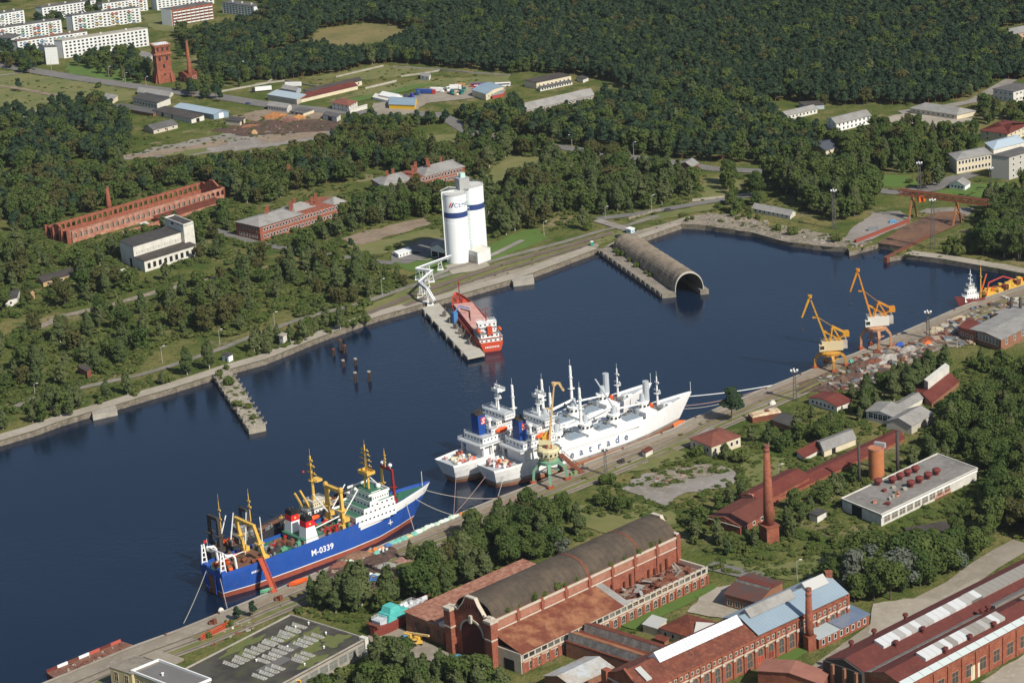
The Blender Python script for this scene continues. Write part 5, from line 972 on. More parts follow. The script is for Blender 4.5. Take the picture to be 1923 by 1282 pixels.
class Ship:
 def __init__(s,name,label,stern,bow,group=None):
  a,b=P(*stern,WATER),P(*bow,WATER);s.L=(b-a).length;s.rz=math.atan2(b.y-a.y,b.x-a.x);s.root=thing(name,label,'ship',a,s.rz,group)
  s.mx=Matrix.Translation(a)@Matrix.Rotation(s.rz,4,'Z');s.k=MPP(*stern)
 def hull(s,tab,mats,zs,deckm,bul=1.0,flare=.7,n=40,smooth=True,name='hull',xo=(0,0),rake=0.0,srake=0.0,keel=-2.0):
  """tab rows (x, half breadth at deck, half breadth at waterline, deck height); zs = colour heights (boot top, stripe top)"""
  s.tab=tab;k=MB();rows=[];L=s.L
  def sec(x):
   bd,bw,dz=lerp_tab(tab,x);hz=[keel,0.0]+list(zs)+[dz*.6+zs[-1]*.4,dz,dz+bul];r=[]
   for z in hz:
    f=max(0.0,min(1.0,z/dz));y=bw+(bd-bw)*f**flare;xx=x*L+(rake*max(0,z)*max(0,(x-.8)/.2)**2)-srake*max(0,z)*max(0,(.06-x)/.06)
    if z<0:y=bw*.9
    r.append((xx,y,z))
   return r
  X=[i/n for i in range(n+1)];S=[sec(x)for x in X];m_of=[0,0]+[1]*1+[2]*3
  nz=len(S[0]);m_of=[0,0]+([1]if len(zs)==2 else[])+[2,2,2]
  for side in(1,-1):
   for i in range(n):
    for j in range(nz-1):
     q=[S[i][j],S[i+1][j],S[i+1][j+1],S[i][j+1]];k.add([(a,b*side,c)for a,b,c in q],[(0,1,2,3)],m_of[j])
  for e in(0,n):
   for j in range(nz-1):a,b=S[e][j],S[e][j+1];k.add([(a[0],-a[1],a[2]),(a[0],a[1],a[2]),(b[0],b[1],b[2]),(b[0],-b[1],b[2])],[(0,1,2,3)],m_of[j])
  h=k.build(name,mats,s.root)
  d=MB();d.grid([[(S[i][-2][0],-S[i][-2][1]+.05,S[i][-2][2]),(S[i][-2][0],S[i][-2][1]-.05,S[i][-2][2])]for i in range(n+1)]);d.build('deck',deckm,s.root)
  r=MB()
  for side in(1,-1):r.path([(q[-1][0],q[-1][1]*side,q[-1][2]+.03)for q in S],.13,4)
  r.build('rail',mats[-1],s.root);s.S=S;return h
 def dz(s,x):return lerp_tab(s.tab,x)[2]
 def hb(s,x):return lerp_tab(s.tab,x)[0]
 def block(s,name,x0,x1,y0,y1,z0,z1,m,parent=None,taper=0.0,ch=0.0):
  k=MB();t=taper;X0,X1=x0*s.L,x1*s.L
  k.hexa([(X0,y0,z0),(X1,y0,z0),(X1,y1,z0),(X0,y1,z0)],[(X0+t,y0+t*.3,z1),(X1-t,y0+t*.3,z1),(X1-t,y1-t*.3,z1),(X0+t,y1-t*.3,z1)]);return k.build(name,m,parent or s.root)
 def house(s,x0,x1,w,z0,z1,wm,rm,nw=8,name='deckhouse',over=.25,front=True,rail=True):
  o=s.block(name,x0,x1,-w,w,z0,z1,wm);X0,X1=x0*s.L,x1*s.L;k=MB();k.bx(X0-over,X1+over,-w-over,w+over,z1-.05,z1+.06);k.build('deck_top',rm,s.root)
  zc=z0+(z1-z0)*.55
  if nw:
   wd=(X1-X0)/nw*.4;k=MB();wd=min(wd,.9);k.bx(-wd/2,wd/2,-.06,.06,-.32,.32);me=None
   for side in(-1,1):
    for i in range(nw):
     x=X0+(X1-X0)*(i+.5)/nw
     if me is None:q=k.build('porthole',glass,o,loc=(x,side*w,zc));me=q.data
     else:link('porthole',me,o,(x,side*w,zc))
   n2=max(3,int(w*2/2.2));k=MB();k.bx(-.06,.06,-.5,.5,-.4,.4);me=None
   for X in(X0,X1):
    for i in range(n2):
     y=-w+2*w*(i+.5)/n2
     if me is None:q=k.build('porthole',glass,o,loc=(X,y,zc));me=q.data
     else:link('porthole',me,o,(X,y,zc))
  if rail:
   k=MB();c=[(X0,-w),(X1,-w),(X1,w),(X0,w),(X0,-w)]
   for z in(.6,1.1):k.path([(x,y,z1+z)for x,y in c],.05,4)
   for(xa,ya),(xb,yb)in zip(c[:-1],c[1:]):
    m_=max(2,int(math.hypot(xb-xa,yb-ya)/2.5))
    for i in range(m_):f=i/m_;k.bar((xa+(xb-xa)*f,ya+(yb-ya)*f,z1),(xa+(xb-xa)*f,ya+(yb-ya)*f,z1+1.1),.05,4)
   k.build('railing',white,s.root)
  return o
 def mast(s,x,y,z,h,m,r=.4,yards=((.6,3),(.8,2)),name='mast',plat=True,r2=None):
  k=MB();X=x*s.L;k.bar((X,y,z),(X,y,z+h),r,8,r2=r2 or r*.5)
  for f,w in yards:k.bar((X,y-w,z+h*f),(X,y+w,z+h*f),r*.35,5);k.box((X,y+w*.6,z+h*f+.3),(.5,.5,.6));k.box((X,y-w*.6,z+h*f+.3),(.5,.5,.6))
  if plat:k.box((X,y,z+h*.45),(2.2,2.6,.15));k.box((X+.9,y,z+h*.47),(.3,2.8,.3))
  k.bar((X,y,z+h),(X,y,z+h*1.16),.06,4);return k.build(name,m,s.root)
 def portal(s,x,w,z,h,m,r=.7,leg2=None,name='gantry',lean=0.0,top=None):
  X=x*s.L
  for side,mm in((1,m),(-1,leg2 or m)):
   k=MB();k.bar((X,side*w,z),(X+lean,side*w*.92,z+h),r*1.15,4,r2=r*.9);k.box((X+lean*.5,side*w*.96,z+h*.5),(r*3.6,r*3.6,.25));k.box((X,side*w,z+1),(r*3.4,r*3,2));k.build('gantry_leg',mm,s.root)
  k=MB();k.bar((X+lean,-w*.98,z+h),(X+lean,w*.98,z+h),r*1.05,4);
  for y in np.linspace(-w*.9,w*.9,7):k.bar((X+lean-.8,y,z+h+r),(X+lean-.8,y,z+h+r+1),.06,4)
  k.path([(X+lean-.8,-w*.95,z+h+r+1),(X+lean-.8,w*.95,z+h+r+1)],.05,4);k.build('gantry_beam',top or leg2 or m,s.root)
 def boom(s,a,b,r=.22,m=None,name='boom'):
  k=MB();k.bar((a[0]*s.L,a[1],a[2]),(b[0]*s.L,b[1],b[2]),r,6,r2=r*.8);return k.build(name,m or white,s.root)
 def clutter(s,x0,x1,w,z,n,mats,hi=2.2,name='deck_gear',seed=1,z1=None):
  rr=random.Random(seed)
  for i in range(n):
   k=MB();d=(rr.uniform(.8,3.2),rr.uniform(.8,2.6),rr.uniform(.5,hi));q=rr.random()
   if q<.55:k.box((0,0,d[2]/2),d,rz=rr.uniform(0,.6));k.box((d[0]*.2,0,d[2]*1.1),(d[0]*.4,d[1]*.5,d[2]*.5))
   elif q<.8:k.bar((-d[0]*.6,0,.8),(d[0]*.6,0,.8),.75,10);k.box((0,0,.4),(d[0],1.8,.5))
   else:k.lathe((0,0,0),[(.5,0),(.5,d[2]),(.8,d[2]+.1),(.75,d[2]+.7)],10)
   k.build(name,rr.choice(mats),s.root,loc=(rr.uniform(x0,x1)*s.L,rr.uniform(-w,w),z))
ship_blue=M('hull_blue',(.022,.085,.36),.45,(.016,.065,.29),.08,.6,(.03,.11,.40),.6,.3,streak=((.14,.08,.07),.42,1.4));ship_red=M('boot_red',(.30,.075,.045),.7,(.22,.05,.03),.3,.6);wline=M('white_stripe',(.7,.7,.68),.6)
deck_green=M('deck_green',(.035,.15,.085),.7,(.05,.12,.08),.3,.6);deck_rust=M('deck_rust',(.17,.085,.05),.9,(.11,.06,.045),.3,.6);steel=M('machine_grey',(.20,.205,.20),.7,(.12,.12,.12),.4,.6);boat_orange=M('boat_orange',(.68,.10,.02),.5);lemon=M('mast_yellow',(.66,.42,.09),.55,(.55,.32,.06),.3,.5,streak=((.3,.15,.05),.3));red_paint=M('signal_red',(.50,.03,.025),.5);darkred=M('mast_red',(.26,.02,.02),.6)
def trawler():
 s=Ship('trawler','big blue fish factory trawler with twin red-topped white funnels and yellow masts',(405,1115),(772,979));L=s.L;B=L*.086
 D=10.9/106*L;s.B=B
 s.hull([(0,B*.92,B*.62,D*.98),(.12,B,B*.9,D*.96),(.35,B,B,D*.97),(.62,B,B,D*1.02),(.78,B*.95,B*.82,D*1.10),(.9,B*.66,B*.40,D*1.22),(.97,B*.32,B*.1,D*1.30),(1.0,B*.05,B*.015,D*1.34)],[ship_red,wline,ship_blue],(D*.20,D*.235),deck_green,bul=1.3,flare=.8,rake=.75,srake=.1)
 k=MB()
 for side in(1,-1):
  for i in range(27,40):
   def e(q,f):a,b=q[-3],q[-1];g=[a[j]+(b[j]-a[j])*f for j in range(3)];return(g[0],g[1]*side+.06*side,g[2])
   q0,q1=s.S[i],s.S[i+1];f0=.30
   def w_(q,j,f):a,b=q[j],q[j+1];g=[a[m]+(b[m]-a[m])*f for m in range(3)];return(g[0]+.05,(g[1]+.07)*side,g[2])
   k.poly([w_(q0,-3,.35),w_(q1,-3,.35),w_(q1,-2,0),w_(q0,-2,0)]);k.poly([w_(q0,-2,0),w_(q1,-2,0),w_(q1,-2,1),w_(q0,-2,1)])
 k.build('white_strake',white,s.root)
 k=MB();k.poly([(-.25,-2.2,.6),(-.25,2.2,.6),(-1.4,2.2,D*.85),(-1.4,-2.2,D*.85)]);k.bx(-1.35,-1.15,-3.0,-2.3,1,D*.9,1);k.bx(-1.35,-1.15,2.3,3.0,1,D*.9,1);k.build('stern_ramp',[M('ramp_rust',(.26,.11,.05),.9,(.18,.07,.03),.4,.6),ship_blue],s.root)
 s.block('work_deck',.02,.235,-B*.82,B*.82,D*.98,D*.98+.12,deck_rust);s.block('stern_step',-.008,.012,-B*.9,-2.9,D*.98,D*1.16,ship_blue);s.block('stern_step',-.008,.012,2.9,B*.9,D*.98,D*1.16,ship_blue)
 for y in(-B*.78,B*.78):
  k=MB();x=.5;z=D*1.02
  for dx in(-1.2,1.2):k.bar((x+dx,y,z),(x+dx*.4,y,z+9),.38,4)
  for j in range(4):k.bar((x-1.1+.2*j,y,z+1.5+2*j),(x+1.1-.2*j,y,z+1.5+2*j),.25,4)
  k.build('stern_gallows',white,s.root)
  k=MB();k.path([(.07*L,y,z),(.066*L,y,z+5),(.055*L,y,z+6.5),(.02*L,y,z+7.2)],.5,6);k.build('gallows_arch',white,s.root)
 k=MB();k.bar((.03*L,-B*.78,D+7.3),(.03*L,B*.78,D+7.3),.35,6);k.build('gallows_beam',white,s.root)
 s.portal(.205,B*.83,D,15.5,lemon,.85,lean=-3.5,name='gantry');s.mast(.20,0,D+15,12,lemon,.3,((.5,1.4),(.7,1)),plat=False)
 s.clutter(.03,.2,B*.75,D+.15,26,[rust_metal,steel,deck_rust,M('net_brown',(.13,.08,.05)),boat_orange],1.6,seed=3)
 s.clutter(.24,.40,B*.85,D,34,[steel,steel,rust_metal,dark_metal,green_p,deck_rust,red_paint],2.2,seed=4)
 s.boom((.17,B*.2,D+1),(.215,B*.6,D+17));s.boom((.24,-B*.1,D+2),(.25,B*.1,D+15));s.boom((.02,0,D+3),(.13,-B*.4,D+5),.25)
 fw=M('funnel_white',(.80,.80,.78),.5)
 for y,nm in((-B*.60,'a'),(B*.60,'b')):
  x0,x1=.405*L,.470*L;z0=D;h=11.6;k=MB()
  def fs(z):t=(z-z0)/h;return[(x0+1.2*t,y-2.6+.5*t,z),(x1-2.3*t,y-2.6+.5*t,z),(x1-2.3*t,y+2.6-.5*t,z),(x0+1.2*t,y+2.6-.5*t,z)]
  k.hexa(fs(z0),fs(z0+h*.62));f=k.build('funnel',fw,s.root);k=MB();k.hexa(fs(z0+h*.62),fs(z0+h*.84));k.build('funnel_band',M('funnel_red',(.62,.02,.03),.45),f);k=MB();k.hexa(fs(z0+h*.84),fs(z0+h));k.build('funnel_top',M('funnel_black',(.015,.015,.015),.6),f)
  k=MB();k.bar((x0+2,y,z0+h-.3),(x0+2,y,z0+h+1),.45,8);k.bar((x0+3.5,y,z0+h-.3),(x0+3.5,y,z0+h+.8),.4,8);k.build('exhaust',dark_metal,f)
  k=MB();k.lathe((0,0,0),[(.55,-.03),(.55,.05)],10);e=k.build('emblem',M('emblem_gold',(.6,.38,.1)),f,loc=((x0+x1)/2-.4,y-2.28,z0+h*.73));e.rotation_euler=(math.pi/2,0,0)
 s.house(.395,.50,B*.88,D,D+2.4,steel,deck_green,0,rail=False)
 s.clutter(.47,.65,B*.88,D,46,[steel,deck_green,red_paint,steel,white,rust_metal,M('net_green',(.05,.2,.15))],2.6,seed=5)
 for x in(.505,.535,.565):k=MB();k.path([(x*L,-B*.8,D),(x*L,-B*.8,D+3.5),(x*L+1.2,-B*.98,D+4.6)],.35,5);k.build('davit',red_paint,s.root)
 k=MB();k.lathe((0,0,0),[(.1,-3.6),(.9,-2.6),(1.15,0),(.9,2.6),(.1,3.6)],10);o=k.build('lifeboat',boat_orange,s.root,loc=(.55*L,B*.85,D+3.4));o.rotation_euler=(0,math.pi/2,0)
 s.portal(.615,B*.62,D,16.5,lemon,.95)
 k=MB()
 for y in(-B*.62,B*.62):
  k.lathe((.615*L,y,D+17),[(1.0,-.5),(1.0,.8),(.6,1.2)],8);k.box((.625*L,y,D+4),(3,2.4,1.8))
 k.build('mast_head',lemon,s.root)
 for a,b in(((.60,-B*.55,D+6),(.49,-B*.2,D+3)),((.61,B*.5,D+5),(.545,B*.55,D+15)),((.63,-B*.5,D+6),(.715,-B*.4,D+14)),((.63,B*.5,D+6),(.70,B*.4,D+15))):s.boom(a,b,.3)
 Dd=s.dz(.72);s.house(.655,.865,B*.985,Dd-.6,Dd+2.6,white,deck_green,10,over=-.12,rail=False);s.house(.70,.865,B*.97,Dd+2.6,Dd+5.0,white,deck_green,7,over=-.12,rail=False);s.house(.735,.862,B*.95,Dd+5.0,Dd+7.3,white,deck_green,5,over=-.12,rail=False);s.house(.755,.842,B*.84,Dd+7.3,Dd+9.9,white,deck_green,7,over=-.05)
 for xx,z_,w_ in((.655,2.6,.985),(.70,5.0,.97),(.735,7.3,.95)):k=MB();k.bx(xx*L,xx*L+.15,-B*w_,B*w_,Dd+z_,Dd+z_+1.0);k.bx(xx*L,(xx+.045)*L,-B*w_,-B*w_+.15,Dd+z_,Dd+z_+1.0);k.bx(xx*L,(xx+.045)*L,B*w_-.15,B*w_,Dd+z_,Dd+z_+1.0);k.build('bulwark',white,s.root)
 o=s.house(.775,.825,B*.50,Dd+9.9,Dd+10.6,white,deck_green,0,rail=False);k=MB();k.bx(.738*L,.846*L,-B*.87,-B*.85,Dd+10.1,Dd+11.1);k.bx(.738*L,.846*L,B*.85,B*.87,Dd+10.1,Dd+11.1);k.bx(.844*L,.847*L,-B*.87,B*.87,Dd+10.1,Dd+11.1);k.build('bulwark',white,s.root)
 k=MB();k.lathe((0,0,0),[(.9,0),(1.1,.7),(.9,1.5),(.2,1.9)],12);k.build('radome',white,s.root,loc=(.825*L,-B*.3,Dd+10.6));k=MB();k.lathe((0,0,0),[(.6,0),(.75,.5),(.2,1.3)],10);k.build('radome',white,s.root,loc=(.75*L,B*.4,Dd+10.1))
 for y in(-1.4,1.4):k=MB();k.bar((.785*L,y,Dd+11),(.79*L,y*.6,Dd+17.5),.5,8);k.build('mast_leg',lemon,s.root)
 k=MB();k.box((.79*L,0,Dd+17.5),(4.2,6.4,.3));k.box((.79*L+2,0,Dd+18.2),(.15,6.4,1.1));k.box((.79*L-2,0,Dd+18.2),(.15,6.4,1.1));k.box((.79*L,3.2,Dd+18.2),(4.2,.15,1.1));k.box((.79*L,-3.2,Dd+18.2),(4.2,.15,1.1));k.build('mast_platform',lemon,s.root)
 s.mast(.79,0,Dd+17,13,lemon,.55,((.32,4),(.5,4),(.68,3.4),(.82,2.6)),plat=False)
 s.portal(.895,B*.46,s.dz(.895),15,lemon,.62,leg2=darkred,top=darkred);s.mast(.895,B*.1,s.dz(.895)+15,7.5,lemon,.3,((.3,.6),(.5,.6),(.7,.6)),plat=False)
 for y in(-B*.3,B*.3):k=MB();k.lathe((0,0,0),[(.2,0),(.2,.6),(.8,.9),(.9,1.6),(.4,2.1)],10);k.build('radome',white,s.root,loc=(.895*L,y,s.dz(.895)+15.6))
 s.boom((.89,0,s.dz(.9)+4),(.80,B*.1,Dd+16),.28);s.clutter(.87,.95,B*.3,s.dz(.9),8,[rust_metal,steel,deck_green],1.8,seed=6)
 k=MB();k.bar((.995*L+8,0,s.dz(.99)),(.995*L+8,0,s.dz(.99)+7),.12,5);k.build('jack_staff',white,s.root)
 s.block('rub_rail',.665,.83,-B*1.02,-B*.98,Dd-.9,Dd-.35,white)
 text_mesh("M-0339",3.5,white_clean,s.root,'hull_number',(.475*L,-B-.08,D*.52),(math.pi/2,0,0),spacing=1.05);text_mesh("M-0339",3.5,white_clean,s.root,'hull_number',(.475*L,B+.08,D*.52),(math.pi/2,0,math.pi),spacing=1.05)
 k=MB()
 for i in range(5):k.bx(.125*L+i*.8,.125*L+i*.8+.5,-B-.02,-B+.3,D*.70,D*.78)
 k.build('port_mark',white,s.root);k=MB();k.lathe((0,0,0),[(.25,0),(.25,2.4)],6);k.box((0,0,1),(2.4,.3,.3));k.build('anchor',white,s.root,loc=(.845*L,-s.hb(.845)*.93,D*.5))
 return s
TR=trawler()
def small_trawler(name,label,st,bw,hullm,housem,mastm,kind,Df=8.0):
 s=Ship(name,label,st,bw);L=s.L;B=L*.105
 D=Df;s.hull([(0,B*.85,B*.7,D),(.3,B,B,D*.95),(.7,B*.9,B*.8,D*1.1),(.9,B*.5,B*.3,D*1.3),(1,.3,.1,D*1.4)],[ship_red,wline,hullm],(1.2,1.4),deck_rust if kind==0 else steel,rake=.5,n=24)
 if kind==0:
  s.portal(.12,B*.8,D,14,dark_metal,.9);s.portal(.48,B*.6,D,13,dark_metal,.7);s.mast(.2,0,D,20,lemon,.3,((.6,1),(.8,1)),plat=False);s.house(.35,.55,B*.7,D,D+3,housem,steel,6);s.house(.38,.5,B*.55,D+3,D+6,housem,steel,6)
  s.boom((.15,0,D+1),(.27,0,D+13),.3);s.boom((.3,0,D+2),(.36,0,D+13),.3);s.clutter(.02,.4,B*.7,D,22,[rust_metal,steel,M('net_blue',(.03,.08,.2)),boat_orange,deck_rust],2,seed=8);s.clutter(.55,.85,B*.5,D*1.1,8,[steel,rust_metal],2,seed=9)
  k=MB();k.bar((.02*L,0,D),(.02*L,0,D+6),.08,4);k.build('flag_staff',white,s.root);k=MB();k.bx(.02*L-1.6,.02*L,-.03,.03,D+4.4,D+5.6);k.build('flag',red_paint,s.root)
 else:
  s.house(.35,.72,B*.75,D,D+2.6,housem,steel,8);s.house(.40,.62,B*.62,D+2.6,D+5.4,M('cream_house',(.62,.55,.38),.7),M('cream_top',(.50,.46,.36),.7),8);s.mast(.5,0,D+5.2,20,mastm,.75,((.45,2.5),(.62,3.2),(.78,2.6),(.9,1.6)));k=MB();k.box((.5*L+2.4,0,D+14),(3,4,1.0));k.build('mast_platform',mastm,s.root)
  for a,b in(((.40,-B*.4,D+4),(.31,-B*.2,D+12)),((.62,-B*.5,D+4),(.70,-B*.5,D+10)),((.36,B*.4,D+4),(.26,B*.1,D+11))):s.boom(a,b,.6,lemon,'crane_jib')
  s.clutter(.05,.35,B*.7,D,12,[lemon,steel,rust_metal,red_paint],2.4,seed=11);s.clutter(.7,.88,B*.5,D*1.1,8,[steel,rust_metal,lemon],2,seed=12);k=MB();k.lathe((0,0,0),[(.2,0),(.55,.5),(.2,1.1)],10);k.build('signal_ball',red_paint,s.root,loc=(.5*L-3,1.5,D+18))
 return s
small_trawler('trawler','dark grey trawler with black gallows rafted behind the blue one at its stern',(392,1078),(545,1022),M('hull_dark',(.03,.032,.04),.6),steel,lemon,0,9.5)
small_trawler('trawler','cream-housed vessel with a yellow mast rafted behind the blue one amidships',(528,1029),(662,980),M('hull_dark',(.03,.032,.04),.6),white,lemon,1,10.5)
reef_white=M('reefer_white',(.78,.78,.77),.5,(.70,.70,.68),.08,.5,streak=((.42,.28,.18),.6,1.5));reef_deck=M('reefer_deck',(.42,.45,.47),.7,(.34,.36,.37),.2,.6);hatch_m=M('hatch_blue',(.28,.34,.40),.6,(.22,.27,.32),.2,.5);boot_o=M('boot_orange',(.34,.12,.05),.8,(.26,.16,.11),.3,.7,(.14,.08,.06),.8,.5);hull_low=M('hull_low_grey',(.20,.18,.17),.8,(.34,.28,.24),.2,.8)
funnel_blue=M('funnel_blue',(.012,.06,.26),.5)
def reefer(label,st,bw,near):
 s=Ship('reefer_ship',label,st,bw,'white refrigerated cargo ships');L=s.L;B=L*.074;D=11.5/125*L
 s.hull([(0,B*.80,B*.35,D*.86),(.06,B*.97,B*.7,D*.86),(.18,B,B,D*.88),(.30,B,B,D*.92),(.66,B,B,D*.94),(.80,B*.84,B*.68,D*1.02),(.9,B*.56,B*.34,D*1.16),(.97,B*.24,B*.09,D*1.26),(1,B*.06,B*.01,D*1.3)],[boot_o,hull_low,reef_white],(D*.16,D*.30),reef_deck,rake=.7,srake=.35,bul=1.0,flare=.75)
 k=MB();k.lathe((0,0,0),[(.2,6.5),(1.2,5.2),(1.9,2),(2.0,-3)],14);o=k.build('bulbous_bow',M('bulb_orange',(.55,.13,.03),.7,(.35,.12,.06),.4,.5),s.root,loc=(L*1.0,0,-.2));o.rotation_euler=(0,math.pi/2,0)
 z=s.dz(.4);Dk=z
 for y in(-1,1):s.block('side_house',.31,.74,y*B*.99-.5,y*B*.99+.5,Dk,Dk+2.4,reef_white)
 za=D*.86;s.clutter(.0,.10,B*.75,za,26,[white,cream,rust_metal,M('pink_net',(.50,.25,.25)),boat_orange,white],1.6,seed=20+near)
 k=MB()
 for x in(.115,.16,.205,.25):
  for y in(-1,1):k.bx(x*L,x*L+.8,y*B*.96-.3,y*B*.96+.3,za,za+5.5)
 k.build('pillar',reef_white,s.root);s.block('deck_shadow_house',.125,.29,-B*.72,B*.72,za,za+5.4,white)
 s.house(.10,.30,B*.99,za+5.4,za+6.2,reef_white,reef_deck,0);s.house(.125,.29,B*.82,za+6.2,za+9.0,reef_white,reef_deck,9);s.house(.175,.29,B*.76,za+9.0,za+11.8,reef_white,reef_deck,8);s.house(.205,.29,B*.72,za+11.8,za+14.4,reef_white,reef_deck,7);s.house(.235,.285,B*.98,za+14.4,za+17.0,reef_white,reef_deck,6)
 k=MB();k.bx(.2855*L,.2875*L,-B*.9,B*.9,za+15.3,za+16.3);k.build('bridge_window',glass,s.root)
 k=MB();k.hexa([(.138*L,-2.6,za+9),(.175*L,-2.6,za+9),(.175*L,2.6,za+9),(.138*L,2.6,za+9)],[(.137*L,-2.4,za+18),(.176*L,-2.4,za+18),(.176*L,2.4,za+18),(.137*L,2.4,za+18)]);f=k.build('funnel',funnel_blue,s.root)
 for sd_ in(-1,1):
  k=MB();k.bx(.150*L,.172*L,sd_*2.62-.06,sd_*2.62+.06,za+13.8,za+17);e=k.build('emblem',M('emblem_red2',(.60,.06,.05),.5),f)
  k=MB();c=Vector((.161*L,sd_*2.72,za+15.4));k.path([c+Vector((1.1,0,1.0)),c+Vector((-.2,0,.9)),c+Vector((-.5,0,.3)),c+Vector((.5,0,-.3)),c+Vector((.2,0,-.9)),c+Vector((-1.1,0,-1.0))],.24,4);k.build('emblem_line',white_clean,e)
 k=MB();k.bx(.137*L,.176*L,-2.5,2.5,za+18,za+18.4);
 for x in(.143,.152,.162,.17):k.bar((x*L,0,za+18.3),(x*L-.4,0,za+20.2),.4,8)
 k.build('funnel_top',dark_metal,f)
 for y in(-3.8,3.8):k=MB();k.lathe((0,0,0),[(.6,0),(.6,3),(1.1,3.3),(1.1,4.3)],10);k.build('ventilator',white,s.root,loc=(.185*L,y,za+11.8))
 for y in(-B*.86,B*.86):k=MB();k.lathe((0,0,0),[(.1,-3.4),(1.0,-2.4),(1.3,0),(1.0,2.4),(.1,3.4)],12);o=k.build('lifeboat',boat_orange,s.root,loc=(.222*L,y,za+10.4));o.rotation_euler=(0,math.pi/2,0)
 s.mast(.262,0,za+17,12,white,.55,((.55,2.6),(.75,3.2),(.95,2.2)),name='radar_mast');k=MB();k.box((.262*L+.5,0,za+26),(4.2,4.6,.3));k.box((.262*L+2.6,0,za+26.8),(.15,4.6,1.4));k.box((.262*L-1.6,0,za+26.8),(.15,4.6,1.4));k.lathe((.262*L,1.5,za+26),[(.7,.3),(.9,1),(.3,1.9)],10);k.build('radar_platform',white,s.root);s.mast(.281,B*.5,za+17,6,white,.25,((.7,.8),),plat=False)
 for i,x in enumerate((.345,.50,.655,.815)):
  zz=s.dz(x)+(.3 if i<3 else.6);k=MB();k.lathe((x*L,0,zz),[(3.6,0),(3.6,3.0),(2.9,3.0),(2.9,5.4),(3.1,5.5),(3.1,5.9)],16);k.build('crane_house',white,s.root);k=MB()
  for a in range(10):q=a*.6283;k.box((x*L+2.9*math.cos(q),2.9*math.sin(q),zz+4.4),(.9,.9,.9),rz=q)
  k.build('house_window',glass,s.root)
  s.block('winch_house',x-.03,x+.03,-B*.8,B*.8,zz,zz+2.4,white);k=MB();k.bar((x*L,0,zz+5.8),(x*L,0,zz+9.5),1.5,10,r2=1.0);k.build('crane_pedestal',M('crane_grey',(.40,.43,.46),.6),s.root)
  if i==3:k=MB();k.bar((x*L+2.5,0,zz+5),(x*L+2.5,0,zz+15),1.5,10);k.build('vent_tower',M('crane_grey',(.40,.43,.46)),s.root)
  if i<3:s.mast(x+(-.022 if near else.0),0 if near else 1,zz+5,20-(i==1)*2,white,.8,((.72,1.2),(.86,.8)),name='crane_post',plat=True,r2=.6)if(i!=2 or not near)else s.boom((x,0,zz+9),(x-.06,B*.5,zz+23),.42,M('crane_grey',(.40,.43,.46)),'crane_jib')
  if i<3:s.boom((x+.01,-1.2,zz+8),(x+.125,-B*.35,zz+7.5+(i==1)*3),.5,white,'crane_jib');s.boom((x-.01,1.2,zz+8),(x-.12,B*.4,zz+5),.45,M('crane_grey',(.40,.43,.46))if near else white,'crane_jib')
 for x0,x1 in((.385,.465),(.54,.62),(.695,.775)):
  zz=s.dz(x0);s.block('hatch_coaming',x0-.006,x1+.006,-B*.58,B*.58,zz,zz+1.8,white);s.block('hatch_cover',x0,x1,-B*.54,B*.54,zz+1.8,zz+2.2,hatch_m);s.clutter(x0,x1,B*.5,zz+2.2,2,[white,steel],1,seed=int(x0*100))
  k=MB()
  for i in range(5):q=x0+(x1-x0)*i/4;k.bx(q*L-.08,q*L+.08,-B*.54,B*.54,zz+2.2,zz+2.27)
  k.build('hatch_seam',steel,s.root)
 s.clutter(.83,.95,B*.3,s.dz(.9),10,[white,white,steel,boat_orange],2,seed=30);s.mast(.90,0,s.dz(.9),15,white,.6,((.55,2.4),(.8,1.6)),name='foremast');k=MB();k.bar((1.005*L+9,0,s.dz(.99)),(1.005*L+9,0,s.dz(.99)+6),.1,4);k.build('jack_staff',white,s.root)
 if near:
  lt=M('letter_blue',(.06,.10,.20),.6,(.25,.28,.34),.6,.6)
  for i,ch in enumerate("Seatrade"):text_mesh(ch,4.7,lt,s.root,'hull_letter',((.315+.049*i)*L,-B-.1,D*.46),(math.pi/2,0,0))
 text_mesh("SEA" if near else"BAY",.1,white,s.root,'mark',(0,0,-1.5),(0,0,0))if False else None
 return s
R1=reefer('nearer white reefer ship alongside the quay, blue lettering along its side',(925,912),(1270,797),True)
R2=reefer('farther white reefer ship, rafted on the water side of the other',(848,903),(1196,782),False)
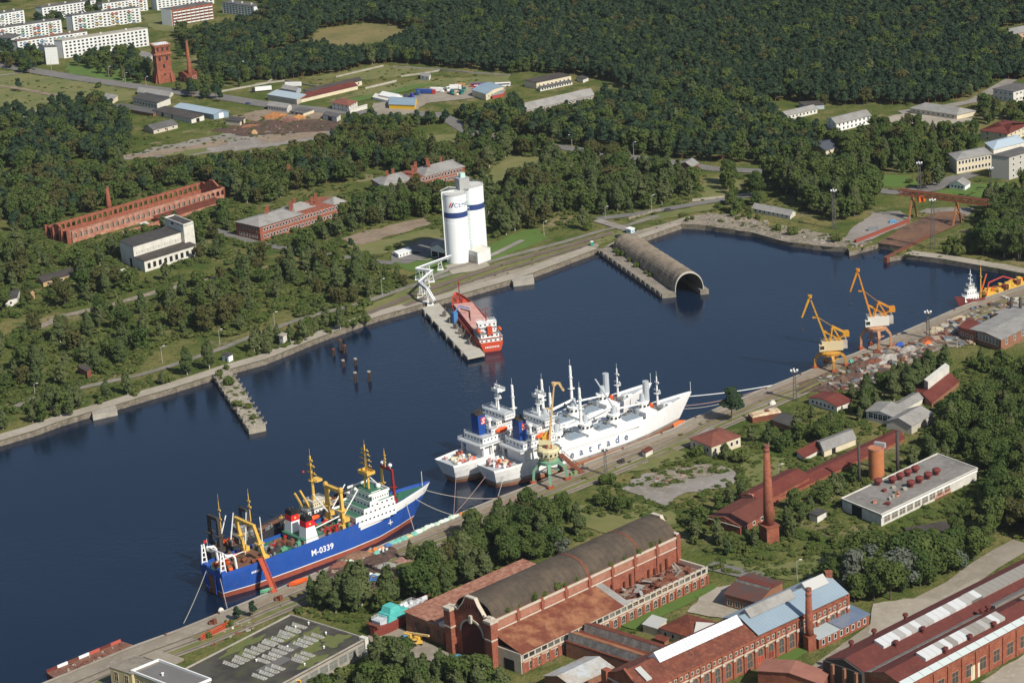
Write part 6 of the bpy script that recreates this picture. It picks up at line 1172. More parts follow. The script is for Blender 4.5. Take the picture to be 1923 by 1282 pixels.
def coaster():
 s=Ship('coaster','red coaster with pink hatch covers and white bridge aft at the jetty',(925,661),(860,580));L=s.L;B=L*.084;D=5.4/96*L
 hr=M('coaster_red',(.52,.07,.03),.55,(.42,.055,.03),.2,.5);s.hull([(0,B*.85,B*.6,D),(.1,B,B*.9,D),(.7,B,B,D),(.86,B*.8,B*.62,D*1.2),(.95,B*.45,B*.22,D*1.5),(1,.2,.1,D*1.6)],[M('coaster_low',(.20,.03,.025),.7),hr,hr],(.6,.8),M('coaster_deck',(.24,.06,.045),.8),rake=.5,n=30)
 hm=M('hatch_pink',(.52,.25,.21),.75,(.58,.38,.33),.2,.7)
 s.block('hatch_coaming',.205,.835,-B*.78,B*.78,D,D+2.2,M('coaming_red',(.33,.06,.045)))
 for i in range(6):x=.208+.1043*i;s.block('hatch_cover',x,x+.1015,-B*.74,B*.74,D+2.2,D+2.7,hm)
 s.house(.02,.18,B*.88,D,D+2.2,white,M('coaster_deck',(.24,.06,.045)),6);s.house(.04,.17,B*.7,D+2.2,D+4.4,white,steel,6);s.house(.07,.165,B*.62,D+4.4,D+6.6,white,steel,5);s.house(.10,.16,B*.7,D+6.6,D+8.8,white,white,5);s.block('funnel',.03,.065,-1.3,1.3,D+4,D+8,hr);s.mast(.13,0,D+8.8,8,darkred,.3,((.5,1.5),(.8,2.2)),plat=False)
 for y in(-1,1):k=MB();k.lathe((0,0,0),[(.1,-2.6),(.8,-1.8),(1,0),(.8,1.8),(.1,2.6)],10);o=k.build('lifeboat',boat_orange,s.root,loc=(.06*L,y*B*.8,D+6));o.rotation_euler=(0,math.pi/2,0)
 s.clutter(.02,.2,B*.7,D+5.3,8,[white,steel,white],1.5,seed=40);s.clutter(.86,.95,B*.4,D*1.25,6,[hr,rust_metal,darkred],1.5,seed=41);s.mast(.92,0,D*1.4,12,darkred,.35,((.8,.8),),plat=False);text_mesh("SEAWIND",1.5,white,s.root,'name',(-.15,0,D*.62),(math.pi/2,0,-math.pi/2))if False else None
 k=MB();k.path([(.24*L,B*.9,D+1),(.5*L,B*.3,D+3.1),(.62*L,0,D+3.1),(.7*L,B*.5,D+3.0)],.3,6);k.build('hose',dark_metal,s.root)
 k=MB()
 for i in range(9):k.box((0,-B*.5+i*B*.125,0),(.15,.5,.8))
 k.build('name_lettering',white,s.root,loc=(-.1,0,D*.62));return s
coaster()
def tug():
 s=Ship('tug','small white survey ship with dark red hull beside the yellow pontoon',(1846,571),(1803,579));L=s.L;B=L*.15;D=3.2
 s.hull([(0,B*.8,B*.6,D),(.4,B,B*.9,D),(.8,B*.8,B*.6,D*1.3),(1,.2,.1,D*1.8)],[M('coaster_low',(.20,.03,.025)),M('tug_red',(.16,.035,.035),.6),M('tug_red',(.16,.035,.035),.6)],(.4,.6),deck_rust,rake=.5,n=20);s.house(.25,.85,B*.8,D,D+3,white,white,5);s.house(.35,.75,B*.7,D+3,D+5.8,white,white,4);s.house(.42,.68,B*.6,D+5.8,D+8.3,white,steel,4);s.mast(.55,0,D+8.3,8,white,.35,((.4,2.5),(.7,1.5)),plat=False);s.mast(.1,0,D,17,lemon,.4,((.7,1.2),),plat=False);s.boom((.1,0,D+3),(-.15,0,D+13),.5,orange)
tug()
t=thing('pontoon','long yellow pontoon heaped with gear at the far end of the quay','pontoon',P(1852,565,WATER));a,b_=P(1852,565,WATER),P(1930,538,WATER);d=b_-a;n_=Vector((-d.y,d.x,0)).normalized()*4
k=MB();k.hexa([q+Vector((0,0,-1))for q in(n_*0,d,d+n_,n_)],[q+Vector((0,0,3.4))for q in(n_*0,d,d+n_,n_)]);k.build('hull',yellow,t);k=MB()
for i in range(34):v=d*R.random()+n_*R.random();k=MB();k.box((0,0,.8),(R.uniform(1,4),R.uniform(1,3),R.uniform(.6,2.6)),rz=R.random());k.build('deck_gear',R.choice([yellow,yellow,orange,rust_metal,lemon]),t,loc=v+Vector((0,0,3.4)))
k=MB();k.path([Vector((0,0,3)),Vector((2,3,9)),Vector((10,6,11)),Vector((16,6,9))],.4,5);k.build('jib',M('jib_red',(.4,.05,.04)),t)
t=thing('barge','flat rust-brown barge alongside the quay at the bottom left','barge',P(96,1268,WATER));o_=P(96,1268,WATER)
def bp(x,y,z):return P(x,y,z)-o_
k=MB();top=[bp(87,1262,-.4),bp(105,1276,-.4),bp(255,1212,-.4),bp(227,1203.5,-.4)];bt=[Vector((q.x,q.y,-1.5))for q in top];k.hexa(bt,top);k.build('hull',rust_metal,t);k=MB()
dm=M('barge_deck',(.19,.085,.055),.9,(.12,.055,.04),.25,.8,(.32,.24,.19),.9,.4);k.hexa([q+Vector((0,0,.02))for q in top],[q+Vector((0,0,.12))for q in top]);k.build('deck',dm,t)
for i in range(7):
 a,b2=top[0].lerp(top[3],i/7),top[0].lerp(top[3],(i+.96)/7);k=MB();k.hexa([a,b2,b2+Vector((.3,-.6,0)),a+Vector((.3,-.6,0))],[q+Vector((0,0,1.1))for q in(a,b2,b2+Vector((.3,-.6,0)),a+Vector((.3,-.6,0)))]);k.build('bulwark',[rust_red,white,rust_metal,white,M('barge_red',(.42,.09,.06)),rust_red,M('barge_red',(.42,.09,.06))][i],t)
for i in range(30):k=MB();k.box((0,0,.2),(R.uniform(.3,1.4),R.uniform(.3,1),R.uniform(.2,.6)),rz=R.random()*3);k.build('deck_scrap',R.choice([concrete,rust_metal,dm]),t,loc=top[0].lerp(top[3],R.uniform(.05,.95)).lerp(top[1].lerp(top[2],R.uniform(.05,.95)),R.uniform(.2,.9))+Vector((0,0,.1)))
def derelict():
 a,b=P(700,1196),P(800,1146);L=(b-a).length;t=thing('derelict_boat','derelict patrol boat on land, red hull under turquoise covers','boat',a,math.atan2(b.y-a.y,b.x-a.x));B=L*.13
 s=Ship.__new__(Ship);s.L=L;s.root=t;s.k=MPP(712,1192)
 s.hull([(0,B*.35,B*.2,4.4),(.07,B*.75,B*.5,4.2),(.2,B,B*.75,4.1),(.5,B,B*.8,4.2),(.8,B*.7,B*.5,4.8),(1,.2,.1,5.6)],[M('derelict_red',(.24,.05,.04),.7,(.16,.04,.03),.3,.6)]*3,(.5,.7),M('boat_grey',(.30,.33,.36),.7),bul=.5,rake=.3,n=20,keel=0)
 tq=M('turquoise_tarp',(.07,.40,.37),.7,(.12,.50,.46),.4,.6,(.04,.28,.27),1.0,.5);s.block('bow_shelter',.0,.06,-B*.8,B*.8,4.2,5.0,rust_metal);s.house(.08,.2,B*.6,4.2,5.9,M('silver',(.5,.52,.54),.5),M('silver',(.5,.52,.54),.5),0);s.block('tarp',.2,.52,-B*.85,B*.85,4.3,7.2,tq,taper=.9);s.block('tarp',.26,.46,-B*.66,B*.66,7.2,9.4,tq,taper=1.0);s.block('tarp',.50,.62,-B*.6,B*.6,4.3,6.4,tq,taper=.7);s.house(.62,.82,B*.55,4.6,6.0,M('boat_grey',(.30,.33,.36)),M('silver',(.5,.52,.54)),0);s.clutter(.6,.95,B*.4,5.5,8,[steel,white,M('silver',(.5,.52,.54))],1.2,seed=50)
 k=MB()
 for x in(.15,.5,.8):k.bx(x*L-.5,x*L+.5,-B*.5,B*.5,-.3,.5)
 k.build('keel_block',concrete,t);FOOT.append([tuple(q[:2])for q in(P(690,1195),P(795,1150),P(790,1132),P(692,1172))])
derelict()
def beached(label,c,L,rz,m1,m2):
 k=MB();t=thing('rowing_boat' if L<9 else'lifeboat',label,'boat',P(*c),rz);S=[]
 for i in range(13):
  x=i/12*2-1;w=(1-abs(x)**2.4)*L*.17+.05;S.append([(x*L/2,-w,1.5+abs(x)**2*.5),(x*L/2,-w*.9,.8),(x*L/2,0,.15),(x*L/2,w*.9,.8),(x*L/2,w,1.5+abs(x)**2*.5)])
 k.grid(S);k.build('hull',m1,t);k=MB();k.grid([[(p[0][0]*.96,p[0][1]*.94,p[0][2]+.02),(p[0][0]*.9,0,p[0][2]+.02+L*.10*(1-abs(i/6-1)**2)),(p[4][0]*.96,p[4][1]*.94,p[4][2]+.02)]for i,p in enumerate(S)]);k.build('canopy',m2,t)
beached('bright orange enclosed lifeboat lying on the quay below the blue trawler',(560,1097),8.6,.62,boat_orange,boat_orange)
beached('upturned green boat on the quay beside the red gangway',(501,1113),5.5,.5,green_p,green_p)
def gangway(label,a,b,m,w=1.4):
 t=thing('gangway',label,'gangway',a);v=b-a;n=Vector((-v.y,v.x,0)).normalized()*w;k=MB();k.hexa([n*-1+Vector((0,0,-.2)),n+Vector((0,0,-.2)),v+n+Vector((0,0,-.2)),v-n+Vector((0,0,-.2))],[n*-1,n,v+n,v-n]);k.build('walkway',m,t)
 for sd_ in(-1,1):
  k=MB();k.bar(n*sd_+Vector((0,0,1.2)),v+n*sd_+Vector((0,0,1.2)),.12,4)
  for i in range(9):p=v*(i/8)+n*sd_;k.bar(p,p+Vector((0,0,1.2)),.08,4)
  k.build('handrail',m,t)
def on_ship(s,x,y,z):return s.mx@Vector((x*s.L,y,z))
gangway('red gangway from the blue trawler stern down to the quay',on_ship(TR,.175,-TR.B*.95,12.4),P(516,1113)+Vector((0,0,.4)),M('gangway_red',(.38,.07,.03),.7),1.1)
gangway('rust-brown gangway from the nearer reefer ship to the quay',on_ship(R1,.30,-R1.L*.07,8.5),P(1094,889)+Vector((0,0,.4)),rust_metal)
def line(label,a,b,sag=.06,m=None,r=.12):
 k=MB();L=(b-a).length;pts=[(b-a)*(i/14)-Vector((0,0,4*sag*L*(i/14)*(1-i/14)))for i in range(15)];k.path(pts,r,5);o=k.build('mooring_line',m or M('rope',(.42,.38,.32),.9));o.location=a;tag(o,label,'mooring line','mooring lines of the moored ships')
q0=Vector((0,0,.3))
line('mooring line from the blue trawler stern corner to the far left of the quay',on_ship(TR,0,TR.B*.5,10),P(345,1171)+q0,.02);line('mooring line dropping steeply from the blue trawler transom to the quay',on_ship(TR,0,-TR.B*.5,10),P(427,1143)+q0,.02)
line('upper slack line from the blue trawler bow toward the bollard group',on_ship(TR,1.05,-1,14),P(936,936)+q0,.05);line('lower slack line from the blue trawler bow to the bollard group',on_ship(TR,1.0,-2,12),P(852,968)+q0,.05);line('vertical line from the blue trawler bow flare to the quay',on_ship(TR,.95,-4,12),P(779,1000)+q0,.01)
line('long line from the farther reefer ship stern down to the bollard',on_ship(R2,0,-4,6),P(852,968)+q0,.01,M('rope_pink',(.36,.22,.20)));line('line from the nearer reefer ship stern back to the bollard',on_ship(R1,0,2,6),P(853,967)+q0,.01,M('rope_pink',(.36,.22,.20)));line('short line from the nearer reefer ship stern to the quay edge',on_ship(R1,.03,-5,6),P(934,937)+q0,.01)
line('upper white hawser from the reefer ships bow to the quay',on_ship(R1,1.02,0,13),P(1452,724)+q0,.012,white,.17);line('lower pink hawser from the reefer ships bow to the quay',on_ship(R1,1.0,0,9),P(1432,731)+q0,.03,M('rope_pink',(.36,.22,.20)),.15);line('slack hawser nearest the water from the reefer ships bow',on_ship(R1,.99,0,8),P(1424,735)+q0,.045)
def crane(label,base,feet,k_ring,legm,housem,drum,boom,jib,bm,hz=(36,52),aframe=True,dm=None):
 c=P(*base);k=MPP(*base);t=thing('portal_crane',label,'crane',c,0,'harbour portal cranes');zr=k_ring*k
 fs=[P(*f)-c for f in feet];n=len(fs);rr=drum*k
 for i,f in enumerate(fs):
  top=Vector((f.x,f.y,0)).normalized()*rr*.9+Vector((0,0,zr));mid=f.lerp(top,.5)+Vector((f.x,f.y,0)).normalized()*1.4+Vector((0,0,zr*.12))
  m=MB();m.bar(f+Vector((0,0,.6)),mid,.75,4,r2=.85);m.bar(mid,top,.85,4,r2=1.15);leg=m.build('leg',legm,t)
  m=MB();m.box((f.x,f.y,.7),(3.0,1.5,1.3),rz=.55);m.build('bogie',M('bogie_red',(.30,.06,.03),.8),leg)
 m=MB()
 for i in range(n):m.bar(fs[i].lerp(fs[(i+1)%n],0)*.55+Vector((0,0,zr*.55)),fs[(i+1)%n]*.55+Vector((0,0,zr*.55)),.28,4)
 m.build('leg_brace',legm,t)
 m=MB();m.lathe((0,0,0),[(rr*1.15,zr-.8),(rr*1.2,zr+.6),(rr*.8,zr+1.2)],16);m.build('ring',dm or legm,t)
 x0=rr*.9;z0,z1=hz[0]*k,hz[1]*k
 if dm is not None:
  m=MB();m.lathe((0,0,0),[(rr*.95,zr+1),(rr*1.25,zr+3),(rr*1.3,z1-.6),(rr*1.15,z1)],12);m.build('drum_house',housem,t);m=MB()
  for a in range(6):q=-2.6+a*.42;m.box((rr*1.28*math.cos(q),rr*1.28*math.sin(q),(zr+z1)/2+1),(.7,.7,.8),rz=q)
  m.build('window',glass,t)
 else:
  m=MB();m.lathe((0,0,0),[(rr*.7,zr),(rr*.6,z0)],12);m.build('pivot',legm,t);m=MB();m.box((x0*.25,.5,(z0+z1)/2),(rr*2.2,rr*1.5,z1-z0));m.build('machine_house',housem,t);m=MB();m.box((x0*1.45,.8,(z0+z1)/2+.2),(rr*1.0,rr*1.3,(z1-z0)*.85));m.build('counterweight_house',M('crane_house_grey',(.42,.40,.37),.8,(.3,.22,.16),.3,.5),t);m=MB();m.box((-rr*.9,-rr*.55,z0+1.6),(2.6,2.4,3.2));o=m.build('cab',housem,t);m=MB();m.box((-rr*.9-1.32,-rr*.55,z0+2),(.1,2,1.6));m.box((-rr*.9,-rr*.55-1.22,z0+2),(2,.1,1.6));m.build('window',glass,o)
 (bx0,bz0),(bx1,bz1)=[(a*k,b*k)for a,b in boom];m=MB()
 for s_ in(-1,1):m.bar((bx0,s_*1.3,bz0),(bx1,s_*.45,bz1),.62,4,r2=.42)
 for i in range(9):f=i/9;m.bar((bx0+(bx1-bx0)*f,-1.3+.85*f,bz0+(bz1-bz0)*f),(bx0+(bx1-bx0)*(f+.1),1.3-.85*f,bz0+(bz1-bz0)*(f+.1)),.2,4)
 m.box((bx0+(bx1-bx0)*.62-1.2,0,bz0+(bz1-bz0)*.62),(2.6,1.6,.6));m.build('boom',bm,t)
 m=MB();pts=[Vector((a*k,0,b*k))for a,b in jib]
 for a,b in zip(pts[:-1],pts[1:]):m.bar(a,b,.75,4,r2=.5)
 m.lathe(tuple(pts[0]),[(1.0,-.8),(1.1,.6)],8);m.build('jib',bm,t);m=MB();tip=pts[-1];m.bar(tip,tip-Vector((0,0,6)),.07,4);m.lathe((tip.x,0,tip.z-7),[(.3,0),(.6,.5),(.3,1.1)],8);m.build('hook',dark_metal,t)
 if aframe:
  m=MB();z2=z1+26*k;
  for s_ in(-1.6,1.6):
   m.bar((bx0+1,s_,z1),(x0*.35,s_*.6,z2),.4,4);m.bar((x0*1.3,s_,z1),(x0*.35,s_*.6,z2),.4,4);m.bar((x0*.35,s_*.6,z2),(x0*1.9,s_*.8,z1+12*k),.4,4);m.bar((x0*1.9,s_*.8,z1+12*k),(x0*.6,s_,z1),.35,4);m.bar((x0*1.0,s_,z1+4*k),(bx0+(bx1-bx0)*.3,s_*.7,bz0+(bz1-bz0)*.3),.3,4)
  m.bar((x0*.35,-1,z2),(x0*.35,1,z2),.3,4);m.box((x0*1.9,0,z1+11*k),(3,3.4,2.4));m.bar((x0*.35,0,z2),(bx0+(bx1-bx0)*.62,0,bz0+(bz1-bz0)*.62),.14,4);m.build('luffing_frame',bm,t)
 return t
cy=M('crane_yellow',(.58,.30,.03),.6,(.42,.19,.02),.4,.6);co_=M('crane_orange',(.56,.24,.03),.6,(.40,.15,.02),.4,.6)
crane('left yellow portal crane with yellow legs on the scrap quay',(1559,691),[(1531,692),(1566,699),(1589,687),(1552,681)],30,M('leg_yellow',(.50,.26,.04),.65,(.30,.13,.03),.5,.6),M('crane_cream',(.56,.46,.28),.7),17,[(-3,46),(-31,128)],[(-33,136),(-48,98)],cy)
crane('right orange portal crane with pinkish legs on the scrap quay',(1645,655),[(1617,656),(1650,660),(1674,652),(1636,647)],41,M('leg_pink',(.46,.25,.13),.7,(.30,.12,.07),.5,.6),M('crane_white',(.60,.58,.52),.7),17,[(-7,58),(-29,142)],[(-30,149),(-44,110)],co_,hz=(46,62))
crane('cream crane on green legs beside the nearer reefer ship',(1033,905),[(1002,908),(1034,918),(1066,901),(1030,893)],40,M('leg_green',(.14,.32,.21),.75,(.20,.20,.14),.4,.5),M('crane_drum_cream',(.58,.52,.32),.75),15.5,[(2,70),(17,178)],[(17,182),(26,183),(31,172),(34,168)],M('boom_cream',(.60,.42,.20),.6,(.5,.3,.12),.3,.5),hz=(42,65),aframe=False,dm=M('leg_green',(.14,.32,.21)))
c=P(1033,905);k_=MPP(1033,905);t=[o for o in COL.objects if o.name.startswith('portal_crane')and'green legs' in o['label']][0]
m=MB();m.box((-5*k_,0,77*k_),(22*k_,14*k_,8*k_));m.bar((-14*k_,0,72*k_),(-14*k_,0,66*k_),1.2,6);m.build('counterweight',M('crane_drum_cream',(.58,.52,.32)),t);m=MB();m.box((-3*k_,0,84*k_),(12*k_,9*k_,7*k_));m.path([Vector((-4*k_,0,86*k_)),Vector((1*k_,0,94*k_)),Vector((5*k_,0,92*k_))],1.1,4);m.build('winch_house',yellow,t)
m=MB()
for dx,dy in((-1,-1),(1,-1),(1,1),(-1,1)):m.bar(((2+4*dx)*k_,1.6*dy,64*k_),((3+1.5*dx)*k_,.9*dy,92*k_),.4,4)
for z in(70,78,86):m.bar(((-1)*k_,-1.3,z*k_),(6*k_,-1.3,(z+5)*k_),.25,4)
m.build('boom_frame',M('frame_red',(.36,.05,.04),.7),t)
def slip_gantry():
 a,b=P(1714,411),P(1797,422);t=thing('gantry_crane','orange gantry crane with rusty beam over the slipway','crane',a);d=b-a;u=d.normalized();n=Vector((-u.y,u.x,0));H=44*MPP(1714,411)
 gm2=M('gantry_orange',(.36,.16,.06),.75,(.30,.10,.04),.4,.6)
 for p,mm in((Vector(),gm2),(d,gm2)):
  m=MB();m.bar(p-n*5,p+Vector((0,0,H)),.6,4);m.bar(p+n*5,p+Vector((0,0,H)),.6,4);m.bar(p-n*2.6+Vector((0,0,H*.5)),p+n*2.6+Vector((0,0,H*.5)),.6,4);m.build('leg',mm,t)
 m=MB();e0,e1=-u*9,d+u*20
 for s_ in(-1.4,1.4):
  for z in(H,H+2.6):m.bar(e0+n*s_+Vector((0,0,z)),e1+n*s_+Vector((0,0,z)),.45,4)
  for i in range(22):f0,f1=i/22,(i+1)/22;m.bar(e0.lerp(e1,f0)+n*s_+Vector((0,0,H if i%2 else H+2.6)),e0.lerp(e1,f1)+n*s_+Vector((0,0,H+2.6 if i%2 else H)),.25,4)
 m.build('bridge_beam',M('beam_rust',(.30,.10,.05),.85,(.2,.06,.04),.3,.6),t);m=MB();p=d*.2;m.box((p.x,p.y,H-1.5),(4,3,3),rz=.2);m.build('trolley',orange,t)
slip_gantry()
def lattice_mast(label,base,top,heads=4):
 c=P(*base);H=(base[1]-top)*MPP(*base);t=thing('light_mast',label,'light mast',c,0,'lattice light masts');m=MB();w=H*.035+.35;L=[(-w,-w),(w,-w),(w,w),(-w,w)];n=max(5,int(H/3))
 for x,y in L:m.bar((x,y,0),(x*.45,y*.45,H),.13,4)
 for i in range(n):
  f0,f1=i/n,(i+1)/n;s0,s1=1-.55*f0,1-.55*f1
  for(xa,ya),(xb,yb)in zip(L,L[1:]+L[:1]):m.bar((xa*s0,ya*s0,H*f0),(xb*s1,yb*s1,H*f1),.07,4);m.bar((xa*s1,ya*s1,H*f1),(xb*s1,yb*s1,H*f1),.07,4)
 m.build('lattice',M('mast_grey',(.10,.095,.09),.8),t);m=MB();m.box((0,0,H),(3.0,3.0,.2));m.build('platform',M('mast_grey',(.10,.095,.09)),t)
 for i in range(heads):q=i*math.pi*2/heads;m=MB();m.box((0,0,0),(.9,.6,.8),rz=q);m.build('floodlight',white,t,loc=(1.4*math.cos(q),1.4*math.sin(q),H+.8))
lattice_mast('lattice light mast on the quay between the cranes and the reefer bows',(1493,752),698);lattice_mast('lattice light mast on the quay rails beside the reefer ship lettering',(1138,893),845);lattice_mast('lattice light mast on the quay behind the blue trawler',(724,1078),1034);lattice_mast('lattice light mast on the quay right of both yellow cranes',(1743,637),588)
lattice_mast('tall lattice mast standing on the far edge of the slipway',(1752,467),378);lattice_mast('tall lattice mast behind the slip gantry, on the lawn',(1727,366),308);lattice_mast('lattice mast on the rubble shore left of the slipway',(1567,430),360);lattice_mast('lattice mast by the lawn of the white cottage',(1860,376),318)
lamp_proto=[]
def lamp(label,base,hpx,two=False):
 c=P(*base);H=hpx*MPP(*base);t=thing('lamp_post',label,'lamp post',c,0,'street lamp posts');m=MB();m.bar((0,0,0),(0,0,H),.16,6,r2=.1);m.bar((0,0,H),(1.4,.3,H+.4),.08,4)
 if two:m.bar((0,0,H),(-1.4,-.3,H+.4),.08,4)
 m.build('post',M('post_grey',(.36,.35,.33),.8),t);m=MB();m.box((1.6,.35,H+.4),(1.1,.4,.25));m.build('lamp_head',white,t)
 if two:m=MB();m.box((-1.6,-.35,H+.4),(1.1,.4,.25));m.build('lamp_head',white,t)
for lab,b_,h in(('post on the verge left of the jetty pipeline',(718,556),31),('post in the grass above the mooring piles',(517,621),34),('post beside two cypress-like trees on the left bank',(305,681),30),('post on the left bank above the old pier',(413,647),27),('post nearest the left edge of the picture on the bank',(66,741),20),('lamp post at the far end of the shore road',(1224,400),32),('lamp post in the verge right of the lawn',(1022,443),26),('lamp post beside the hidden brown-roofed cottage',(1137,411),22),('double lamp on the forest road, left of the yellow tree',(1074,274),20),('lamp post on the forest road among the dark trees',(1190,292),24),('lamp post behind the blue metal roof in the foreground',(1497,1089),36),('lamp post behind the left aisle of the foundry hall',(882,1100),28),('lamp on the avenue near the left edge',(36,124),18),('lamp on the avenue before the gridded block',(97,134),20),('lamp on the avenue left of the water tower',(205,146),20),('lamp on the avenue lawn before the water tower',(236,156),18),('lamp on the avenue by the tower trees',(275,163),18),('bare concrete pole in the grass behind the tallest chimney',(1463,897),24)):
 lamp(lab,b_,h,'double' in lab)
def wheels(t,xs,w,r=.45):
 for x in xs:
  for s_ in(-1,1):
   m=MB();m.bar((x,s_*w-.12,r),(x,s_*w+.12,r),r,12);m.build('wheel',M('tyre',(.02,.02,.02),.9),t)
def truck(label,pos,rz,cab,box,L=13.0,trailer=True,name='lorry'):
 t=thing(name,label,'lorry',P(*pos),rz,'lorries in the truck yard')
 if trailer:m=MB();m.bx(-L/2,L/2,-1.3,1.3,1.1,4.0);m.build('trailer_box',box,t);wheels(t,(-L/2+1.2,-L/2+2.6,-L/2+4.0),1.15,.5)
 if cab is not None:
  x0=L/2+.4 if trailer else-1.5;m=MB();m.hexa([(x0,-1.25,.7),(x0+2.4,-1.25,.7),(x0+2.4,1.25,.7),(x0,1.25,.7)],[(x0,-1.25,3.7),(x0+1.9,-1.25,3.6),(x0+1.9,1.25,3.6),(x0,1.25,3.7)]);o=m.build('cab',cab,t);m=MB();m.hexa([(x0+2.25,-1.1,2.1),(x0+2.3,-1.1,2.1),(x0+2.3,1.1,2.1),(x0+2.25,1.1,2.1)],[(x0+1.98,-1.1,3.3),(x0+2.06,-1.1,3.3),(x0+2.06,1.1,3.3),(x0+1.98,1.1,3.3)]);m.build('windscreen',glass,o);wheels(t,(x0+1.2,x0-1.6),1.1,.5)
  if not trailer:m=MB();m.bx(x0-4.2,x0,-.9,.9,.7,1.2);m.build('chassis',dark_metal,t)
def cm(n,c):return M('paint_'+n,c,.35)
truck('lone white semi-trailer with dark front left of the pale blue hall',(495,172),.15+math.pi,cm('dark',(.03,.03,.04)),white);truck('white semi-trailer without a cab beyond the pale blue hall',(551,164),-.25,None,white)
truck('lorry with blue trailer and red cab in the truck yard',(797,177),-.35,cm('red',(.45,.03,.03)),cm('blue',(.03,.07,.28)));truck('white lorry with white cab right of the blue-trailer lorry',(818,174),-.3,white,white,8)
for i,(pos,c,lab)in enumerate([((762,187),cm('navy',(.02,.03,.12)),'navy lorry tractor leftmost in the yard row'),((775,184),cm('royal',(.04,.05,.40)),'royal blue lorry tractor in the yard row'),((787,180),cm('steel',(.06,.13,.25)),'steel blue lorry tractor in the yard row'),((842,172),white,'white lorry tractor behind the teal ones'),((850,178),cm('teal',(.02,.20,.20)),'teal lorry tractor, left of two'),((858,180),cm('cream',(.6,.55,.4)),'cream lorry tractor between the teal ones'),((868,178),cm('teal',(.02,.20,.20)),'teal lorry tractor, right of two'),((872,172),cm('green',(.05,.22,.14)),'dark green lorry tractor behind the others')]):truck(lab,pos,-1.0+.2*(i%3),c,white,6,False)
truck('white box lorry behind the teal tractors',(853,169),-.2,white,white,7);truck('lorry with tan tarpaulin body at the back of the yard',(862,166),-.2,cm('tan',(.45,.25,.1)),cm('tan',(.45,.25,.1)),6)
def bus(label,pos,rz,c,c2):
 t=thing('bus',label,'bus',P(*pos),rz,'parked buses');m=MB();m.bx(-6,6,-1.25,1.25,.5,3.1);o=m.build('body',c,t);m=MB()
 for s_ in(-1,1):m.bx(-5.6,5.6,s_*1.26-.02,s_*1.26+.02,1.7,2.7)
 m.build('side_window',glass,o);m=MB();m.bx(-5.9,5.9,-1.15,1.15,3.1,3.25);m.build('roof',c2,t);wheels(t,(-3.8,3.6),1.15,.5)
bus('blue and red bus parked behind the blue roofed workshop',(899,164),-.2,cm('red',(.45,.03,.03)),cm('blue',(.03,.07,.28)));bus('red and white bus beside the blue and red one',(905,168),-.2,cm('red',(.45,.03,.03)),white);bus('white minibus at the forest end of the truck yard',(944,163),-.1,white,white)
def car(label,pos,rz,c,van=False):
 t=thing('van' if van else'car',label,'van' if van else'car',P(*pos),rz);L=2.6 if van else 2.15;m=MB();m.hexa([(-L,-.9,.35),(L,-.9,.35),(L,.9,.35),(-L,.9,.35)],[(-L,-.88,.95),(L*.96,-.85,.88),(L*.96,.85,.88),(-L,.88,.95)]);m.hexa([(-L*.96,-.85,.93),(L*.5,-.85,.93),(L*.5,.85,.93),(-L*.96,.85,.93)],[(-L*.8,-.7,2.0 if van else 1.5),(L*(.3 if van else.12),-.7,2.0 if van else 1.5),(L*(.3 if van else.12),.7,2.0 if van else 1.5),(-L*.8,.7,2.0 if van else 1.5)]);m.build('body',c,t);m=MB();m.hexa([(L*.52,-.78,.98),(L*.55,-.78,.98),(L*.55,.78,.98),(L*.52,.78,.98)],[(L*.2,-.66,1.42),(L*.23,-.66,1.42),(L*.23,.66,1.42),(L*.2,.66,1.42)])
 for s_ in(-1,1):m.hexa([(-L*.75,s_*.86,1.0),(L*.4,s_*.86,1.0),(L*.4,s_*.87,1.0),(-L*.75,s_*.87,1.0)],[(-L*.7,s_*.74,1.42),(L*.15,s_*.74,1.42),(L*.15,s_*.75,1.42),(-L*.7,s_*.75,1.42)])
 m.build('window',glass,t);wheels(t,(-L*.62,L*.62),.8,.32)
car('black car parked at the hangar end of the quay road',(1162,445),.5,cm('black',(.015,.015,.02)));car('dark van on the shore road near the tree clump',(1256,397),.1,cm('darkgrey',(.05,.045,.05)),True);car('black car on the lot behind the white cabin',(783,476),.4,cm('black',(.015,.015,.02)));car('red car beside the roofless brick hall',(55,443),.1,cm('red',(.45,.03,.03)));car('white van on the road in the far right trees',(1460,331),.2,white,True);car('dark blue car on the avenue right of the blue hall',(466,196),-.1,cm('navy',(.02,.03,.12)));car('blue pickup on the gravel yard beside the slipway',(1678,419),.1,cm('sky',(.10,.28,.50)),True)
t=thing('toilet_booth','green portable toilet with white roof on the quay, left of the hangar','toilet',P(1112,462));m=MB();m.box((0,0,1.3),(1.5,1.5,2.6));m.build('cabin',cm('toilet',(.03,.30,.20)),t);m=MB();m.box((0,0,2.75),(1.7,1.7,.35));m.build('roof',white,t)
t=thing('truck_crane','yellow truck crane with long boom before the foundry hall','truck crane',P(772,1204),-.62);m=MB();m.bx(-4.5,4.5,-1.2,1.2,.8,1.5);m.build('chassis',dark_metal,t);m=MB();m.bx(2.2,4.4,-1.2,1.2,1.5,3.0);m.build('cab',yellow,t);m=MB();m.bx(-2.6,.6,-1.1,1.1,1.5,3.4);m.build('superstructure',lemon,t);m=MB();m.bar((-2,.3,3.2),(8.5,.3,4.0),.5,4);m.build('boom',M('boom_cream',(.60,.42,.20)),t);wheels(t,(-3.6,-2.2,3.2),1.1,.6)
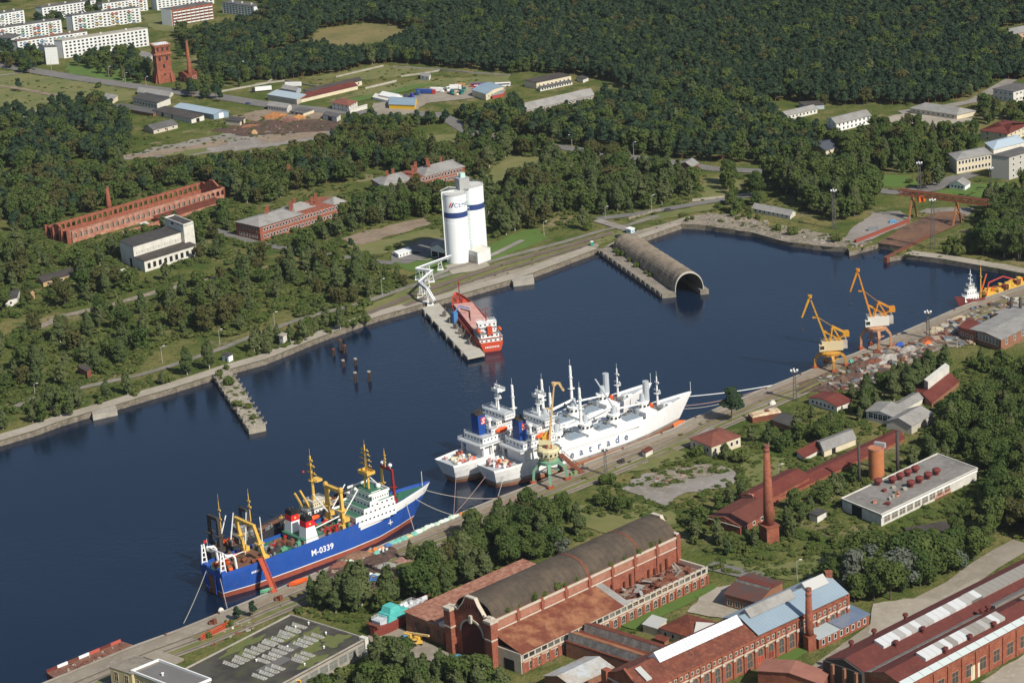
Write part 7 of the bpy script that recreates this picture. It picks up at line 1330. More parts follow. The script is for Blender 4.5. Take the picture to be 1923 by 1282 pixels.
def tractor(label,pos,rz,c):
 t=thing('tractor',label,'tractor',P(*pos),rz);m=MB();m.bx(0,2.2,-.5,.5,.9,1.8);m.build('bonnet',c,t);m=MB();m.bx(-1.6,.1,-.8,.8,1.0,2.9);m.build('cab',c,t);m=MB();m.bx(-1.5,.0,-.82,.82,1.9,2.7);m.build('window',glass,t);wheels(t,(-1.1,),.95,.85);wheels(t,(1.6,),.8,.5)
tractor('blue tractor left of the yellow truck crane',(766,1204),.4,cm('sky',(.10,.28,.50)));tractor('yellow wheeled loader in front of the truck crane',(783,1212),.2,lemon);tractor('green tractor just behind the truck crane',(787,1200),.9,cm('leaf',(.06,.35,.10)))
t=thing('sheet_pile','blue and red tarpaulin bundle by the red hall gate','tarpaulin',P(857,1236));m=MB();m.box((0,0,.5),(4,1.6,1.2),rz=.6);m.build('blue_cover',cm('sky',(.10,.28,.50)),t);m=MB();m.box((-1.6,-.6,.4),(1.8,1.2,.9),rz=.3);m.build('red_cover',red_paint,t)
def lump(name,label,cat,pos,w,d,h,m,group=None,rz=0.5,seed=0):
 rr=random.Random(seed+int(pos[0]));k=MB();n=12;rows=[]
 for j,(f,z)in enumerate(((1,-.1),(.95,.35),(.7,.75),(.3,1.0))):
  rows.append([(w/2*f*math.cos(a)*rr.uniform(.75,1.15),d/2*f*math.sin(a)*rr.uniform(.75,1.15),h*z*rr.uniform(.8,1.15))for a in[2*math.pi*i/n for i in range(n)]])
 k.grid(rows,closed=True);k.poly(rows[-1]);o=k.build(name,m);o.location=P(*pos);o.rotation_euler=(0,0,rz);tag(o,label,cat,group);return o
netm=[M('net_teal',(.10,.38,.32),.9,(.30,.50,.42),1.2,.6),M('net_white',(.62,.66,.60),.9,(.35,.48,.42),1.2,.6),M('net_pale_green',(.38,.52,.40),.9,(.6,.62,.52),1.2,.6),M('net_orange',(.56,.22,.06),.9,(.4,.14,.05),.9,.6),M('net_blue2',(.06,.16,.42),.8),M('net_yellow',(.50,.44,.20),.9)]
seq=[(855,970,1),(847,974,2),(838,977,1),(829,981,1),(820,985,2),(811,988,1),(803,991,1),(795,995,2),(786,1000,1),(777,1004,0),(768,1008,5),(758,1013,0),(748,1017,0),(739,1020,0),(729,1025,4),(716,1031,3),(704,1034,3),(693,1038,3),(708,1040,0),(868,966,3)]
names={0:'teal',1:'white',2:'pale green',3:'orange',4:'blue',5:'yellowish'};ordn=['first','second','third','fourth','fifth','sixth','seventh','eighth','ninth','tenth','eleventh','twelfth','thirteenth','fourteenth','fifteenth','sixteenth']
cnt={}
for i,(x,y,c)in enumerate(seq):
 cnt[c]=cnt.get(c,0)+1;tot=sum(1 for q in seq if q[2]==c)
 lump('net_pile',f'{names[c]} fishing net pile on the quay'+(f', {ordn[cnt[c]-1]} {names[c]} one from the white ships' if tot>1 else''),'net pile',(x,y),R.uniform(3.2,5),R.uniform(2.2,3.2),R.uniform(.9,1.6),netm[c],'fishing nets piled along the quay')
lump('net_pile','brown heap of trawl nets on the quay below the trawler lettering','net pile',(668,1047),16,7,2.2,M('net_brown2',(.16,.09,.06),.95,(.26,.15,.1),.8,.7),None,.42);lump('net_pile','reddish brown heap of ropes on the quay under the trawler amidships','net pile',(640,1062),13,5,1.6,M('net_red',(.22,.09,.06),.95,(.12,.06,.05),.8,.7),None,.42);lump('net_pile','pale green float nets on the quay edge under the trawler lettering','net pile',(655,1056),6,3,1.3,netm[2],None,.4);lump('net_pile','small teal net bundle beside the pale green float nets','net pile',(647,1052),4,2.5,1.2,netm[0],None,.4)
lump('tarpaulin_heap','grey covered heap behind the quay mast by the trawler','heap',(725,1065),9,5,1.8,slate,None,.4);lump('scrap_heap','pinkish scrap heap behind the quay mast by the trawler','scrap heap',(760,1052),10,5,2,M('scrap_pink',(.30,.17,.14),.95,(.16,.09,.08),.9,.7),None,.4);lump('oil_sheet','pale round dinghy lying in the black scrap patch','dinghy',(707,1081),5,2.4,1.2,M('dinghy',(.38,.46,.36),.7),None,.1);lump('tarpaulin_heap','white plastic bundle in the black scrap patch','bundle',(694,1079),3,2,1,white,None,.4);lump('scrap_heap','dark red scrap strip in the grass near the black patch','scrap heap',(680,1112),8,3,1.2,M('scrap_red',(.22,.05,.04),.95),None,.2)
m=MB();f=[(-4,0),(4,.8),(3,-1.6),(-4.6,-1)];m.path([Vector((a,b,.8))for a,b in f+f[:1]],.3,5);m.path([Vector((-4,0,.8)),Vector((0,0,2.6)),Vector((4,.8,.8))],.25,5);m.path([Vector((0,0,2.6)),Vector((-1,-1.4,.8))],.25,5);o=m.build('tubular_framework',cm('sky2',(.05,.16,.42)));o.location=P(700,1090);tag(o,'blue tubular steel cradle on the black scrap patch','framework')  # plain blue tubular frame of unknown use, not known to hold a boat
def fence_panels():
 t=thing('barrier','orange-red slatted steel barrier on the lower quay','barrier',P(378,1204));a,b=Vector(),P(430,1177)-P(378,1204);m=MB()
 for z in(.4,1.1,1.8,2.5):m.bar(a+Vector((0,0,z)),b+Vector((0,0,z)),.18,4)
 for i in range(15):p=a.lerp(b,i/14);m.bar(p,p+Vector((0,0,2.7)),.14,4)
 m.build('frame',M('barrier_orange',(.48,.08,.03),.7),t)
fence_panels()
lump('concrete_block','white concrete block at the quay edge by the trawler stern','block',(415,1146),2.4,1.6,1.3,plaster,None,.4);lump('drum','white drum beside the orange barrier','drum',(437,1181),1.2,1.2,1.3,plaster,None,0)
for i,(x,y,cl,lb)in enumerate([(396,1172,rust_metal,'rust-brown scrap bundle on the quay edge, lower left'),(520,1128,rust_metal,'brown crate pile in front of the big birch by the quay'),(652,1072,orange,'small orange crate near the rails by the trawler'),(1074,893,M('crate_green',(.2,.25,.12)),'olive crates under the rust-brown gangway'),(1164,870,dark_metal,'dark scrap bundle beside the crane rails'),(1593,684,netm[0],'teal net bundle at the foot of the left yellow crane')]):
 t=thing('crate_pile',lb,'crates',P(x,y));
 for j in range(4):m=MB();m.box((0,0,.6+(j==3)*1.1),(1.6,1.3,1.1),rz=R.random());m.build('crate',cl,t,loc=(1.5*(j%2)+R.uniform(-.2,.2),1.4*(j//2)*(j<3),0))
for i,(x,y,w_,d_,h_,m_,lb)in enumerate([(1612,690,14,7,3.2,scrap_m,'dark brown scrap heap between the feet of both yellow cranes'),(1640,684,12,6,2.6,rust_metal,'rust-brown scrap heap behind the right yellow crane'),(1665,676,15,8,3.0,M('heap_grey',(.34,.32,.29),.95,(.20,.17,.15),.5,.8),'pale grey scrap heap right of the right yellow crane'),(1705,660,12,7,2.4,M('heap_grey',(.34,.32,.29)),'sandy grey heap under the trees of the scrap quay'),(1690,650,5,4,2.2,M('tarp_blue',(.03,.09,.40),.7),'bright blue covered stack on the scrap quay'),(1590,712,18,8,2.2,scrap_m,'wide dark rust heap nearest the red sheet-roofed shed'),(1740,640,10,6,2,rust_metal,'rusty heap by the mast right of the cranes'),(1760,622,9,5,2.2,M('heap_tan',(.40,.34,.22),.95,(.28,.22,.14),.5,.7),'cream heap on the quay left of the small brown storehouse'),(1800,600,10,5,2,M('heap_tan',(.40,.34,.22)),'cream heap on the quay behind the small brown storehouse'),(1742,648,5,3,2.2,orange,'orange machine body on the scrap quay')]):lump('scrap_heap',lb,'scrap heap',(x,y),w_,d_,h_,m_,'scrap heaps on the far quay',.4,i)
def debris(name,polys,n,mats,smin,smax,label=None):
 k=MB();pts=[]
 for poly,w in polys:
  xs=[p[0]for p in poly];ys=[p[1]for p in poly];c=0
  while c<int(n*w):
   x,y=R.uniform(min(xs),max(xs)),R.uniform(min(ys),max(ys))
   if inside(x,y,poly):
    p=P(x,y);s_=smin+(smax-smin)*R.random()**2.4;k.k=R.randrange(len(mats));k.box((p.x,p.y,s_*.25),(s_*R.uniform(.6,2.4),s_*R.uniform(.5,1.3),s_*R.uniform(.3,.9)),rz=R.random()*3.14);c+=1
 return tag(k.build(name,mats),kind='stuff')
junk=[M('junk_white',(.44,.42,.38),.8),M('junk_pale',(.33,.31,.27),.9),M('junk_blue',(.13,.16,.18),.8),M('junk_brown',(.16,.10,.07),.9),M('junk_grey',(.20,.18,.16),.9),M('junk_rust',(.20,.08,.05),.9),M('junk_dark',(.08,.07,.065),.9),rust_metal,M('junk_tan',(.36,.26,.18),.9)]
debris('scrap_debris',[([(1590,680),(1640,664),(1700,645),(1760,650),(1740,672),(1680,690),(1620,705)],.42),([(1530,710),(1600,695),(1680,700),(1640,725),(1560,735)],.16),([(1730,630),(1800,595),(1850,605),(1860,640),(1790,655)],.3),([(1800,590),(1880,560),(1923,560),(1923,585),(1840,605)],.12)],1500,junk,.3,2.4)
debris('yard_rubble',[([(1200,900),(1260,880),(1340,874),(1378,884),(1300,900),(1230,915)],.4),([(680,1075),(730,1055),(760,1070),(720,1110),(680,1115)],.2),([(600,1075),(700,1030),(740,1035),(660,1080)],.25),([(380,1200),(470,1160),(520,1150),(480,1180),(400,1215)],.15)],330,[junk[1],junk[3],junk[4],junk[5],junk[8]],.3,1.2)
debris('shore_stones',[([(1330,402),(1420,412),(1500,432),(1590,452),(1590,465),(1500,455),(1420,437),(1330,422)],.6),([(1595,466),(1620,455),(1640,455),(1600,470)],.1),([(1130,440),(1190,436),(1280,412),(1300,418),(1200,448)],.1),([(480,225),(560,215),(640,230),(560,250),(420,250)],.2)],420,[junk[1],concrete_dk,junk[4],concrete_dk,junk[8]],.4,1.4)
debris('pier_rubble',[([(404,704),(430,696),(496,796),(470,803)],1.0)],14,[concrete,concrete_dk,junk[1]],.5,1.6)
t=thing('derelict_raft','old cream hulk with rusty sides lying in the grass by the quay','boat',P(1437,785),.35);m=MB();m.hexa([(-8,-3,0),(7,-3.4,0),(8,3,0),(-7,3.4,0)],[(-8,-3,2.6),(7,-3.4,2.6),(8,3,2.6),(-7,3.4,2.6)]);m.build('hull',rust_metal,t);m=MB();m.hexa([(-8,-3,2.62),(7,-3.4,2.62),(8,3,2.62),(-7,3.4,2.62)],[(-7,-2.4,3.3),(6,-2.8,3.3),(7,2.4,3.3),(-6,2.8,3.3)]);m.build('deck',M('hulk_cream',(.58,.50,.34),.9,(.34,.17,.08),.35,.8),t);m=MB();m.lathe((1,0,0),[(1.3,3.3),(1.0,3.9)],10);m.build('hatch',rust_metal,t)
lump('tank','old pale tank lying on the quay grass beyond the cream hulk','tank',(1451,760),3.4,2.6,2.4,plaster,None,.3)
t=thing('hose_gantry','yellow jib lamp arm over the near edge of the flat-roofed works','jib',P(566,1300));m=MB();m.path([Vector((0,0,-1)),Vector((0,0,5)),Vector((-12,0,5.6))],.35,5);m.build('arm',yellow,t)
m=MB();m.box((0,0,1.2),(6,2,2.4));o=m.build('storage_tank',cm('greytank',(.20,.21,.22)));o.location=P(1640,434);tag(o,'grey tank on the gravel yard beside the slipway','tank')
for i,(x,y,w_,d_,h_,c_,lb)in enumerate([(515,222,20,8,4,(.34,.15,.06),'large orange-brown log heap in the timber yard'),(545,228,14,6,3,(.20,.10,.08),'purple-brown bark heap in the timber yard'),(560,224,12,5,3,(.42,.20,.07),'bright tan plank stack at the right of the timber yard'),(470,238,16,7,1.6,(.26,.12,.07),'low rusty-brown heap at the left of the timber yard'),(478,252,5,4,3,(.5,.32,.16),'small pale tan stack on the gravel yard')]):lump('log_heap',lb,'log heap',(x,y),w_,d_,h_,M('heap%d'%i,c_,.95,tuple(q*.6 for q in c_),.5,.7),'heaps in the timber yard',.2)
simple('open_shed','dark-roofed open shed behind the log heaps, left one',(570,219),(545,215),(590,212),6,cream,slate_dk,'flat',nu=3,w=3,hh=2,mg=void);simple('open_shed','pale open-fronted shed at the right end of the timber yard',(633,230),(607,224),(640,224),9,plaster,slate_dk,'flat',doors=(('u',.5,5,3,void),));simple('office','white two-storey house with grey roof at the timber yard road',(540,212),(503,207),(548,206),9,plaster,slate,'gable',5,nu=7,nv=2)
k=MB();a,b=P(1115,181),P(1178,187);n_=14
for i in range(n_):q0,q1=a.lerp(b,i/n_),a.lerp(b,(i+.9)/n_);k.k=0 if i in(0,1,2,8,9,10,12)else 1;k.hexa([q0,q1,q1+Vector((0,.3,0)),q0+Vector((0,.3,0))],[q+Vector((0,0,2.2))for q in(q0,q1,q1+Vector((0,.3,0)),q0+Vector((0,.3,0)))])
tag(k.build('barrier',[orange,white]),'orange and white barrier row beside the long barn','barrier')
wm=M('slip_wall_red',(.24,.06,.04),.85);a,b=P(1606,457),P(1706,418);n=(b-a).normalized();n=Vector((-n.y,n.x,0))*.8;m=MB();m.hexa([a-n,b-n,b+n,a+n],[q+Vector((0,0,2))for q in(a-n,b-n,b+n,a+n)]);tag(m.build('slipway_wall',wm),'long rust-red slipway wall with pale top between gravel yard and ramp','wall')
m=MB();a=P(1662,485.5);b=P(1760,436);n=(b-a).normalized();n=Vector((-n.y,n.x,0))*1.2;m.hexa([a-n-Vector((0,0,3)),b-n-Vector((0,0,3)),b+n-Vector((0,0,3)),a+n-Vector((0,0,3))],[q+Vector((0,0,.7))for q in(a-n,b-n,b+n,a+n)]);tag(m.build('slipway_wall',rust_metal),'rusty outer slipway wall reaching out into the basin','wall')
bm_=MB();bm_.lathe((0,0,0),[(.35,0),(.3,.6),(.5,.75),(.45,1.0),(.1,1.1)],8);me=None
def on_line(line,f):
 pts=[P(*q)for q in line];L=[(b-a).length for a,b in zip(pts[:-1],pts[1:])];d=f*sum(L)
 for a,b,l in zip(pts[:-1],pts[1:],L):
  if d<=l:return a.lerp(b,d/l)
  d-=l
 return pts[-1]
for i in range(22):
 p=on_line(SSHORE[2:],(i+.5)/22*.93)+Vector((.7,-1.0,.2))
 if me is None:o=bm_.build('bollard',rust_metal);me=o.data
 else:o=link('bollard',me)
 o.location=p;tag(o,'small rusty bollard on the edge of the near quay','bollard','bollards along the near quay')
def leaf_mat(name,c1,c2,c3):
 m=bpy.data.materials.new(name);m.use_nodes=True;n=m.node_tree;N,L=n.nodes,n.links;N.remove(N["Principled BSDF"]);out=N["Material Output"]
 oi=N.new("ShaderNodeObjectInfo");g=N.new("ShaderNodeTexCoord");t=N.new("ShaderNodeTexNoise");t.inputs['Scale'].default_value=7.0;t.inputs['Detail'].default_value=3;L.new(g.outputs['Object'],t.inputs[0])
 mr=N.new("ShaderNodeMapRange");mr.inputs[1].default_value=.35;mr.inputs[2].default_value=.65;L.new(t.outputs[0],mr.inputs[0])
 a=N.new("ShaderNodeMix");a.data_type='RGBA';a.inputs[6].default_value=(*c1,1);a.inputs[7].default_value=(*c2,1);L.new(oi.outputs['Random'],a.inputs[0])
 b=N.new("ShaderNodeMix");b.data_type='RGBA';b.inputs[7].default_value=(*c3,1);L.new(a.outputs[2],b.inputs[6])
 mu=N.new("ShaderNodeMath");mu.operation='MULTIPLY';mu.inputs[1].default_value=.55;L.new(mr.outputs[0],mu.inputs[0]);L.new(mu.outputs[0],b.inputs[0])
 d=N.new("ShaderNodeBsdfDiffuse");tr=N.new("ShaderNodeBsdfTranslucent");mx=N.new("ShaderNodeMixShader");mx.inputs[0].default_value=.32
 L.new(b.outputs[2],d.inputs[0]);L.new(b.outputs[2],tr.inputs[0]);L.new(d.outputs[0],mx.inputs[1]);L.new(tr.outputs[0],mx.inputs[2]);L.new(mx.outputs[0],out.inputs[0]);return m
LEAF={'broad':leaf_mat('leaf_broad',(0.048,0.089,0.026),(0.106,0.142,0.041),(0.120,0.150,0.048)),'birch':leaf_mat('leaf_birch',(0.078,0.111,0.042),(0.147,0.163,0.071),(0.106,0.142,0.052)),'pine':leaf_mat('leaf_pine',(0.027,0.059,0.039),(0.057,0.089,0.048),(0.064,0.093,0.046)),'silver':leaf_mat('leaf_silver',(0.140,0.160,0.120),(0.100,0.130,0.090),(0.190,0.200,0.160)),'bush':leaf_mat('leaf_bush',(0.084,0.137,0.034),(0.152,0.173,0.055),(0.116,0.137,0.044)),'olive':leaf_mat('leaf_olive',(0.094,0.096,0.034),(0.120,0.110,0.043),(0.079,0.098,0.034))}
bark=M('bark',(.10,.08,.06),.95,(.06,.05,.04),3,.6);birch_bark=M('birch_bark',(.50,.48,.44),.9,(.12,.11,.10),2.5,.6);pine_bark=M('pine_bark',(.22,.10,.05),.95,(.12,.07,.05),3,.6)
def crown_mesh(kind,seed,n,size):
 """unit-height crown: leaf clumps (small bent quads) spread through several overlapping lobes"""
 r=np.random.RandomState(seed);lobes=[]
 if kind=='pine':
  for i in range(9):z=.48+.5*i/9;w=.24*(1.05-.75*(i/9)**1.5);a=r.uniform(0,6.28);lobes.append(((.09*math.cos(a),.09*math.sin(a),z),(w*r.uniform(.7,1.1),w*r.uniform(.7,1.1),.085)))
 elif kind=='birch':
  for i in range(12):f=i/11;z=.24+.7*f;w=.19*math.sin(math.pi*(f*.8+.17))+.03;a=r.uniform(0,6.28);q=.10*(1-f*.6);lobes.append(((q*math.cos(a),q*math.sin(a),z),(w*r.uniform(.7,1.05),w*r.uniform(.7,1.05),.12)))
 elif kind=='bush':
  for i in range(8):a=r.uniform(0,6.28);q=r.uniform(.1,.42);lobes.append(((q*math.cos(a),q*math.sin(a),r.uniform(.25,.6)),(r.uniform(.22,.36),)*2+(r.uniform(.22,.38),)))
 else:
  for i in range(15):a=r.uniform(0,6.28);z=r.uniform(.26,.84);q=r.uniform(.05,.27)*(1.1-abs(z-.5));w=r.uniform(.13,.21);lobes.append(((q*math.cos(a),q*math.sin(a),z),(w,w,w*.85)))
  lobes.append(((0,0,.5),(.2,.2,.24)))
 wt=np.array([l[1][0]*l[1][2]for l in lobes]);wt/=wt.sum();idx=r.choice(len(lobes),n,p=wt);C=np.array([l[0]for l in lobes])[idx];S=np.array([l[1]for l in lobes])[idx]
 d=r.normal(size=(n,3));d/=np.linalg.norm(d,axis=1)[:,None];p=C+d*S*(r.uniform(.62,1.08,n)**.6)[:,None]
 nr=d+r.normal(size=(n,3))*.32+np.array([0,0,.35]);nr/=np.linalg.norm(nr,axis=1)[:,None];h=r.normal(size=(n,3));u=np.cross(nr,h);u/=np.linalg.norm(u,axis=1)[:,None];v=np.cross(nr,u);s=size*r.uniform(.6,1.4,n)[:,None]
 bend=nr*s*.35;V=np.stack([p-u*s-v*s*.7-bend,p+u*s*.9-v*s*.8,p+u*s*1.1+v*s*.7-bend,p-u*s*.8+v*s*.9],1).reshape(-1,3)
 V[:,2]=np.maximum(V[:,2],.02);F=np.arange(4*n).reshape(-1,4);me=bpy.data.meshes.new('crown');me.from_pydata(V.tolist(),[],F.tolist());return me
def trunk_mesh(kind,seed):
 rr=random.Random(seed);k=MB();top=.85 if kind!='bush' else.3;r0=.016 if kind in('birch','pine')else.024;pts=[Vector((rr.uniform(-.01,.01)*i,rr.uniform(-.01,.01)*i,top*i/4-.02))for i in range(5)]
 for i in range(4):k.bar(pts[i],pts[i+1],r0*(1-i*.22),6,r2=r0*(1-(i+1)*.22))
 for i in range(7):
  z=rr.uniform(.3,.75)*(1 if kind!='bush' else.3);a=rr.uniform(0,6.28);l=rr.uniform(.1,.22);b=pts[0].lerp(pts[4],min(1,z/top));k.bar(b,b+Vector((l*math.cos(a),l*math.sin(a),l*.7)),r0*.4,4,r2=r0*.15)
 me=bpy.data.meshes.new('trunk');me.from_pydata(k.v,[],k.f);return me
KINDS={'broad':('broadleaf_tree','broad','broad',bark),'olive':('broadleaf_tree','broad','olive',bark),'birch':('birch_tree','birch','birch',birch_bark),'pine':('pine_tree','pine','pine',pine_bark),'silver':('poplar_tree','broad','silver',birch_bark),'bush':('bush','bush','bush',bark)}
HI,LO={},{}
lib=bpy.data.collections.new('tree_library');LIBI={};libn=0
for kd,(nm,shp,lf,bk)in KINDS.items():
 HI[kd]=[];LIBI[kd]=[]
 for i in range(5):
  c=crown_mesh(shp,11*i+len(kd),2600 if kd!='bush' else 900,.026 if kd!='bush' else.06);c.materials.append(LEAF[lf]);t=trunk_mesh(shp,i+3);t.materials.append(bk);HI[kd].append((c,t))
 for i in range(4):
  c=crown_mesh(shp,77+5*i+len(kd),760 if kd!='bush' else 300,.042 if kd!='bush' else.095);c.materials.append(LEAF[lf])
  if kd!='bush':
   t=trunk_mesh(shp,i);c2=c;nv=len(c.vertices);V=[v.co[:]for v in c.vertices]+[v.co[:]for v in t.vertices];F=[tuple(p.vertices)for p in c.polygons]+[tuple(q+nv for q in p.vertices)for p in t.polygons];nf=len(c.polygons);c=bpy.data.meshes.new('tree_far');c.from_pydata(V,[],F);c.materials.append(LEAF[lf]);c.materials.append(bk);c.polygons.foreach_set('material_index',[0]*nf+[1]*(len(F)-nf))
  o=bpy.data.objects.new('lib_%03d'%libn,c);lib.objects.link(o);LIBI[kd].append(libn);libn+=1
def stuff_instances(name,pts):
 """pts: (x, y, z, library index, rotation, sx, sz)"""
 me=bpy.data.meshes.new(name);me.from_pydata([q[:3]for q in pts],[],[]);o=link(name,me);tag(o,kind='stuff')
 for an,ty,vals in(('idx','INT',[q[3]for q in pts]),):at=me.attributes.new(an,ty,'POINT');at.data.foreach_set('value',vals)
 for an,vals in(('rot',[c for q in pts for c in(0,0,q[4])]),('scl',[c for q in pts for c in(q[5],q[5],q[6])])):at=me.attributes.new(an,'FLOAT_VECTOR','POINT');at.data.foreach_set('vector',vals)
 ng=bpy.data.node_groups.new(name,'GeometryNodeTree');ng.interface.new_socket('Geometry',in_out='INPUT',socket_type='NodeSocketGeometry');ng.interface.new_socket('Geometry',in_out='OUTPUT',socket_type='NodeSocketGeometry');N,L=ng.nodes,ng.links
 gi,go,ip,ci=N.new('NodeGroupInput'),N.new('NodeGroupOutput'),N.new('GeometryNodeInstanceOnPoints'),N.new('GeometryNodeCollectionInfo');ci.inputs['Collection'].default_value=lib;ci.inputs['Separate Children'].default_value=True;ci.inputs['Reset Children'].default_value=True;ip.inputs['Pick Instance'].default_value=True
 def attr(n_,ty):a=N.new('GeometryNodeInputNamedAttribute');a.data_type=ty;a.inputs['Name'].default_value=n_;return[s for s in a.outputs if s.enabled and s.name=='Attribute'][0]
 L.new(gi.outputs[0],ip.inputs['Points']);L.new(ci.outputs[0],ip.inputs['Instance']);L.new(attr('idx','INT'),ip.inputs['Instance Index']);L.new(attr('rot','FLOAT_VECTOR'),ip.inputs['Rotation']);L.new(attr('scl','FLOAT_VECTOR'),ip.inputs['Scale']);L.new(ip.outputs[0],go.inputs[0])
 md=o.modifiers.new('scatter','NODES');md.node_group=ng;return o
def bb(poly):return(min(p[0]for p in poly),max(p[0]for p in poly),min(p[1]for p in poly),max(p[1]for p in poly))
BLK=[];BLKF=[]
def blocked(x,y,lst=BLK):return any(b[0]<=x<=b[1]and b[2]<=y<=b[3]and inside(x,y,p)for b,p in lst)
SEE=[[(600,56),(700,44),(772,52),(700,82),(620,80)],[(105,75),(280,50),(280,74),(120,97)],[(126,30),(265,12),(265,34),(138,50)],[(284,82),(322,80),(331,138),(292,142)],[(348,75),(355,75),(363,146),(352,146)],[(86,420),(130,432),(420,350),(428,368),(260,412),(131,458),(87,447)],[(229,460),(315,427),(352,425),(371,458),(300,484),(272,511),(229,492)],[(443,412),(540,382),(600,368),(630,376),(560,396),(530,418),(530,430),(490,454),(446,444)],[(780,330),(820,312),(875,318),(860,326),(800,338)],[(776,335),(925,335),(925,500),(830,545),(810,580),(776,520)],[(700,160),(950,148),(960,182),(780,207),(700,210)],[(500,160),(690,148),(690,205),(500,200)],[(248,180),(330,178),(430,203),(430,222),(330,212)],[(268,232),(330,228),(334,243),(289,252)],[(983,188),(1116,163),(1116,180),(990,206)],[(985,150),(1070,135),(1073,152),(1008,166)],[(1553,212),(1636,203),(1636,230),(1572,244)],[(1708,190),(1830,198),(1830,214),(1797,222),(1708,208)],[(1797,282),(1923,262),(1923,330),(1862,335),(1800,322)],[(1841,235),(1923,220),(1923,258),(1880,268),(1841,260)],[(1780,335),(1823,335),(1823,358),(1783,353)],[(1865,165),(1923,160),(1923,185),(1865,185)],[(1470,200),(1535,198),(1535,212),(1475,222)],[(1412,382),(1490,395),(1484,410),(1413,397)],[(1580,400),(1690,360),(1840,365),(1830,430),(1700,466),(1600,460)],[(1519,274),(1573,276),(1573,284),(1545,290)],[(1582,935),(1763,845),(1834,877),(1834,893),(1655,985),(1582,957)],[(1430,835),(1450,835),(1458,1010),(1435,1010)],[(1608,810),(1692,806),(1692,868),(1608,880)],[(1297,808),(1390,808),(1390,838),(1337,857),(1297,842)],[(1627,765),(1752,760),(1752,790),(1712,813),(1627,788)],[(1519,745),(1580,755),(1575,770),(1519,757)],[(765,1145),(900,1080),(1240,950),(1330,1000),(1330,1095),(985,1255),(940,1215),(860,1205),(765,1187)],[(380,1060),(800,900),(790,970),(690,1040),(600,1080),(400,1125)],[(690,1130),(795,1125),(795,1160),(700,1195)],[(330,1240),(545,1145),(690,1197),(688,1222),(560,1275),(330,1300)],[(1150,1255),(1590,1070),(1635,1160),(1520,1215),(1220,1282),(1150,1282)],[(1516,1254),(1923,1045),(1923,1282),(1560,1282)],[(825,880),(1290,700),(1290,785),(935,920),(825,900)],[(1000,720),(1070,720),(1070,918),(1000,918)],[(1165,912),(1260,880),(1385,885),(1250,945)],[(230,295),(400,255),(560,240),(640,240),(520,275),(380,288)],[(640,450),(770,415),(810,418),(690,458)],[(1062,930),(1530,700),(1900,560),(1923,580),(1560,730),(1100,925)],[(0,828),(400,704),(800,572),(800,580),(400,712),(0,836)],[(1240,1110),(1460,1080),(1460,1150),(1300,1215),(1240,1195)],[(1800,615),(1923,605),(1923,650),(1880,660),(1800,640)],[(1535,840),(1607,815),(1607,835),(1548,858)],[(1413,770),(1460,770),(1460,795),(1413,792)]]
SEEB=[(bb(p),p)for p in SEE]
BLKF+=[(bb(p),p)for p in FOOT]
def hides(px,py,hp,wp):
 for b,poly in SEEB:
  if px+wp<b[0]or px-wp>b[1]or py<b[2]or py-hp>b[3]:continue
  ys=[]
  for(xa,ya),(xb,yb)in zip(poly,poly[1:]+poly[:1]):
   if(xa>px)!=(xb>px):ys.append(ya+(yb-ya)*(px-xa)/(xb-xa))
  if ys and py<(min(ys)+max(ys))/2:continue
  for fx,fy in((0,.95),(-.7,.7),(.7,.7),(-.8,.45),(.8,.45),(0,.5)):
   if inside(px+wp*fx,py-hp*fy,poly):return True
 return False
def fill(poly,mix,sp,h0,h1,out,lim=None,strict=True,seed=0):
 w=[P(*q)for q in poly];x0,x1,y0,y1=bb([(q.x,q.y)for q in w]);W=[(q.x,q.y)for q in w];ks=list(mix);ws=[mix[k]for k in ks];rr=random.Random(seed+int(poly[0][0]*7+poly[0][1]))
 nx,ny=int((x1-x0)/sp)+1,int((y1-y0)/sp)+1
 for j in range(ny):
  for i in range(nx):
   x=x0+(i+.5*(j%2)+rr.uniform(-.42,.42))*sp;y=y0+(j+rr.uniform(-.42,.42))*sp
   if not inside(x,y,W)or blocked(x,y,BLK if strict else BLKF):continue
   k=rr.choices(ks,ws)[0];h=rr.uniform(h0,h1)*(1 if k!='bush' else.38);
   q_=rr.random();h*=1.22 if q_<.14 else.72 if q_>.8 else 1
   px,py=proj((x,y,0));m=MPP(px,py);hp=h/m
   if hides(px,py,hp,hp*(.26 if k!='bush' else.5)):
    h*=.4;hp*=.4
    if k!='bush' and(h<2.2):continue
    k='bush'
    if hides(px,py,hp,hp*.5):continue
   out.append((x,y,k,h,px,py,hp))
PB={'pine':.80,'broad':.12,'olive':.03,'birch':.05};BR={'birch':.40,'broad':.17,'olive':.15,'bush':.28};DK={'broad':.36,'pine':.46,'olive':.08,'birch':.10};LF={'broad':.62,'birch':.15,'olive':.15,'bush':.08};BU={'bush':.8,'birch':.2}
FOREST,TREES=[],[]
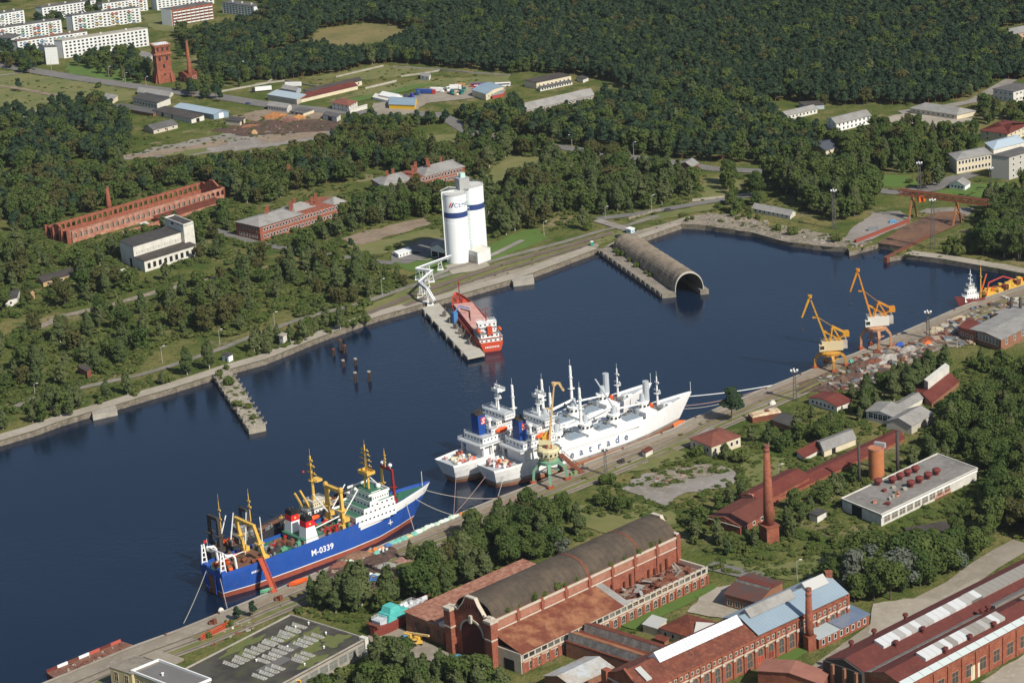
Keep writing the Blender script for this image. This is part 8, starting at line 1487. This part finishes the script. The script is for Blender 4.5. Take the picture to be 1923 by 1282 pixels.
for q in([(410,640),(480,618),(560,592),(570,608),(490,640),(430,660)],[(255,690),(330,640),(410,628),(420,660),(330,690),(262,712)],[(500,590),(545,582),(560,600),(510,612)],[(0,600),(60,590),(60,612),(0,640)],[(0,660),(45,650),(60,675),(0,700)],[(330,505),(420,490),(440,505),(350,530)],[(420,455),(480,470),(560,480),(600,495),(540,505),(450,490)],[(60,600),(200,560),(340,525),(345,548),(200,590),(70,630)],[(250,498),(330,500),(330,520),(260,530)],[(-10,250),(30,245),(30,270),(-10,275)],[(130,265),(160,250),(190,268),(160,285)],[(0,310),(60,330),(60,350),(0,345)],[(140,300),(215,318),(240,310),(200,335),(120,330)],[(0,410),(22,412),(24,445),(0,450)],[(820,260),(862,252),(862,290),(824,292)],[(905,350),(1010,325),(1030,300),(970,295),(930,320)],[(1100,170),(1190,178),(1180,195),(1110,195)],[(1230,135),(1290,128),(1330,140),(1260,150)],[(1320,333),(1385,330),(1400,350),(1385,370),(1320,372)],[(1640,330),(1740,330),(1740,352),(1640,352)]):OPENW.append([tuple(P(*v)[:2])for v in q])
BLK+=[(bb(p),p)for p in FOOT+OPENW]
fill([(490,-80),(2200,-80),(2300,140),(1990,190),(1975,60),(1935,45),(1875,55),(1870,80),(1935,90),(1960,140),(1880,160),(1850,185),(1700,200),(1640,195),(1560,200),(1480,190),(1430,200),(1200,178),(1130,150),(1080,140),(990,136),(955,138),(850,128),(740,118),(700,122),(630,140),(560,150),(480,152),(400,140),(388,75),(430,58),(495,45)],PB,5.4,8.5,13.5,FOREST)
fill([(-60,-60),(500,-60),(495,5),(400,-8),(280,-20),(180,-8),(60,0),(-60,15)],PB,8,9,13,FOREST)
fill([(640,232),(700,225),(760,222),(830,225),(900,205),(960,180),(985,222),(1080,215),(1180,190),(1250,190),(1430,205),(1480,240),(1540,255),(1560,292),(1500,316),(1400,310),(1250,296),(1130,283),(1000,260),(900,245),(820,235),(700,250),(650,250)],DK,6.8,10,16,FOREST)
fill([(-40,240),(0,215),(60,225),(110,205),(170,200),(235,225),(250,250),(240,290),(215,318),(160,318),(60,330),(-40,335)],DK,7.6,10,15,FOREST)
fill([(-40,340),(150,330),(240,330),(300,300),(420,288),(480,296),(560,296),(640,262),(720,266),(860,276),(900,250),(1000,275),(1060,295),(1000,325),(900,335),(830,335),(700,320),(640,345),(560,358),(500,385),(440,380),(390,340),(300,355),(210,390),(140,408),(80,435),(-40,445)],{'broad':.45,'olive':.3,'birch':.1,'pine':.15},8.0,10,15,TREES)
fill([(215,345),(300,330),(390,330),(410,345),(330,365),(240,385)],LF,22,7,11,TREES,seed=3)
for z in([(-30,122),(72,142),(75,105),(40,96),(-30,86)],[(120,116),(150,112),(180,92),(230,97),(262,108),(285,130),(278,160),(235,152),(190,140)],[(310,168),(340,168),(420,164),(415,195),(345,180)],[(330,62),(420,62),(480,55),(500,110),(470,122),(440,128),(400,112),(330,112)],[(375,115),(440,128),(480,150),(470,165),(400,160),(372,150)],[(70,58),(118,52),(120,42),(84,40)],[(160,22),(200,14),(205,30),(170,38)]):fill(z,DK,9.5,9,14,TREES,strict=False)
fill([(1560,262),(1640,240),(1720,245),(1800,245),(1840,270),(1830,288),(1780,318),(1700,335),(1600,345),(1500,322),(1510,300)],LF,8,9,14,TREES);fill([(1840,200),(1923,195),(1990,200),(1990,250),(1920,240),(1840,235)],LF,9,9,13,TREES)
fill([(900,338),(1060,305),(1180,312),(1280,332),(1310,345),(1300,372),(1200,398),(1130,405),(1060,402),(1000,432),(935,452),(890,440),(920,380)],{'birch':.5,'broad':.3,'olive':.1,'bush':.1},8.2,11,16,TREES);fill([(1440,336),(1560,350),(1640,352),(1645,392),(1572,418),(1500,390)],{'broad':.7,'birch':.3},7.5,14,20,TREES);fill([(1340,385),(1400,378),(1440,392),(1440,418),(1380,415)],{'bush':.7,'broad':.3},6,7,10,TREES,strict=False);fill([(1320,340),(1440,345),(1450,370),(1390,372)],LF,13,10,14,TREES,strict=False)
fill([(1775,478),(1800,440),(1850,395),(1923,372),(1990,372),(1990,500),(1900,492),(1850,486)],{'broad':.75,'birch':.25},7,14,19,TREES);fill([(1700,345),(1760,335),(1790,360),(1720,365)],LF,16,9,14,TREES,strict=False)
fill([(-40,448),(60,455),(200,458),(300,430),(420,392),(440,440),(480,462),(600,482),(690,490),(760,522),(760,545),(680,575),(600,592),(540,590),(480,612),(400,640),(300,665),(240,692),(160,722),(60,742),(-40,765)],BR,11.2,7,15.5,TREES);fill([(430,470),(540,475),(600,435),(700,402),(790,385),(800,408),(700,422),(620,452),(560,484)],{'birch':.65,'broad':.25,'bush':.1},7,9,14,TREES);fill([(640,405),(720,375),(830,348),(840,400),(800,408),(700,425)],LF,7.5,10,15,TREES)
fill([(58,770),(150,742),(165,768),(100,794),(60,802)],{'birch':.7,'broad':.3},6.5,9,13,TREES,strict=False);fill([(455,668),(560,628),(640,602),(700,592),(690,606),(600,632),(520,662),(470,674)],{'bush':.75,'birch':.25},5.0,7,13,TREES,strict=False);fill([(-40,800),(0,788),(28,802),(-40,822)],BR,7,8,12,TREES,strict=False)
def at(*spec):
 for k,x,y,h in spec:p=P(x,y);TREES.append((p.x,p.y,k,h,x,y,h/MPP(x,y)))
at(('birch',200,752,11),('bush',190,757,4),('birch',240,740,12.5),('bush',255,742,4),('bush',313,720,6),('birch',306,722,8),('birch',352,704,15),('birch',394,694,16),('birch',478,661,13),('birch',500,652,10),('birch',1097,430,14),('bush',1104,432,6),('bush',1300,413,3),('bush',1290,416,3),('bush',1460,432,5),('bush',1490,442,6),('bush',1572,455,6),('pine',1374,791,17),('birch',1362,862,8),('bush',1312,857,6),('bush',1395,866,7),('bush',1140,908,5.5),('pine',448,1165,6),('pine',476,1159,7),('bush',430,1176,3),('bush',393,1197,3),('birch',772,1054,9),('bush',800,1048,6),('silver',1600,1110,18),('silver',1690,1105,19),('silver',1640,1090,16),('silver',1050,1040,12),('broad',415,712,2.5),('bush',412,706,4),('bush',432,722,5.5),('bush',446,764,4),('bush',466,766,3.5),('bush',475,786,3),('bush',425,694,3),('broad',1850,700,9),('bush',1880,690,9),('bush',1740,1265,1),('pine',36,172,11),('bush',185,165,5),('pine',82,218,10),('birch',695,552,8),('pine',660,468,7),('bush',745,465,4),('bush',730,470,3.5))
for f in(.12,.2,.33,.45,.6,.66):p=P(1124,469).lerp(P(1243,552),f).lerp(P(1206,452).lerp(P(1331,543),f),.24);q=proj(p);TREES.append((p.x,p.y,'bush',R.uniform(2.5,4.5),q[0],q[1],12))
fill([(562,1142),(600,1098),(640,1112),(680,1122),(700,1160),(690,1180),(640,1165),(600,1155)],{'birch':.8,'bush':.2},7.0,12,17,TREES);fill([(690,1182),(720,1140),(790,1100),(860,1042),(875,1010),(905,985),(950,962),(1020,952),(1080,972),(1092,1012),(1050,1042),(980,1062),(900,1098),(830,1132),(760,1150)],{'broad':.6,'birch':.25,'olive':.1,'bush':.05},7.2,10,15,TREES)
fill([(1080,962),(1130,938),(1200,955),(1190,967),(1120,972)],{'broad':.4,'bush':.6},5.5,6,9,TREES,strict=False);fill([(570,1320),(600,1272),(650,1250),(700,1240),(760,1262),(850,1282),(930,1290),(960,1310),(960,1350),(560,1350)],{'broad':.5,'birch':.5},7,12,17,TREES);fill([(690,1240),(740,1240),(760,1262),(700,1262)],LF,7,10,14,TREES)
for z in([(1288,985),(1330,962),(1390,932),(1400,948),(1330,1002),(1300,1032)],[(1330,1018),(1380,1010),(1425,1020),(1412,1046),(1340,1040)],[(1452,1000),(1490,962),(1512,980),(1502,1012),(1462,1032)]):fill(z,{'broad':.45,'birch':.3,'bush':.25},5.5,7,11,TREES)
fill([(1470,962),(1560,918),(1620,902),(1680,862),(1760,850),(1782,868),(1700,880),(1640,902),(1580,932),(1540,962),(1490,992)],{'broad':.5,'birch':.3,'bush':.2},5.5,7,11,TREES);fill([(1290,800),(1350,782),(1395,790),(1400,802),(1330,822)],{'broad':.5,'bush':.5},6,8,11,TREES);fill([(1402,832),(1500,792),(1620,742),(1660,762),(1700,752),(1640,802),(1560,832),(1480,852)],{'broad':.3,'birch':.4,'bush':.3},7,8,13,TREES);fill([(1640,742),(1700,702),(1780,672),(1800,702),(1740,732),(1670,762)],{'birch':.8,'broad':.2},6.5,12,16,TREES,strict=False)
fill([(1740,812),(1800,772),(1860,742),(1990,690),(1990,1010),(1900,1042),(1842,1032),(1842,960),(1862,902),(1782,862)],{'broad':.75,'olive':.15,'birch':.1},7.5,11,16,TREES);fill([(1990,690),(2180,640),(2220,900),(1990,1010)],LF,9,11,16,TREES);fill([(1990,372),(2150,360),(2150,500),(1990,500)],LF,9,12,17,TREES);fill([(-40,340),(-40,765),(-220,820),(-260,360)],BR,10,9,15,TREES);fill([(1585,1128),(1562,1092),(1600,1062),(1700,1052),(1790,1042),(1835,1052),(1800,1092),(1740,1112),(1682,1130),(1640,1138)],{'broad':.8,'silver':.1,'olive':.1},7.5,13,17,TREES);fill([(1660,1002),(1720,986),(1840,962),(1850,1012),(1790,1032),(1700,1015)],{'bush':.7,'broad':.3},12,7,11,TREES);fill([(1500,1012),(1560,1000),(1582,1032),(1530,1042)],BU,8,8,12,TREES);fill([(1800,680),(1870,655),(1923,665),(1923,690),(1840,712)],LF,9,9,12,TREES);fill([(1860,600),(1900,585),(1923,595),(1900,605)],BU,8,8,12,TREES)
HALLP=[]
for f,h in((.08,3),(.14,2.4),(.22,4),(.27,3),(.34,4.5),(.38,3),(.44,3),(.55,2.4),(.62,3),(.70,2.5),(.78,3),(.85,3.5),(.9,2.5)):
 a=P(983,1264).lerp(P(1329,1097),f)+(P(764,1187)-P(983,1264))*.245;HALLP.append((a.x,a.y,MPP(983,1264)*82-.3,h))
def shown(t):return-5<t[4]<1928 and t[5]-t[6]<1282 and t[5]-t[6]*.3>0 and t[5]-t[6]*.75<1290
cand=sorted([t for t in TREES if t[2]!='bush' and shown(t)],key=lambda t:-t[6]);bushes=sorted([t for t in TREES if t[2]=='bush' and shown(t)],key=lambda t:-t[6]);IND=cand[:295]+bushes[:120];ids=set(id(t)for t in IND);REST=[t for t in TREES if id(t)not in ids]
MARKS=[('the rusty barge',170,1240),('the flat-roofed works',500,1220),('the derelict boat',745,1165),('the foundry hall',1050,1110),('the arched red gate',895,1180),('the blue trawler',590,1010),('the green-legged crane',1033,880),('the gravel yard',1270,905),('the tallest chimney',1442,940),('the boiler works',1390,975),('the white works',1710,920),('the round brick tower',1646,860),('the blue-roofed machine hall',1480,1140),('the red factory',1750,1180),('the rusty hipped house',1342,830),('the pale warehouses',1700,790),('the left yellow crane',1557,640),('the brown storehouse',1860,635),('the concrete hangar',1230,500),('the slipway',1720,430),('the rubble shore',1420,420),('the cement silos',875,430),('the pipe trestle',800,530),('the near brick barracks',540,415),('the far brick barracks',800,335),('the abandoned white works',300,465),('the roofless arcaded hall',260,410),('the old pier',450,750),('the left quay block',195,770),('the white quay hut',428,670),('the left garage row',15,560),('the yellowish ruined shed',130,525),('the grey long shed on the shore',1448,395),('the white cottage',1803,348),('the cream office',1830,305),('the sunken shed',1750,1005),('the dark red gallery',1560,895),('the quay mast by the trawler',722,1060),('the red brick quay hut',162,708),('the mooring piles',660,690)]
LOOK={'broad':'leafy green tree','olive':'olive-brown leafy tree','birch':'slender birch','pine':'dark conifer','silver':'silvery poplar','bush':'bush'}
ORD=ordn+['seventeenth','eighteenth','nineteenth','twentieth']+['twenty-'+q for q in ordn[:9]]+['thirtieth']+['thirty-'+q for q in ordn[:9]]
grp={}
for t in IND:
 x,y,k,h,px,py,hp=t;my=py-hp*.5;nm,mx_,my_=min(MARKS,key=lambda m:math.hypot(m[1]-px,(m[2]-my)*1.6));dx,dy=px-mx_,(my-my_)*1.6
 rel=('right of' if dx>0 else'left of')if abs(dx)>abs(dy)else('in front of' if dy>0 else'behind');size=('tall ' if h>14 else'short ' if h<9 else'')if k!='bush' else('big ' if h>4 else'small ')
 grp.setdefault((size+LOOK[k],rel,nm),[]).append((math.hypot(dx,dy),t))
rt=random.Random(5)
for(lk,rel,nm),lst in grp.items():
 lst.sort(key=lambda q:q[0])
 for i,(_,t)in enumerate(lst):
  x,y,k,h,px,py,hp=t;lab=f'{lk} {rel} {nm}'+(f', {"" if i == 0 else ORD[min(i, len(ORD) - 1)] + " "}nearest' if len(lst)>1 else'')
  r=thing(KINDS[k][0],lab,'bush' if k=='bush' else'tree',(x,y,0),rt.uniform(0,6.28),'bushes' if k=='bush' else'trees around the harbour');s=h*rt.uniform(.88,1.15);r.scale=(s,s*rt.uniform(.9,1.1),h);c,tr=HI[k][rt.randrange(5)];link('crown',c,r);link('trunk',tr,r)
for i,(x,y,z,h)in enumerate(HALLP):
 r=thing('bush',f'{ORD[i]} bush from the gate growing on the foundry hall roof edge','bush',(x,y,z),i*1.7,'bushes');r.scale=(h*.8,h*.8,h*.9);link('crown',HI['bush'][i%5][0],r);link('trunk',HI['bush'][i%5][1],r)
def conv(lst):return[(x,y,0,rt.choice(LIBI[k]),rt.uniform(0,6.28),h*rt.uniform(.85,1.2),h)for x,y,k,h,*_ in lst]
stuff_instances('forest',conv(FOREST));stuff_instances('woodland',conv(REST))
UG=[]
def weeds(poly,n,s0,s1,kinds=('bush','bush','olive'),strict=False,seed=1):
 rr=random.Random(seed+int(poly[0][0]));w=[P(*q)for q in poly];W=[(q.x,q.y)for q in w];b=bb(W);c=0
 for _ in range(n*6):
  if c>=n:break
  x,y=rr.uniform(b[0],b[1]),rr.uniform(b[2],b[3])
  if not inside(x,y,W)or blocked(x,y,BLK if strict else BLKF):continue
  px,py=proj((x,y,0));s=rr.uniform(s0,s1)*rr.uniform(.5,1.2)
  if hides(px,py,s*.6/MPP(px,py),s*.3/MPP(px,py)):continue
  UG.append((x,y,-.1,rr.choice(LIBI['bush']),rr.uniform(0,6.28),s*1.2,s*.6));c+=1
weeds([(-40,440),(430,385),(700,480),(770,540),(680,585),(400,660),(240,700),(-40,800)],3600,1.2,6.0,strict=True);weeds([(-40,700),(400,640),(700,575),(800,560),(400,700),(-40,820)],700,.8,2.4,strict=True);weeds([(430,450),(700,360),(1000,300),(1300,330),(1640,350),(1500,400),(1100,420),(900,470),(700,485)],1500,1.2,4,strict=True);weeds([(-40,200),(500,290),(1000,250),(1060,300),(480,400),(-40,450)],1400,1.5,4.5,strict=True)
weeds([(560,1150),(850,1040),(960,955),(1240,960),(1260,940),(900,1095),(700,1180)],800,1,3.5,strict=True);weeds([(1080,950),(1260,850),(1420,790),(1600,730),(1700,700),(1900,690),(1923,1010),(1700,1050),(1560,1090),(1340,1080),(1300,1000)],2400,1,3.2);weeds([(1150,1180),(1340,1090),(1345,1110),(1180,1195)],60,.6,1.4);weeds([(560,1290),(700,1235),(960,1290),(960,1340),(560,1340)],250,1,3);weeds([(404,706),(430,698),(494,795),(472,800)],40,.6,2.2);weeds([(700,560),(1120,440),(1280,405),(1400,385),(1250,420),(1110,462),(830,560)],260,.5,1.5);weeds([(1300,405),(1600,445),(1600,460),(1400,430)],90,.8,2.5);weeds([(480,1160),(640,1080),(780,1025),(1000,925),(1250,825),(1420,752),(1560,700),(1570,712),(1260,850),(1000,945),(640,1105),(500,1170)],420,.4,1.6);weeds([(1700,340),(1923,340),(1923,380),(1790,370)],50,.8,2);weeds([(0,140),(260,175),(180,195),(0,215)],120,.8,2.5);weeds([(560,95),(760,50),(775,66),(600,100)],60,1,3)
weeds([(160,305),(300,275),(490,242),(640,232),(655,243),(520,275),(380,290)],110,.8,2.4);weeds([(250,200),(440,215),(640,225),(560,245),(400,245),(260,230)],160,.8,2.5);weeds([(560,150),(720,122),(950,145),(800,165),(640,195)],140,.8,2.4,strict=False);weeds([(1590,462),(1700,400),(1820,395),(1800,470),(1923,505),(1923,515),(1700,480)],70,.6,2)
stuff_instances('undergrowth',UG)
def haze():
 m=bpy.data.materials.new('haze');m.use_nodes=True;N,L=m.node_tree.nodes,m.node_tree.links;N.remove(N["Principled BSDF"]);v=N.new("ShaderNodeVolumePrincipled");v.inputs['Color'].default_value=(.80,.88,1,1);v.inputs['Density'].default_value=.000015;L.new(v.outputs[0],N["Material Output"].inputs['Volume'])
 k=MB();k.bx(-9500,9500,-2500,14500,-12,400);o=k.build('haze',m);tag(o,kind='stuff');SC.cycles.volume_bounces=0;SC.cycles.volume_max_steps=64
haze()
